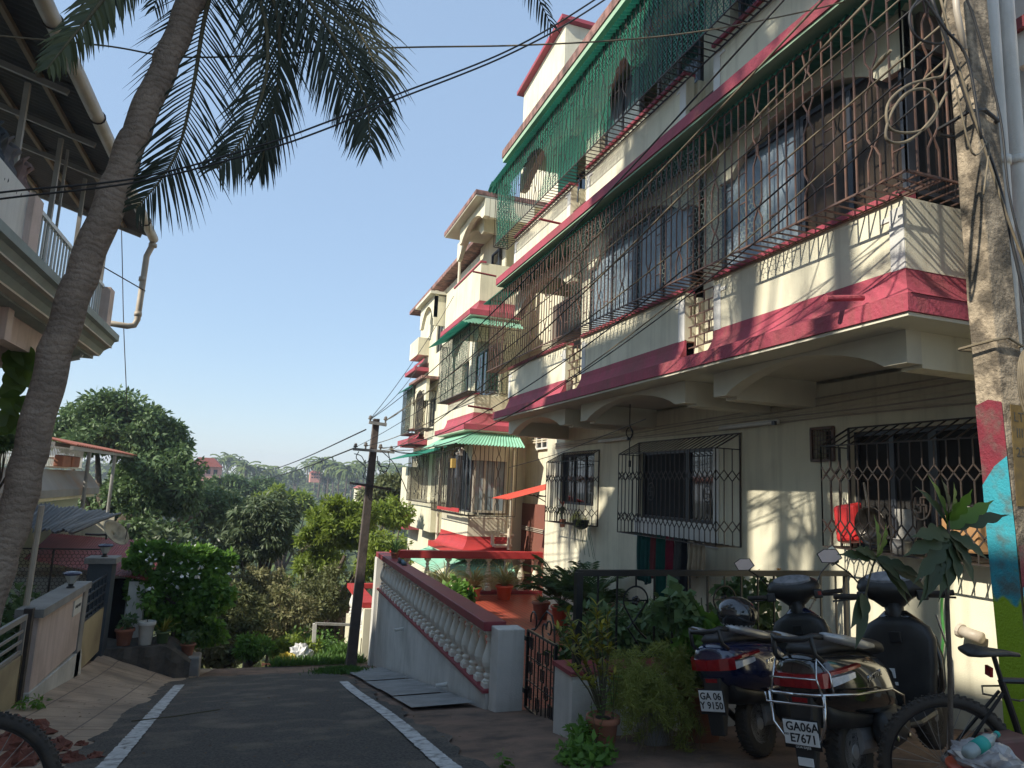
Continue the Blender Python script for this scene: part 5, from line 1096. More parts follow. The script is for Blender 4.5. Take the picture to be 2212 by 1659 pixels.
    pl_ = MB().box(-.515,-.508,-pw,pw,pz-ph,pz+ph).build('number_plate', M['plate'], R0, bevel=.003)
    MB().box(-.507,-.502,-pw-.006,pw+.006,pz-ph-.02,pz+ph+.006).build('plate_frame', M['black'], R0)
    RM = lambda x, y, z: Matrix(((0,0,-1,x),(-1,0,0,y),(0,1,0,z),(0,0,0,1)))      # text facing -x (reads towards -y)
    text(l1, .062, M['black'], pl_, RM(-.5165, -.012*bool(guard), pz+.029), bold=.0012); text(l2, .062, M['black'], pl_, RM(-.5165, -.012*bool(guard), pz-.029), bold=.0012)
    if guard: text('IND', .016, M['black'], pl_, RM(-.5165, .084, pz-.012)); text('GOA EAJEE', .018, M['plate'], pl_, RM(-.5078, 0, pz-ph-.0115))
    if guard: MB().box(-.512,-.503,-.045,.04,.235,.275).build('sticker', M['plate'], R0)
    text('ACTIVA', .046, M['chrome'], R0, Matrix.Translation((.02,-.2145,.64)) @ Matrix.Rotation(-.10, 4, 'Y') @ Matrix(((1,.22,0,0),(0,0,-1,0),(0,1,0,0),(0,0,0,1))), bold=.001, sp=1.15, ext=.004)
    # engine, muffler
    MB().loft([ring(.10,.035,.24,.40,12,3,-.145), ring(.14,.048,.20,.43,12,3,-.15), ring(.36,.05,.22,.43,12,3,-.15), ring(.46,.035,.26,.38,12,3,-.145)]).build('muffler', M['plastic'], R0, smooth=True)
    m = MB().tube([(.2,-.13,.28),(.35,-.08,.24),(.42,-.02,.22)], .018, 8); m.lathe([(.012,0),(.016,-.01),(0,-.014)], (.2,-.197,.27), 10, ax='y').lathe([(.012,0),(.016,-.01),(0,-.014)], (.36,-.200,.26), 10, ax='y')
    m.build('exhaust_pipe', M['chrome'], R0); MB().loft([ring(.05,.07,.18,.36,12,2.4,.0), ring(.3,.11,.16,.38,12,2.4,.0), ring(.45,.08,.18,.36,12,2.4,.0)]).build('engine', M['silver'], R0)
    MB().tube([(-.33,.10,.44),(-.05,.12,.24)], .022, 8).build('shock_absorber', M['black'], R0)
    # floor, leg shield, front
    MB().loft([ring(.42,.15,.27,.31,12,5), ring(.6,.20,.265,.31,12,5), ring(.86,.2,.28,.33,12,5)]).build('floorboard', M['plastic'], R0)
    MB().loft([ringz(.28,.90,.06,.16,pw=4), ringz(.45,.915,.05,.20,pw=4), ringz(.62,.93,.05,.232,pw=4), ringz(.75,.94,.055,.245,pw=4), ringz(.83,.955,.055,.215,pw=3), ringz(.89,.965,.05,.11)]).build('leg_shield', M['plastic'], R0, smooth=True)
    MB().loft([ringz(.30,.965,.05,.15), ringz(.45,.985,.055,.235), ringz(.62,1.0,.06,.25), ringz(.76,1.0,.062,.23), ringz(.86,.995,.052,.16), ringz(.93,.985,.04,.07)]).build('front_cowl', P, R0, smooth=True)
    MB().lathe([(.06,.78),(.055,.9),(.07,1.0)], (.975,0,0), 14).build('steering_neck', M['plastic'], R0, smooth=True); MB().box(.872,.885,-.05,.03,.73,.80).build('ignition_panel', M['black'], R0, bevel=.006)
    if guard: MB().box(.862,.874,.03,.075,.50,.56).box(.862,.874,.02,.09,.455,.475).build('leg_shield_sticker', M['plate'], R0)
    MB().loft([ring(1.08,.05,.38,.42), ring(1.2,.065,.40,.47), ring(1.36,.055,.34,.42), ring(1.43,.03,.28,.33)]).build('front_fender', P, R0, smooth=True)
    MB().tube([(1.0,0,.85),(1.2,.06,.28)], .025, 8).tube([(1.0,0,.85),(1.2,-.06,.28)], .025, 8).build('fork', M['black'], R0)
    # handlebar cluster
    hb = steer(MB().loft([ringz(.93,.985,.045,.07), ringz(.975,.97,.075,.12), ringz(1.02,.955,.115,.20), ringz(1.07,.955,.125,.215,pw=3), ringz(1.12,.975,.105,.195,pw=3), ringz(1.155,1.0,.065,.14)])).build('handlebar_cowl', M['plastic'], R0, smooth=True)
    d = MB(); c = Vector((.893,0,1.132)); u = Vector((0,1,0)); w = Vector((.80,0,.62)).normalized(); nn = Vector((-.62,0,.80)).normalized()
    d.loft([[c+nn*.012+u*math.cos(a)*.145+w*math.sin(a)*.058*(1 if math.sin(a) > 0 else .8) for a in np.linspace(0, 2*math.pi, 25)[:-1]], [c-nn*.03+u*math.cos(a)*.155+w*math.sin(a)*.066 for a in np.linspace(0, 2*math.pi, 25)[:-1]]])
    steer(d).build('speedometer', mat('speedometer_glass', (.20,.21,.23), (.34,.35,.37), 18, .12, spec=.9) if 'speedometer_glass' not in bpy.data.materials else bpy.data.materials['speedometer_glass'], hb)
    for s_ in (-1, 1):
        steer(MB().tube([(.90,s_*.16,1.0),(.86,s_*.24,1.015),(.83,s_*.37,1.02)], [.02,.019,.019], 10)).build('grip', M['rubber'], R0, smooth=True)
        steer(MB().tube([(.93,s_*.2,.995),(.92,s_*.3,.99),(.88,s_*.38,.985)], .007, 6)).build('brake_lever', M['black'], R0)
        steer(MB().box(.85,.93,s_*.15,s_*.22,.975,1.045)).build('switch_pod', M['plastic'], R0, bevel=.01)
        mm = steer(MB().tube([(.92,s_*.17,1.06),(.93,s_*.24,1.17),(.92,s_*.33,1.25)], .006, 6)).build('mirror_stalk', M['black'], R0)
        c = Vector((.915,s_*.355,1.30)); hx = [(-.085,-.02),(-.055,.045),(.03,.052),(.085,.02),(.06,-.045),(-.03,-.052)]
        hx = [(a*s_, b) for a, b in hx]
        if s_ < 0: hx = hx[::-1]; hx = [(b*.9, a*1.0) for a, b in hx]
        steer(MB().loft([[c+Vector((-.012,a,b)) for a, b in hx], [c+Vector((.02,a*.8,b*.8)) for a, b in hx]])).build('mirror_shell', M['black'], mm)
        steer(MB().loft([[c+Vector((-.016,a*.9,b*.9)) for a, b in hx], [c+Vector((-.0125,a*.9,b*.9)) for a, b in hx]])).build('mirror_glass', M['mirror'], mm)
    steer(MB().box(.846,.852,-.21,-.185,1.0,1.03)).build('engine_switch', M['tailred'], R0)
    if guard:
        m = MB()
        for s_ in (-1, 1):
            m.tube([(-.53,0,.60),(-.52,s_*.12,.60),(-.45,s_*.20,.60),(-.30,s_*.245,.585),(.1,s_*.26,.56),(.28,s_*.245,.50),(.36,s_*.2,.38)], .008, 8)
            m.tube([(-.50,s_*.16,.60),(-.52,s_*.15,.45),(-.5,s_*.10,.36),(-.46,s_*.04,.42),(-.44,s_*.03,.55)], .009, 8)
            m.tube([(-.50,s_*.15,.60),(-.50,s_*.13,.68),(-.45,s_*.12,.78),(-.42,s_*.17,.70),(-.44,s_*.185,.60)], .006, 6)
        m.tube([(-.535,-.17,.60),(-.535,-.17,.55),(-.53,.17,.55),(-.535,.17,.60)], .006, 6).tube([(-.515,-.14,.68),(-.515,.14,.68)], .005, 6)
        m.build('crash_guard', M['chrome'], R0, smooth=True)
        for s_ in (-1, 1): MB().tube([(1.04,s_*.24,.9),(1.07,s_*.27,.6),(1.05,s_*.24,.35)], .008, 8).build('front_guard', M['chrome'], R0)
    MB().tube([(.5,.13,.25),(.52,.25,.0)], .012, 6).build('side_stand', M['black'], R0)
    R0.location = pos; R0.rotation_mode = 'XYZ'; R0.rotation_euler = (-lean, 0, th)
    R0.scale = (1.06, 1.06, 1.06)
    return R0
s1 = scooter('dark blue scooter with a black helmet on its seat, parked nearest the black railing', mat('dark_blue_gloss', (.006,.013,.055), (.006,.012,.05), 2, .18, coat=1, spec=.7), 'GA 06', 'Y 9150', (3.72, 4.62, -1.905), .40, .20, False, True)
s2 = scooter('glossy black scooter with steel crash guard, nearest the camera beside the bicycle', mat('black_gloss', (.008,.008,.008), (.01,.009,.009), 2, .15, coat=1, spec=.7), 'GA06A', 'E7671', (3.60, 3.60, -1.745), .36, .15, True, True)
M1 = Matrix.Translation((3.72, 4.62, -1.905)) @ Matrix.Rotation(.40, 4, 'Z') @ Matrix.Rotation(-.20, 4, 'X')
hp = M1 @ Vector((-.0, .02, .90)); hp = Vector(hp)
He = thing('helmet', 'black full face helmet with chequered rim resting on the blue scooter seat', 'helmet', tuple(hp)); c = hp+Vector((0,0,.125))
Rh = Matrix.Rotation(-.6, 3, 'Z')
vs = []; 
def hpt(a, ph, k=1): v = Vector((.155*math.cos(ph)*math.cos(a)*k, .125*math.cos(ph)*math.sin(a)*k, .135*math.sin(ph)*k)); return c+Rh @ v
rows = [[hpt(a, ph) for a in np.linspace(0, 2*math.pi, 29)] for ph in np.linspace(-1.0, math.pi/2, 12)]
MB().grid(rows).build('shell', mat('helmet_gloss', (.012,.012,.013), (.03,.03,.032), 14, .15, coat=1), He, smooth=True)
MB().grid([[hpt(a, ph, 1.02) for a in np.linspace(-.9, .9, 12)] for ph in np.linspace(-.25, .42, 6)]).build('visor', mat('dark_visor', (.01,.01,.012), rough=.06, spec=.9), He, smooth=True)
m = MB()
for i in range(44):
    for j in range(2):
        if (i+j) % 2: a0 = 2*math.pi*i/44; a1 = 2*math.pi*(i+1)/44; p0 = -.74+j*.10; m.add([hpt(a0,p0,1.012),hpt(a1,p0,1.012),hpt(a1,p0+.1,1.012),hpt(a0,p0+.1,1.012)], [(0,1,2,3)])
m.build('chequered_rim', M['plate'], He)
m = MB().tube([hpt(a, -1.0, .96) for a in np.linspace(0, 2*math.pi, 25)[:-1]], .012, 6, closed=True); m.build('rim', M['rubber'], He)
# ---------------- bicycles ----------------
def bike(label):
    R0 = thing('bicycle', label, 'bicycle', (0,0,0)); r = .33
    for x in (0, 1.04):
        t = MB().tube([(x+r*math.cos(a), 0, r+.02+r*math.sin(a)) for a in np.linspace(0, 2*math.pi, 49)[:-1]], .028, 10, closed=True).build('tyre', M['rubber'], R0, smooth=True)
        m = MB()
        for k in range(60):
            a = 2*math.pi*k/60
            for s_ in (-1,0,1): m.bar((x+(r+.024)*math.cos(a+.05*s_), s_*.016-.006, r+.02+(r+.024)*math.sin(a+.05*s_)), (x+(r+.024)*math.cos(a+.05*s_), s_*.016+.006, r+.02+(r+.024)*math.sin(a+.05*s_)), .014, .012)
        m.build('knobs', M['rubber'], t, fix=False)
        m = MB().tube([(x+(r-.03)*math.cos(a), 0, r+.02+(r-.03)*math.sin(a)) for a in np.linspace(0, 2*math.pi, 41)[:-1]], .011, 6, closed=True); m.build('rim', M['black'], t)
        m = MB()
        for k in range(28): a = 2*math.pi*k/28; m.bar((x+.02*math.cos(a+1.2), .025*(-1)**k, r+.02+.02*math.sin(a+1.2)), (x+(r-.03)*math.cos(a), 0, r+.02+(r-.03)*math.sin(a)), .0025)
        m.lathe([(.02,-.04),(.02,.04)], (x,0,r+.02), 10, ax='y'); m.build('spokes', M['steel'], t, fix=False)
    m = MB(); bb_ = (.43,0,.32); st = (.27,0,.80); hd = (.86,0,.82); hb = (.88,0,.70)
    for a, b, q in ((bb_,st,.018),(st,hd,.017),(bb_,hb,.022),(hd,hb,.02)): m.tube([a, b], q, 8)
    for s_ in (-.05,.05): m.tube([(0,s_,.35),(bb_[0],s_*.6,bb_[2])], .01, 6).tube([(0,s_,.35),(st[0],s_*.3,.74)], .009, 6).tube([(1.04,s_,.35),(.89,s_,.68)], .013, 6)
    m.build('frame', M['black'], R0); MB().tube([st, (.23,0,.93)], .013, 8).build('seat_post', M['black'], R0)
    MB().loft([ring(.08,.065,.925,.955,12), ring(.13,.08,.925,.975,12), ring(.2,.06,.93,.965,12), ring(.3,.022,.93,.96,12), ring(.36,.015,.93,.95,12)]).build('saddle', M['seat'], R0, smooth=True)
    MB().box(.20,.215,-.025,.025,.82,.87).build('reflector', M['tailred'], R0)
    MB().tube([(.85,0,.82),(.84,0,.93)], .014, 8).tube([(.82,-.3,.96),(.84,-.1,.94),(.84,.1,.94),(.82,.3,.96)], .012, 8).build('handlebar', M['black'], R0)
    for s_ in (-1,1): MB().tube([(.82,s_*.19,.955),(.81,s_*.31,.965)], .018, 8).build('grip', M['rubber'], R0)
    m = MB().lathe([(.09,-.005),(.09,.005)], (.43,-.05,.32), 24, ax='y').bar((.43,-.07,.32),(.52,-.07,.18),.02).bar((.43,.07,.32),(.34,.07,.46),.02).box(.50,.58,-.17,-.08,.165,.185).box(.28,.36,.08,.17,.455,.475); m.build('crank', M['black'], R0)
    return R0
b1_ = bike('black bicycle with knobbly tyres wedged between the black scooter and the painted pole')
wc = PY(2040, 1640, 3.0); b1_.location = (wc.x, 3.0, wc.z-.35); b1_.rotation_euler = (math.radians(6), 0, math.radians(-24))
b2_ = dup(b1_, (-1.62, 4.15, -1.84), 'bicycle at the lower left edge with only its tyre in view', rot=(0, 0, math.radians(178)))
wc = PY(-66, 1722, 3.9); b2_.location = (wc.x, 3.9, wc.z-.35); b1_['group'] = b2_['group'] = 'parked bicycles'
# ---------------- near pole ----------------
NP = thing('utility_pole', 'weathered concrete utility pole painted turquoise and lime green at its foot, right foreground', 'pole', (4.3, 3.1, -1.7))
Ye = 3.05
edge = [(2086,0),(2144,668),(2168,898),(2182,1033),(2196,1155),(2230,1553),(2262,1800)]; left = [(2040,0),(2087,634),(2110,898),(2122,1015),(2133,1152),(2166,1500),(2188,1800)]
def interp(L, y): return float(np.interp(y, [p[1] for p in L], [p[0] for p in L]))
def poletop(y0, y1, mt, name, off=0.0, n=16):
    rings = []
    for i in range(n+1):
        y = y0+(y1-y0)*i/n; e = PY(interp(edge, y) if y > 0 else 2086+y*.085, y, Ye); q = PX(interp(left, y) if y > 0 else 2040+y*.07, y, e.x); dy = max(.10, min(.3, q.y-Ye)); w = .215+.02*(y/1600)
        j = .003*math.sin(i*2.1)
        rings.append([(e.x-off+j, Ye-off, e.z), (e.x+w+off, Ye-off, e.z), (e.x+w+off, Ye+dy+off, e.z), (e.x-off+j, Ye+dy+off, e.z)])
    return MB().loft(rings).build(name, mt, NP, bevel=.012)
poletop(-1500, 1800, M['concrete'], 'shaft', n=40)
def painted(faces, y0, y1, mt, name, off, slant=0, n=10):
    for fc in faces:
        rows = []
        for i in range(n+1):
            row = []
            for u in (0, .5, 1):
                y = y0+(y1-y0)*i/n+(slant*u if i == 0 else 0)+8*math.sin(u*9+i)*(i in (0, n)); e = PY(interp(edge, y), y, Ye); q = PX(interp(left, y), y, e.x); dy = max(.10, min(.3, q.y-Ye)); w = .215+.02*(y/1600)
                row.append((e.x-off, Ye+dy*u, e.z) if fc == 'x' else (e.x+w*u, Ye-off, e.z))
            rows.append(row)
        MB().grid(rows).build(name, mt, NP)
painted('x', 868, 1080, mat('faded_maroon_paint', (.20,.02,.035), (.14,.018,.03), 8, .8, .5, 50, dirt=(.12,.10,.08), damt=.9, dscale=6), 'maroon_paint', .006)
painted('y', 1180, 1330, bpy.data.materials['faded_maroon_paint'], 'maroon_paint', .006)
TM = mat('turquoise_paint', (.035,.33,.40), (.03,.28,.35), 5, .75, .4, 60, dirt=(.10,.11,.09), damt=.8, dscale=7)
lt = TM.node_tree; nz = lt.nodes.new('ShaderNodeTexNoise'); nz.inputs['Scale'].default_value = 3.2; nz.inputs['Detail'].default_value = 3; tcn = [n for n in lt.nodes if n.type == 'TEX_COORD'][0]
sp = lt.nodes.new('ShaderNodeSeparateXYZ'); lt.links.new(tcn.outputs['Object'], sp.inputs[0]); lt.links.new(tcn.outputs['Object'], nz.inputs['Vector'])
ma = lt.nodes.new('ShaderNodeMath'); ma.operation = 'MULTIPLY_ADD'; lt.links.new(sp.outputs['Z'], ma.inputs[0]); ma.inputs[1].default_value = -.42; lt.links.new(nz.outputs['Fac'], ma.inputs[2])
mr = lt.nodes.new('ShaderNodeMapRange'); mr.inputs['From Min'].default_value = .02; mr.inputs['From Max'].default_value = .06; lt.links.new(ma.outputs[0], mr.inputs[0])
bb = lt.nodes['Principled BSDF']; src = bb.inputs['Base Color'].links[0].from_socket; mx = lt.nodes.new('ShaderNodeMix'); mx.data_type = 'RGBA'; lt.links.new(mr.outputs[0], mx.inputs[0]); lt.links.new(src, mx.inputs[6]); mx.inputs[7].default_value = (.28,.42,.01,1); lt.links.new(mx.outputs[2], bb.inputs['Base Color'])
painted('x', 985, 1800, TM, 'bright_paint', .009, slant=60)
painted('y', 1270, 1800, TM, 'bright_paint', .009, slant=-40)
yp = PY(2175, 900, Ye); MB().box(yp.x+.03, yp.x+.15, Ye-.006, Ye-.0035, yp.z-.55, yp.z+.08).build('yellow_panel', mat('faded_yellow_stencil_ground', (.20,.13,.03), (.10,.07,.03), 9, .9), NP)
RMy = lambda x, y, z: Matrix(((1,0,0,x),(0,0,-1,y),(0,1,0,z),(0,0,0,1)))
for s_, dz in (('LT', .0), ('III', -.10), ('25', -.22)): o = text(s_, .085, M['black'], NP, RMy(yp.x+.095, Ye-.0068, yp.z+dz)); o.location = tuple(-Vector(WL[NP.name]))
for z, r in ((PY(2100,730,Ye).z, .010), (PY(2100,1520,Ye).z, .006), (PY(2080,240,Ye).z, .014)):
    e = PY(2146, 700, Ye).x; ex = e+(-.08 if z > 1.5 else (0.04 if z < -1 else 0)); m = MB().tube([(ex-.04,Ye-.02,z),(ex+.08,Ye-.03,z+.03),(ex+.22,Ye-.02,z-.01),(ex+.23,Ye+.25,z),(ex+.05,Ye+.28,z),(ex-.05,Ye+.2,z-.02)], r, 6, closed=True); m.build('wire_tie', M['cabletan'] if r < .012 else M['cable'], NP)
cp = [PY(2060,-60,Ye-.05), PY(2066,20,Ye-.05), PY(2083,108,Ye-.05)]
MB().tube(cp, .02, 10).build('cable_conduit', M['pvc'], NP, smooth=True)
m = MB(); c = PY(2205, 830, Ye-.1)
for k in range(9): m.tube([c+Vector((.05+.10*math.cos(a), -.02-.012*k, .0+.22*math.sin(a)+.01*k)) for a in np.linspace(0, 6.283, 26)[:-1]], .007, 6, closed=True)
m.build('cable_coil', M['cabletan'], NP)
# ---------------- overhead cables ----------------
def cable(pts, r, mt, label, group=None, n=10, name='overhead_cable'):
    c = catmull([Vector(p) for p in pts], n); o = MB().tube(c, r, 6).build(name, mt, smooth=True, fix=False); return tag(o, label, 'cable', group)
for k, (dy, r) in enumerate(((0,.0055),(11,.0055))):
    P_ = [(-400,470),(0,416),(300,384),(560,315),(700,266),(850,207),(1100,108),(1290,-4),(1560,-190)]
    cable([PY(x, y+dy*(1+.3*math.sin(x*.01+k)), 3.9-.0003*x) for x, y in P_], r, M['cable'], 'thick black cable sagging across the sky in front of the palm', 'black cables crossing in front of the palm')
cable([PY(x, y, 5.6-.0008*x) for x, y in ((-200,60),(210,97),(420,124),(820,104),(1120,98),(1370,84),(1560,60),(1800,10),(1950,-40))], .007, M['cabletan'], 'thin tan cable running nearly level across the top of the sky')
E0 = PY(812, 905, 16.0)
EP = thing('distant_utility_pole', 'leaning concrete utility pole with crossarms at the end of the lane', 'pole', (2.05, 16.0, -4.0))
bs = Vector((PY(757,1440,16.0).x, 16.0, -4.1)); tpp = PY(813, 905, 16.0)
MB().loft([[(bs.x-.11,15.89,bs.z),(bs.x+.11,15.89,bs.z),(bs.x+.11,16.11,bs.z),(bs.x-.11,16.11,bs.z)], [(tpp.x-.07,15.92,tpp.z),(tpp.x+.07,15.92,tpp.z),(tpp.x+.07,16.08,tpp.z),(tpp.x-.07,16.08,tpp.z)]]).build('shaft', mat('dark_old_concrete', (.13,.10,.085), (.085,.07,.06), 6, .95, .5, 40, dirt=(.04,.035,.03), damt=.6), EP, bevel=.01)
for (x0, y0, x1, y1, w) in ((797,912,835,918,.07),(762,970,852,977,.06),(755,1043,845,1057,.05)):
    MB().bar(PY(x0, y0, 15.86), PY(x1, y1, 15.86), w, w).build('crossarm', M['concgrey'] if w > .055 else M['iron'], EP)
ins = [(800,906),(833,908),(768,966),(790,964),(822,968),(845,972)]
for (x, y) in ins: p = PY(x, y, 15.86); MB().lathe([(.02,-.06),(.02,0),(.045,.0),(.05,.03),(.03,.045),(.04,.06),(.02,.09),(0,.095)], tuple(p), 10).build('insulator', mat('brown_insulator', (.18,.16,.14), rough=.3) if 'brown_insulator' not in bpy.data.materials else bpy.data.materials['brown_insulator'], EP)
m = MB()
for k, L in enumerate((((815,985),(818,1005),(835,1010),(832,1022),(820,1015)),((775,975),(770,990),(790,1010),(785,1030),(800,1040)),((825,975),(850,1000),(870,1040),(880,1065)),((800,990),(790,1000),(780,985),(765,980)),((818,1000),(830,1020),(842,1000),(838,975)),((808,1055),(812,1075),(800,1080),(795,1070)))): m.tube(catmull([PY(x, y, 15.8-.02*k) for x, y in L], 6), .01, 5)
m.build('tangled_wires', M['cable'], EP, fix=False)
def strung(p0, p1, sag, r, mt, lab='cable strung from the leaning utility pole up to the near painted pole', grp='cables between the two poles'):
    p0, p1 = Vector(p0), Vector(p1); L = []
    for i in range(9): t = i/8; q = p0.lerp(p1, t); q.z -= sag*4*t*(1-t); L.append(q)
    cable(L, r, mt, lab, grp, 4)
near = lambda x, y, Y=3.0: PY(x, y, Y)
for i, (a, bpt, sag, r, mt) in enumerate(((ins[0],(1720,-30),.25,.007,'cable'),(ins[1],(1800,-25),.3,.008,'cabletan'),(ins[5],(1890,-15),.35,.009,'cabletan'),(ins[3],(2050,40),.5,.008,'cabletan'),(ins[4],(2055,75),.65,.008,'cable'),(ins[4],(2062,110),.85,.007,'cabletan'),(ins[5],(2070,150),.7,.007,'cable'),(ins[2],(2010,-15),.3,.006,'cable'),(ins[1],(1960,-15),.15,.006,'cabletan'))):
    strung(PY(a[0], a[1], 15.85), near(*bpt), sag, r, M[mt])
t = [near(1900-3*i+6, 132+11*0+i*2.2-.0, 3.0) for i in range(3)]
sp_ = MB().tube([PY(1925,108,3.35), PY(1905,128,3.45), PY(1886,150,3.55)], [.010,.018,.010], 8).build('cable_splice', mat('worn_tape', (.35,.30,.20), (.2,.17,.11), 30, .9)); tag(sp_, 'taped tan splice wrapped on the cable just left of the painted pole', 'splice')
for i, L in enumerate((((2000,-20),(1965,30),(1980,80),(2030,95),(2060,75)),((2045,-10),(2035,60),(2048,110),(2038,160),(2010,170),(1960,185),(1918,225),(1925,280),(1990,282),(2025,240),(2005,195),(1960,200),(1925,245),(1915,300),(1960,305),(2010,260),(2045,200)),((2010,-10),(2060,130),(2100,250),(2150,370),(2190,540),(2230,720)),((2030,-10),(2075,160),(2130,330),(2180,480),(2225,600)),((2085,-10),(2110,60),(2160,250),(2180,420),(2215,560)),((2060,170),(2100,330),(2135,310),(2125,420)),((1985,-20),(2040,60),(2090,130),(2120,300)))):
    cable([PY(x, y, Ye-.12-.03*i) for x, y in L], (.008,.009,.010,.008,.007,.006,.008)[i], M['cabletan'] if i % 2 else M['cable'], ('slack cable loops hanging beside the top of the painted pole' if i < 2 else 'cable running down the face of the painted pole'), ('loops beside the painted pole' if i < 2 else 'cables on the face of the painted pole'), 6)
for (a, b, lab) in (((790,928),(495,1004),'upper'),((765,968),(500,1010),'lower')):
    strung(PY(a[0], a[1], 15.9), PY(b[0], b[1], 90), 1.0, .018, M['cable'], lab+' of two wires running from the leaning pole towards the far hill', None)
for (x0,y0,x1,y1,Y1) in ((800,905,905,790,22),(800,905,980,640,17.0),(833,908,900,845,22),(845,972,940,960,17),(845,972,1010,960,16.5)):
    strung(PY(x0,y0,15.85), PY(x1,y1,Y1), .15, .008, M['cable'], 'service wire from the leaning pole to the far bays of the apartment block', 'service wires to the far bays')
cable([PY(x, y, 14.6) for x, y in ((262,480),(264,560),(267,700),(272,820),(275,900))], .008, M['wire'], 'thin wire hanging straight down from the left roof edge')
cable([PX(x, y, 4.6) for x, y in ((1395,905),(1270,955),(1190,985))]+[PX(1100,1010,4.6)], .006, M['wire'], 'thin wire slung under the far arch to the middle window')
# ---------------- building at right edge ----------------
NB = thing('corner_building', 'white building corner with rose ledge and pipes behind the painted pole', 'building', (6, 3, -2))
q = PY(2150, 100, 3.35); MB().box(q.x+.35, 8.5, 3.30, 3.42, -3, 8).build('wall', M['white'], NB)
q2 = PY(2190, 60, 3.3); MB().box(q2.x, 8.5, 2.9, 3.34, q2.z-.03, q2.z+.06).build('ledge', M['maroon'], NB); MB().box(q2.x+.05, 8.5, 2.95, 3.34, q2.z-.3, q2.z-.032).build('lintel', M['white'], NB)
for x in (2160, 2195): p = PY(x, 300, 3.25); MB().tube([(p.x, 3.25, -2.5), (p.x, 3.25, 8)], .05, 10).tube([(p.x,3.25,p.z-.2),(p.x,3.25,p.z-.14)], .062, 10).build('drain_pipe', M['wallwhite'], NB, smooth=True)
# ---------------- unseen block, trees and palms added out of frame to cast the lane's shade ----------------
NH = thing('shade_caster_block', 'tall unseen building block added left of the lane to cast its shade', 'house', (-9, 2, -2))
MB().box(-13, -6.5, -9, 4.0, -3, 8.35).build('wall', M['cream'], NH); MB().prism([(4.0,-3),(4.0,11.2),(7.0,11.2),(7.7,10.1),(9.2,8.7),(10.3,5.9),(13.0,5.9),(13.0,-3)], 'x', -13, -6.5).build('wall', M['cream'], NH)  # block outline shaped so its shadow edges fall across the facade
for (c, r, n, lab) in (((-7.4,3.2,14.3),(2.6,2.7,1.8),4200,'tall unseen leafy tree added behind the left houses for dappled shade'),((-8.5,-4.2,12.0),(2.5,2.2,2.2),3500,'second unseen leafy tree added behind the left houses for shade'),((-7.6,9.3,11.2),(1.6,1.5,1.2),1300,'small unseen tree added behind the left houses for dappled shade')):
    tree('shade_tree', lab, (c[0], c[1], -3), c, r, n, .32, LM['jack'], trunk_r=.16, nclump=40, cr=.28)
for (x, y, zt_, lab) in ((-5.9,1.6,11.5,'slim palm left of the lane outside the photograph'),(-6.0,2.9,12.6,'second slim palm left of the lane outside the photograph')):
    t = thing('shade_palm', lab, 'palm', (x,y,-3)); MB().tube([(x,y,-3),(x+.1,y,4),(x-.05,y,zt_)], [.2,.16,.14], 10).build('trunk', PM, t, smooth=True)
    for k in range(11):
        a = k*2*math.pi/11+x; c = Vector((x-.05,y,zt_)); l = 2.6; frond(t, [c, c+Vector((math.cos(a)*l*.45, math.sin(a)*l*.45, .9)), c+Vector((math.cos(a)*l*.85, math.sin(a)*l*.85, .5)), c+Vector((math.cos(a)*l*1.1, math.sin(a)*l*1.1, -.6))], 46, .6, .04, .8, seed=60+k)
# ---------------- pots and potted plants ----------------
def pot(base, r, h, mt, parent, rim=True, taper=.72, soil=True):
    b = Vector(base); p = [(0,0),(r*taper,0),(r*(taper+.02),.01),(r*.95,h*.80)]
    p += [(r*.98,h*.81),(r*1.09,h*.83),(r*1.11,h*.88),(r*1.09,h*.97),(r*1.03,h),(r*.93,h),(r*.90,h*.93)] if rim else [(r,h),(r*.94,h),(r*.92,h*.93)]
    MB().lathe(p, tuple(b), 28).build('pot', mt, parent, smooth=True)
    if soil: MB().lathe([(r*.92,h*.90),(r*.5,h*.93),(0,h*.94)], tuple(b), 20).build('soil', M['soil'], parent, smooth=True)
    return b+Vector((0,0,h*.9))
def arch(parent, base, n, L, w, m, spread=.9, curl=1.4, name='leaves', seed=1, up=.6):
    "long arching strap leaves from one base"
    rs = random.Random(seed); mb = MB()
    for i in range(n):
        a = rs.uniform(0, 6.283); e = rs.uniform(up, 1.45); l = L*rs.uniform(.6,1.1); p = Vector(base)+Vector((math.cos(a),math.sin(a),0))*.02; rows = []; q = 7
        for k in range(q+1):
            t = k/q; d = Vector((math.cos(a)*math.cos(e), math.sin(a)*math.cos(e), math.sin(e))); s_ = Vector((-math.sin(a), math.cos(a), 0))*w*(.55+.9*t if t < .4 else 1.1*(1-t)**.7+.04)/2
            rows.append([tuple(p-s_), tuple(p+Vector((0,0,-w*.15))), tuple(p+s_)]); p = p+d*l/q; e -= curl*rs.uniform(.7,1.2)/q*(.4+1.4*t)
        mb.grid(rows)
    return mb.build(name, m, parent, smooth=True, fix=False)
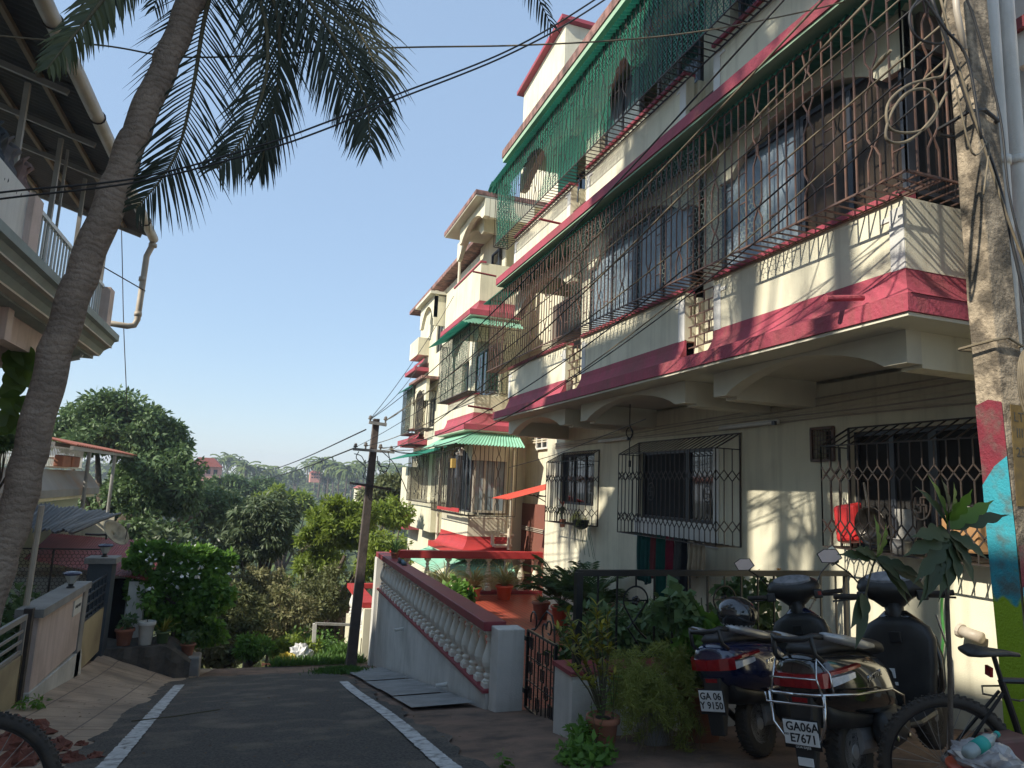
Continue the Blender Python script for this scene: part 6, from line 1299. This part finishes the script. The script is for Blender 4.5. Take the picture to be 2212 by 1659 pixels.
def areca(parent, base, n, L, seed=1, m=None, spr=.55, leaf=.22):
    rs = random.Random(seed); vs, fs = [], []; st = MB()
    for i in range(n):
        a = rs.uniform(0, 6.283); e = rs.uniform(.75, 1.45); p = Vector(base); l = L*rs.uniform(.6,1.1); C = [p.copy()]; q = 14
        for k in range(q): d = Vector((math.cos(a)*math.cos(e), math.sin(a)*math.cos(e), math.sin(e))); p = p+d*l/q; C.append(p.copy()); e -= spr*rs.uniform(.6,1.3)/q*(.3+2*k/q)*1.6
        st.tube(C, [.006*(1-.7*k/len(C)) for k in range(len(C))], 4)
        for k in range(5, len(C)):
            T = (C[k]-C[k-1]).normalized(); s_ = T.cross(Vector((0,0,1))).normalized()
            for sg in (-1, 1):
                for off in (0, .5):
                    o = C[k].lerp(C[k-1], off); d = (s_*sg*.8+T*.7+Vector((0,0,rs.uniform(-.1,.35)))).normalized(); ll = leaf*(1-.35*abs(k/len(C)-.6)*2)*rs.uniform(.8,1.1); nn = d.cross(T).normalized()*.0+T*.008; b = len(vs)
                    vs += [tuple(o-nn), tuple(o+nn), tuple(o+d*ll*.6+nn*1.1+Vector((0,0,-.01))), tuple(o+d*ll+Vector((0,0,-.05)))]; fs.append((b,b+1,b+2,b+3))
    raw('leaves', vs, fs, m or LM['areca'], parent); st.build('stems', M['stem'], parent, fix=False)
GP = 'potted plants on the tiled terrace'
def PZf(x, y, z): return PZ(x, y, z)
fz = TZ
# spider plants along the rear balustrade
for (x, y, z_, r, h, lab, sd, mt) in ((1088,1302,15.6,.19,.32,'striped spider plant in an orange pot by the rear balustrade, nearest the wall',3,'orangepot'),(1022,1300,15.5,.17,.3,'striped spider plant by the rear balustrade, middle one',4,'terra'),(960,1290,15.7,.15,.28,'small striped spider plant by the rear balustrade, nearest the lane',5,'terra')):
    p = PY(x, y, z_); p.z = fz; t = thing('spider_plant', lab, 'potted plant', tuple(p), 'spider plants by the rear balustrade'); b = pot(p, r, h, M[mt], t); arch(t, b, 95, .72, .045, LM['spider'], seed=sd, curl=1.7)
for (x, y, Y, r, h, n, L, lab, sd) in ((1212,1330,12.6,.19,.36,24,.95,'areca palm in an orange pot against the cream wall on the terrace',11),(1268,1350,11.3,.19,.36,26,1.0,'areca palm in an orange pot right of the first areca on the terrace',12),(1330,1400,8.8,.17,.3,22,.95,'bushy areca palm behind the left end of the black railing',13),(1420,1400,7.6,.15,.28,22,.8,'areca palm behind the middle of the black railing',14)):
    p = PY(x, y, Y); p.z = fz; t = thing('areca_palm', lab, 'potted plant', tuple(p), 'areca palms on the terrace'); b = pot(p, r, h, M['orangepot'], t); areca(t, b, int(n*1.5), L*1.08, sd, leaf=.25)
p = PY(1168, 1322, 13.2); p.z = fz; t = thing('succulent_pot', 'brown pot of small pale succulents beside the areca palms on the terrace', 'potted plant', tuple(p)); b = pot(p, .17, .34, M['terra'], t); arch(t, b+Vector((0,0,.02)), 60, .16, .03, LM['areca'], seed=9, curl=.5); arch(t, b, 12, .5, .008, LM['dry'], seed=10, curl=.4, up=1.1)
p = PY(985, 1322, 13.6); p.z = fz; t = thing('leafy_pot', 'dark leafy pot plant low behind the long balustrade', 'potted plant', tuple(p)); b = pot(p, .14, .25, M['terra'], t); (v, f), _ = cloud(tuple(b+Vector((0,0,.25))), (.34,.34,.3), 420, .14, .7, nclump=30); raw('leaves', v, f, LM['shrub'], t)
p = Vector((3.3,7.35,fz)); t = thing('leafy_pot', 'orange pot with a thin leafy plant just inside the open gate', 'potted plant', tuple(p)); b = pot(p, .12, .40, M['orangepot'], t, taper=.85); (v, f), _ = cloud(tuple(b+Vector((0,0,.35))), (.18,.18,.38), 160, .09, .6, nclump=16); raw('leaves', v, f, LM['pothos'], t); MB().tube([b, b+Vector((.02,0,.6))], .006, 5).build('stem', M['stem'], t)
p = PY(1255, 1400, 8.2); p.z = fz; t = thing('orange_pot', 'orange pot of mixed foliage behind the railing post by the tiled path', 'potted plant', tuple(p)); b = pot(p, .15, .3, M['orangepot'], t); (v, f), _ = cloud(tuple(b+Vector((0,0,.2))), (.25,.25,.25), 260, .12, .5, nclump=20); raw('leaves', v, f, LM['areca'], t)
# croton
p = Vector((2.72,5.28,gz(2.7,5.28))); t = thing('croton', 'yellow green croton in a terracotta pot in front of the low white wall', 'potted plant', tuple(p)); b = pot(p, .125, .27, M['terra'], t)
st = MB(); mb = MB(); rs = random.Random(8)
tips = [(1198,1340),(1215,1300),(1235,1360),(1258,1330),(1282,1290),(1292,1330),(1305,1305),(1250,1400),(1310,1380),(1275,1370),(1225,1420),(1290,1420),(1320,1440),(1262,1450)]
for i, (x, y) in enumerate(tips):
    e = PY(x+8, y+18, 5.2+rs.uniform(-.1,.12)); mid = b.lerp(e, .45)+Vector((rs.uniform(-.02,.02),0,.04)); st.tube([b, mid, e], [.009,.007,.004], 5)
    for k in range(20):
        t_ = rs.uniform(.0, 1); o = mid.lerp(e, .35+.65*t_); a = rs.uniform(0, 6.283); bigleaf(mb, o, (math.cos(a)*.7, math.sin(a)*.7, rs.uniform(.2,1.1)), rs.uniform(.07,.12), .026, curl=.25, n=4)
mb.build('leaves', LM['croton'], t, fix=False); st.build('stems', M['stem'], t)
def gpt(px, py):
    r = ray(px, py); lo, hi = 1.0, 30.0
    for _ in range(40):
        m_ = (lo+hi)/2; p_ = r*m_
        if p_[2] > gz(p_[0], p_[1]): lo = m_
        else: hi = m_
    return Vector(r*lo)
for i, (x, y, r_) in enumerate(((28,1572,.12),(70,1590,.15),(20,1618,.16),(120,1622,.11),(85,1640,.15),(150,1648,.09),(40,1655,.14),(175,1612,.05),(205,1640,.06))):
    p_ = gpt(x, y); m = MB(); rock(m, (p_.x, p_.y, p_.z+r_*.2), r_); tag(m.build('rock', M['laterite']), 'red laterite lump in the rubble heap at the lower left', 'rock', 'laterite lumps at the lower left')
# feathery fern mass
def fernmass(t, c, r, n, hang=0, L=.11, seed=0):
    c = np.array(c); rr = np.array(r); K = max(8, n//260); q = c+rnd(K)*(RNG.random((K,1))**.5)*rr; k = RNG.integers(0, K, n); A_ = rnd(K); A_[:,2] = -abs(A_[:,2])*.4; s_ = RNG.random((n,1)); P = q[k]+A_[k]*s_*.22*(1+hang)+rnd(n)*.035*(1-.5*s_)-np.array([0,0,.12])*s_**2; D = A_[k]*.6+rnd(n)*.9; v, f = leaves(P, D, rnd(n), L*.55*(.5+RNG.random(n)), np.full(n, .006)); raw('fronds', v, f, LM['fern'], t)
Fb = thing('asparagus_fern', 'wide feathery asparagus fern spilling over its pot in front of the low wall', 'potted plant', (3.35,5.35,gz(3.3,5.3)))
pot((3.30,5.45,gz(3.3,5.45)), .19, .42, M['concgrey'], Fb)
for c, r, n in (((3.22,5.35,-1.45),(.36,.28,.24),9000),((3.00,5.25,-1.55),(.24,.22,.24),3600),((3.50,5.40,-1.42),(.34,.26,.26),5600),((3.20,5.12,-1.72),(.26,.14,.26),2600)): fernmass(Fb, c, r, n)
m = MB(); rs = random.Random(2)
for k in range(60):
    o = Vector((rs.uniform(2.95,3.5), rs.uniform(5.05,5.3), -1.7)); m.tube([o, o+Vector((rs.uniform(-.05,.05), -.05, -.12)), o+Vector((rs.uniform(-.1,.1), -.06, -.32))], [.003,.002,.001], 3)
m.build('dry_runners', mat('dry_straw', (.20,.16,.08), (.12,.09,.05), 5, .9), Fb)
p = Vector((3.72,5.42,gz(3.7,5.42))); t = thing('hibiscus_pot', 'large terracotta pot with a leafy hibiscus between the fern and the blue scooter', 'potted plant', tuple(p)); b = pot(p, .21, .46, M['terra'], t)
for c, r, n, s_ in (((0,0,.35),(.30,.26,.34),520,.13),((-.2,.1,.65),(.2,.2,.22),240,.12)): (v, f), _ = cloud(tuple(b+Vector(c)), r, n, s_, .8, nclump=24); raw('leaves', v, f, LM['shrub'] if s_ > .125 else LM['jack'], t)
for k in range(3): MB().tube([b, b+Vector((.05*k-.05,.02,.4)), b+Vector((.1*k-.15,.05,.75))], .006, 5).build('stem', M['stem'], t)
arch(t, b+Vector((0,0,.02)), 16, .16, .09, LM['spider'], seed=31, curl=.8)
# climbing hibiscus over the railing
t = thing('hibiscus_bush', 'leafy hibiscus with a yellow orange flower reaching over the black railing behind the scooters', 'bush', (4.7,6.45,fz))
vs, fs, off = [], [], 0
for (x, y, rr, n) in ((1560,1275,.13,70),(1600,1290,.15,90),(1640,1262,.13,60),(1655,1300,.16,90),(1590,1255,.1,40),(1680,1262,.08,26),(1620,1330,.2,110),(1660,1350,.2,110),(1560,1340,.25,120)):
    c = PY(x, y, 6.25); (v, f), _ = cloud(tuple(c), rr, n, .085, .85, nclump=8, cr=.5); vs.append(v); fs.append(f+off); off += len(v)
raw('leaves', np.concatenate(vs), np.concatenate(fs), LM['jack'], t)
MB().tube([(4.7,6.45,fz), PY(1640,1350,6.25), PY(1660,1262,6.25)], .008, 5).tube([(4.6,6.45,fz), PY(1590,1340,6.25), PY(1575,1262,6.25)], .008, 5).build('stem', M['stem'], t)
c = PY(1682, 1238, 6.2); m = MB()
for k in range(6): a = k*1.05; bigleaf(m, c, (math.cos(a)*.35, math.sin(a)*.35, .9), .06, .035, curl=.1, n=4)
m.build('flower', mat('orange_petals', (.75,.35,.03), (.7,.15,.02), 9, .6), t)
# greenery behind the railing
for (x, y, Y, rr, n, L, mm, lab) in ((1370,1360,6.8,None,30,.62,'areca','clump of grassy pot plants behind the railing, left part'),(1480,1350,6.8,None,34,.55,'areca','clump of grassy pot plants behind the railing, right part'),(1440,1330,7.2,None,22,.5,'spider','pale strap leaved plant behind the middle of the railing')):
    p = PY(x, y+60, Y); p.z = fz; t = thing('strap_leaf_plant', lab, 'potted plant', tuple(p)); b = pot(p, .17, .55, M['terra'], t); arch(t, b, n*5, L, .022, LM[mm], seed=x, curl=1.2)
t = thing('foliage_clump', 'dark mixed foliage crowding behind the black railing near the low wall', 'bush', (3.9,6.6,fz)); (v, f), _ = cloud((3.75,6.65,-1.45), (.95,.3,.38), 1700, .12, .42, nclump=60, cr=.4); raw('leaves', v, f, LM['jack'], t); MB().tube([(3.8,6.6,fz),(3.8,6.6,-1.5)], .02, 6).build('stem', M['stem'], t)
# weeds
for (c, r, n, lab) in (((2.62,5.35,-1.98),(.22,.2,.20),520,'weeds with thin stems at the corner of the low white wall'),((2.45,4.98,-1.93),(.30,.22,.10),520,'low spreading weeds on the dirt in front of the small terracotta pot'),((1.82,5.1,-1.98),(.08,.08,.10),22,'single small sprout on the dirt beside the lane'),((-2.25,9.6,-2.6),(.16,.16,.12),60,'weed growing at the foot of the pink wall')):
    (v, f), _ = cloud(c, r, n, .075, .5, nclump=max(4, n//14), cr=.35, up=.8); o = raw('weed', v, f, LM['shrub'], origin=(c[0],c[1],c[2]-r[2])); tag(o, lab, 'weed')
m = MB(); rs = random.Random(12); vs = []
tW = thing('weed_stalks', 'upright thin weed stalks in front of the low wall end', 'weed', (2.66,5.3,-2.1))
mb = MB()
for k in range(9):
    x0 = 2.55+.05*k*.6; p0 = Vector((x0,5.25+rs.uniform(-.08,.08),gz(x0,5.3))); e = p0+Vector((rs.uniform(-.12,.15),rs.uniform(-.05,.05),rs.uniform(.35,.62))); m.tube([p0, p0.lerp(e,.5)+Vector((.02,0,0)), e], [.004,.003,.002], 4)
    for q in range(12): o = p0.lerp(e, .2+.8*q/12); a = rs.uniform(0,6.28); bigleaf(mb, o, (math.cos(a), math.sin(a), .3), .055, .022, n=3)
m.build('stems', M['stem'], tW); mb.build('leaves', LM['shrub'], tW, fix=False)
# plants at the first barred window
p = PX(1215, 1130, 5.8); t = thing('window_plant', 'drooping plant with salmon pink young leaves in the smallest barred window', 'plant', tuple(p)); m = MB(); mb = MB(); rs = random.Random(4)
MB().lathe([(.05,-.08),(.07,.08)], tuple(p), 14).build('pot', M['terra'], t)
for k, (x, y) in enumerate(((1195,1085),(1205,1060),(1222,1050),(1235,1075),(1200,1110),(1185,1125),(1240,1100),(1230,1130),(1195,1150),(1215,1090))): bigleaf(m if k not in (1,2,3) else mb, PX(1215,1095,5.72), PX(x,y,5.6)-PX(1215,1095,5.72), .26, .05, curl=.3)
m.build('leaves', LM['areca'], t, fix=False); mb.build('young_leaves', mat('salmon_leaves', (.55,.16,.10), (.45,.13,.08), 5, .6), t, fix=False)
MB().tube([p, PX(1215,1095,5.72)], .006, 5).build('stem', M['stem'], t)
p = PX(1255, 1125, 5.75); t = thing('hanging_basket', 'dark basket of feathery greenery with trailing stems in the smallest barred window', 'planter', tuple(p))
MB().lathe([(.05,-.16),(.13,-.12),(.16,.02)], tuple(p), 16).build('basket', M['plastic'], t); fernmass(t, tuple(p+Vector((0,0,.08))), (.26,.22,.12), 900, L=.07); m = MB()
for k in range(12): a = k*.5; o = p+Vector((math.cos(a)*.14, math.sin(a)*.22, 0)); m.tube([o, o+Vector((0,-.05,-.2)), o+Vector((-.02,-.12-.02*k,-.35-.03*k))], .004, 3)
m.build('trailing_stems', LM['areca'], t)
# things kept in the right-hand window cage
def inpx(px, py, x=5.78): return PX(px, py, x)
c = inpx(1832, 1130); t = MB(); R_m = Matrix.Rotation(.25, 4, 'X'); rr = [(.0,-.14,-.17),(.0,.12,-.20),(.0,.16,.16),(.0,-.12,.20)]
t.loft([[c+Vector((-.05,a,b)) for _,a,b in rr], [c+Vector((.06,a*1.15,b*1.15)) for _,a,b in rr]]); tag(t.build('plastic_tub', mat('red_plastic', (.62,.04,.04), (.5,.03,.03), 4, .35), bevel=.03), 'red plastic tub standing on edge in the right hand window cage', 'tub')
c = inpx(1885, 1135, 5.72); t = thing('wok', 'blackened round wok leaning on the bars beside the red tub', 'pan', tuple(c)); MB().lathe([(0,.06),(.10,.045),(.17,-.01),(.19,-.04),(.185,-.045),(.16,-.012),(.09,.035),(0,.05)], tuple(c), 28, ax='x').build('bowl', mat('burnt_steel', (.03,.025,.02), (.10,.09,.08), 12, .3, metal=.7), t, smooth=True); MB().tube([c+Vector((-.03,.02,.17)), c+Vector((-.03,.06,.42))], .012, 8).build('handle', M['chrome'], t)
c = inpx(1960, 1135, 5.75)
rows = [[(5.74+.02*math.sin(i*1.1+j), c.y-.10+.2*i/10+.015*math.sin(j), c.z+.15-.30*j/7) for i in range(11)] for j in range(8)]
tag(MB().grid(rows).build('white_cloth', mat('white_cloth', (.55,.53,.48), (.42,.4,.36), 8, .9), smooth=True, solid=.006), 'crumpled white cloth hung in the right hand window cage', 'cloth')
c = inpx(2090, 1150, 5.75); t = thing('jerrycan', 'tan plastic jerrycan at the right end of the window cage', 'can', tuple(c)); MB().loft([[c+Vector((a,b,z)) for a,b in ((-.10,-.17),(.10,-.17),(.10,.17),(-.10,.17))] for z in (-.17,.12)]+[[c+Vector((a,b,.17)) for a,b in ((-.06,-.10),(.06,-.10),(.06,.10),(-.06,.10))]]).build('can_body', mat('tan_plastic', (.48,.27,.12), (.40,.22,.10), 3, .4, tr=.15), t, bevel=.02); MB().lathe([(.03,.17),(.03,.22),(0,.22)], tuple(c), 12).build('cap', M['white'], t)
c = inpx(1800, 1160, 5.8); t = thing('steel_pots', 'dull steel vessel on the floor of the right hand window cage', 'pot', tuple(c)); MB().lathe([(0,-.10),(.09,-.10),(.10,.02),(.09,.06),(.11,.07)], tuple(c+Vector((0,-.85,-.02))), 20).build('vessel', M['silver'], t, smooth=True)
# green hose and wall pipes by the scooters
yw = 5.97
cable([PX(x, y, yw-.03) for x, y in ((2042,1180),(2040,1240),(2034,1310),(2038,1370),(2032,1420),(2020,1480))], .012, mat('green_hose', (.10,.40,.10)), 'green garden hose hanging down the wall beneath the right hand window', n=6, name='garden_hose')
t = thing('wall_pipe', 'thick cream drain pipe stub low on the wall behind the bicycle', 'pipe', tuple(PX(2090,1370,5.95))); MB().tube([PX(2075,1362,5.9), PX(2120,1378,5.9)], .05, 12).build('pipe', M['pvc'], t, smooth=True); MB().tube([PX(2072,1361,5.9), PX(2079,1364,5.9)], .062, 12).build('collar', M['pvc'], t)
MB().tube([PX(2040,1195,5.93), PX(2120,1210,5.93), PX(2200,1220,5.93)], .02, 8).build('water_pipe', M['pvc'], A)
# shoes and small plant on the handrail
for (y, col, lab) in ((14.3,(.02,.02,.022),'dark shoe on the maroon handrail near its far end'),(13.95,(.10,.16,.20),'grey blue shoe on the maroon handrail, nearer of the pair')):
    t = thing('shoe', lab, 'shoe', (2.74,y,-1.56)); MB().loft([[(2.74+math.cos(a)*.045*k, y+dx+math.sin(a)*.02*0, -1.555+h*(.5+.5*math.sin(a))) for a in np.linspace(0, 2*math.pi, 11)[:-1]] for dx, k, h in ((-.13,.55,.05),(-.08,1,.065),(0,.9,.07),(.07,.85,.085),(.13,.7,.09))]).build('upper', mat('shoe_'+str(int(y*10)), col), t, smooth=True); MB().box(2.69,2.79,y-.14,y+.14,-1.56,-1.548).build('sole', M['rubber'], t)
t = thing('rail_plant', 'green plant in a small pot on the far corner of the maroon handrail', 'potted plant', (2.78,15.2,-1.56)); b = pot((2.78,15.2,-1.56), .09, .12, M['terra'], t); arch(t, b, 40, .42, .04, LM['areca'], seed=6, curl=1.1)
# ---------------- pots on the left ----------------
gl = lambda x, y: gz(x, y)+.03
for (x, y, Y, r, h, mt, lab) in ((267,1387,14.9,.155,.30,'terra','terracotta pot with a small plant beside the blue grey pillar'),(313,1388,14.9,.14,.42,'whitemetal','tall white pot with a thin leafy stem in the row on the left'),(350,1388,15.0,.12,.22,'greenpot','green pot with a spiky yellow green plant in the row on the left'),(404,1415,15.3,.13,.22,'terra','terracotta pot on the edge below the flowering shrub')):
    if mt == 'greenpot' and mt not in M: M[mt] = mat('green_plastic_pot', (.09,.14,.05), (.07,.11,.04), 4, .5)
    p = PY(x, y, Y); p.z = -3.13 if x < 380 else p.z; t = thing('plant_pot', lab, 'potted plant', tuple(p)); b = pot(p, r, h, M[mt], t, taper=.68 if mt == 'terra' else .74)
    if mt == 'greenpot': arch(t, b, 26, .36, .03, LM['croton'], seed=2, curl=.7)
    elif mt == 'whitemetal': (v, f), _ = cloud(tuple(b+Vector((.0,0,.35))), (.16,.16,.22), 70, .12, .6, nclump=10); raw('leaves', v, f, LM['shrub'], t); MB().tube([b, b+Vector((.01,0,.45))], .006, 5).build('stem', M['stem'], t)
    else: (v, f), _ = cloud(tuple(b+Vector((0,0,.14))), (.18,.18,.14), 90, .11, .5, nclump=12); raw('leaves', v, f, LM['jack'], t)
SL = MB(); rs = random.Random(6); rows = []
for j, (dy, z_) in enumerate(((0,-3.75),(.03,-3.3),(.08,-3.135),(.5,-3.13),(1.0,-3.14),(1.1,-3.8))): rows.append([(-2.75+1.75*i/16, 14.55+dy+.25*(i/16)**2+.04*math.sin(i*1.7+j), z_+.012*math.sin(i*2.3+j)-(.35*max(0,(i-12)/4) if 0 < j < 5 else 0)) for i in range(17)])
tag(SL.grid(rows).build('stone_ledge', M['stone']), 'rough dark stone ledge under the row of pots by the pillar', 'ledge')
q_ = PY(404, 1415, 15.3); tag(MB().box(q_.x-.3, q_.x+.25, 15.1, 15.55, q_.z-.5, q_.z).build('kerb_block', M['concgrey'], bevel=.03), 'grey kerb block under the terracotta pot at the paving edge', 'kerb')
# rubbish bags, fence post at the lane end
rs = random.Random(1)
def lump(c, r, sq, mt, name, parent=None, amp=.28, sd=0):
    m = MB(); rows = []
    for j in range(13):
        ph = -1.2+2.7*j/12; row = []
        for i in range(24): a = 2*math.pi*i/24; k = 1+amp*(math.sin(a*3+j*.9+sd)*.5+math.sin(a*7-j*1.7+sd*2)*.3+math.sin(a*11+j*2.9)*.2); row.append((c[0]+r*k*math.cos(a)*max(0,math.cos(ph)), c[1]+r*k*math.sin(a)*max(0,math.cos(ph)), c[2]+r*sq*(math.sin(ph)+.9)*k*.6))
        rows.append(row)
    m.loft(rows); return m.build(name, mt, parent)
YB = mat('yellow_plastic_bag', (.65,.48,.04), (.5,.36,.03), 7, .45); WB = mat('white_plastic_bag', (.62,.62,.6), (.5,.5,.5), 7, .45)
p = PY(618, 1432, 17.6); p.z = gz(p.x, 17.6)
tag(lump((p.x,17.6,p.z), .26, 1.0, YB, 'rubbish_bag'), 'crumpled yellow plastic bag at the end of the lane', 'bag'); tag(lump((p.x+.32,17.8,p.z+.05), .26, 1.3, WB, 'rubbish_bag', sd=3), 'crumpled white plastic bag right of the yellow bag', 'bag'); tag(lump((p.x+.24,17.5,p.z), .15, 1.0, YB, 'rubbish_bag', sd=2), 'small yellow plastic bag between the two larger bags', 'bag')
m = MB(); q = PY(575, 1438, 17.3); q.z = gz(q.x, 17.3); m.grid([[(q.x-.1+.75*i/8, 17.2+.12*j+.03*math.sin(i), q.z+.03+.03*math.sin(i*1.7+j)+.10*i/8) for i in range(9)] for j in range(3)]); tag(m.build('plastic_sheet', mat('orange_plastic_sheet', (.50,.16,.07)), solid=.01), 'orange plastic sheet lying left of the yellow bag', 'sheet')
t = thing('fence_post', 'short whitewashed concrete post with a rail at the grassy end of the lane', 'post', tuple(PY(677,1418,18.6))); a_ = PY(676,1418,18.6); b_ = PY(680,1347,18.6); MB().bar(a_, b_, .09).build('post', M['wallwhite'], t); MB().bar(b_, PY(770,1350,18.6), .06).build('rail', M['concgrey'], t)
t = thing('fallen_branch', 'thin dry twig lying across the left white line', 'twig', (-.6,8.9,gz(0,8.9))); MB().tube([(-1.1,8.7,gz(0,8.7)+.03),(-.7,8.85,gz(0,8.85)+.035),(-.25,9.3,gz(0,9.3)+.03)], .006, 5).build('twig', M['stem'], t)
# ---------------- breadfruit sapling in the foreground ----------------
Ys = 2.85
BS = thing('breadfruit_sapling', 'young breadfruit sapling with big lobed leaves in front of the right hand window', 'sapling', tuple(PY(2056,1720,Ys)))
MB().tube([PY(x, y, Ys) for x, y in ((2060,1760),(2054,1600),(2052,1450),(2046,1300),(2050,1200),(2048,1120))], [.014,.013,.012,.011,.010,.008], 8).build('stem', M['bark'], BS, smooth=True)
MB().tube([PY(x, y, 3.05) for x, y in ((1945,1760),(1890,1600),(1868,1450),(1862,1320),(1880,1240),(1893,1200))][3:], [.006,.005,.005], 6).build('side_stem', M['stem'], BS)
m = MB(); mb = MB()
def bl(o, e, w=.11, dep_=Ys, dark=True, lob=3.5, curl=.15, du=.12):
    a = PY(*o, dep_); b = PY(*e, dep_-du); bigleaf(m if dark else mb, a, b-a, (b-a).length*1.05, w, up=(.1,-.9,.5), curl=curl, n=14, lobes=lob)
for e in ((1995,1250),(1975,1190),(2020,1285),(2048,1290),(2085,1255),(2110,1225),(1990,1150),(2140,1200),(2008,1300),(2065,1275),(2120,1260)): bl((2048,1150), e, .115)
for e in ((2185,1105),(2150,1080),(2030,1030),(2005,1050)): bl((2048,1140), e, .10, dark=e[0] in (2185,2005))
for e, d in (((2075,1050),0),((2105,1065),0),((2052,1035),1)): bl((2048,1125), e, .10, dark=bool(d))
for e, d in (((1925,1140),0),((1905,1120),0),((1860,1180),1),((2000,1240),1),((2020,1270),1),((1980,1285),1),((1950,1250),1),((1830,1190),1),((1975,1300),1)): bl((1893,1205), e, .085, 3.0, bool(d))
for e in ((1862,1395),(1850,1350),(1872,1330)): bl((1865,1285), e, .075, 3.0, True, 0)
m.build('leaves', LM['bread'], BS, fix=False, smooth=True); mb.build('sunlit_leaves', leafmat('sunlit_breadfruit_leaves', (.10,.20,.02), (.14,.26,.03), .5, .4), BS, fix=False, smooth=True)  # second leaf set has a brighter colour that imitates sun on it
# ---------------- bucket with bag and bottle at the foot of the pole ----------------
Yb = 2.62; c = PY(2125, 1665, Yb)
t = thing('red_bucket', 'red bucket stuffed with rubbish at the foot of the painted pole', 'bucket', (c.x,c.y,c.z-.28)); MB().lathe([(.12,-.28),(.15,0),(.16,.0),(.16,.015)], tuple(c), 24).build('tub', M['orangepot'], t, smooth=True)
tag(lump((c.x,Yb-.02,c.z-.0), .155, .7, mat('clear_plastic_bag', (.50,.50,.50), (.30,.28,.28), 12, .25, spec=.8, tr=.3), 'plastic_bag', amp=.2), 'crumpled clear plastic bag overflowing the red bucket', 'bag')
a_ = PY(2085, 1630, Yb-.14); b_ = PY(2150, 1588, Yb-.12); dv = (b_-a_)
t = thing('plastic_bottle', 'crushed clear plastic bottle with teal label lying on the bag', 'bottle', tuple(a_)); BM = mat('bottle_plastic', (.45,.52,.52), (.35,.42,.42), 10, .1, spec=.9, tr=.4)
MB().tube([a_, a_+dv*.1, a_+dv*.75, a_+dv*.9, b_], [.018,.03,.03,.014,.012], 14).build('bottle_body', BM, t, smooth=True); MB().tube([a_+dv*.3, a_+dv*.62], .0315, 14).build('label', mat('teal_label', (.01,.28,.24)), t, smooth=True); MB().tube([b_, b_+dv*.08], .014, 12).build('cap', bpy.data.materials['teal_label'], t)
c2_ = PY(2175, 1610, Yb+.12); t = MB().loft([[c2_+Vector((x, y, z)) for x, y in ((-.12,-.05),(.12,-.05),(.12,.08),(-.12,.08))] for z in (-.5,-.1,.05)]); SK = tag(t.build('printed_sack', mat('dull_red_printed_sack', (.14,.05,.05), (.09,.05,.04), 6, .7), bevel=.02), 'folded dark red printed sack with a green patch behind the red bucket', 'sack')
g = PY(2160, 1640, Yb+.05)
pn = MB().box(g.x-.05,g.x+.06,c2_.y-.056,c2_.y-.052,g.z-.07,g.z+.03).build('green_patch', mat('green_print', (.03,.20,.05)), SK)
o = text('5', .09, M['plate'], pn, RMy(g.x+.005, c2_.y-.0568, g.z-.02)); o.location = tuple(-Vector(WL[pn.name]))
# ---------------- haze ----------------
hz = MB().box(-430, 530, -20, 640, -19, 19.5).build('haze', mat('haze_air', (1,1,1)))
hz['kind'] = 'stuff'; hz['label'] = 'thin pale haze over the lane and valley'; hz['category'] = 'haze'
hm = bpy.data.materials['haze_air']; ht = hm.node_tree; ht.nodes.clear(); ov = ht.nodes.new('ShaderNodeOutputMaterial'); pv = ht.nodes.new('ShaderNodeVolumePrincipled')
pv.inputs['Density'].default_value = .0012; pv.inputs['Color'].default_value = (.80,.88,1,1); pv.inputs['Anisotropy'].default_value = .2; ht.links.new(pv.outputs[0], ov.inputs['Volume'])
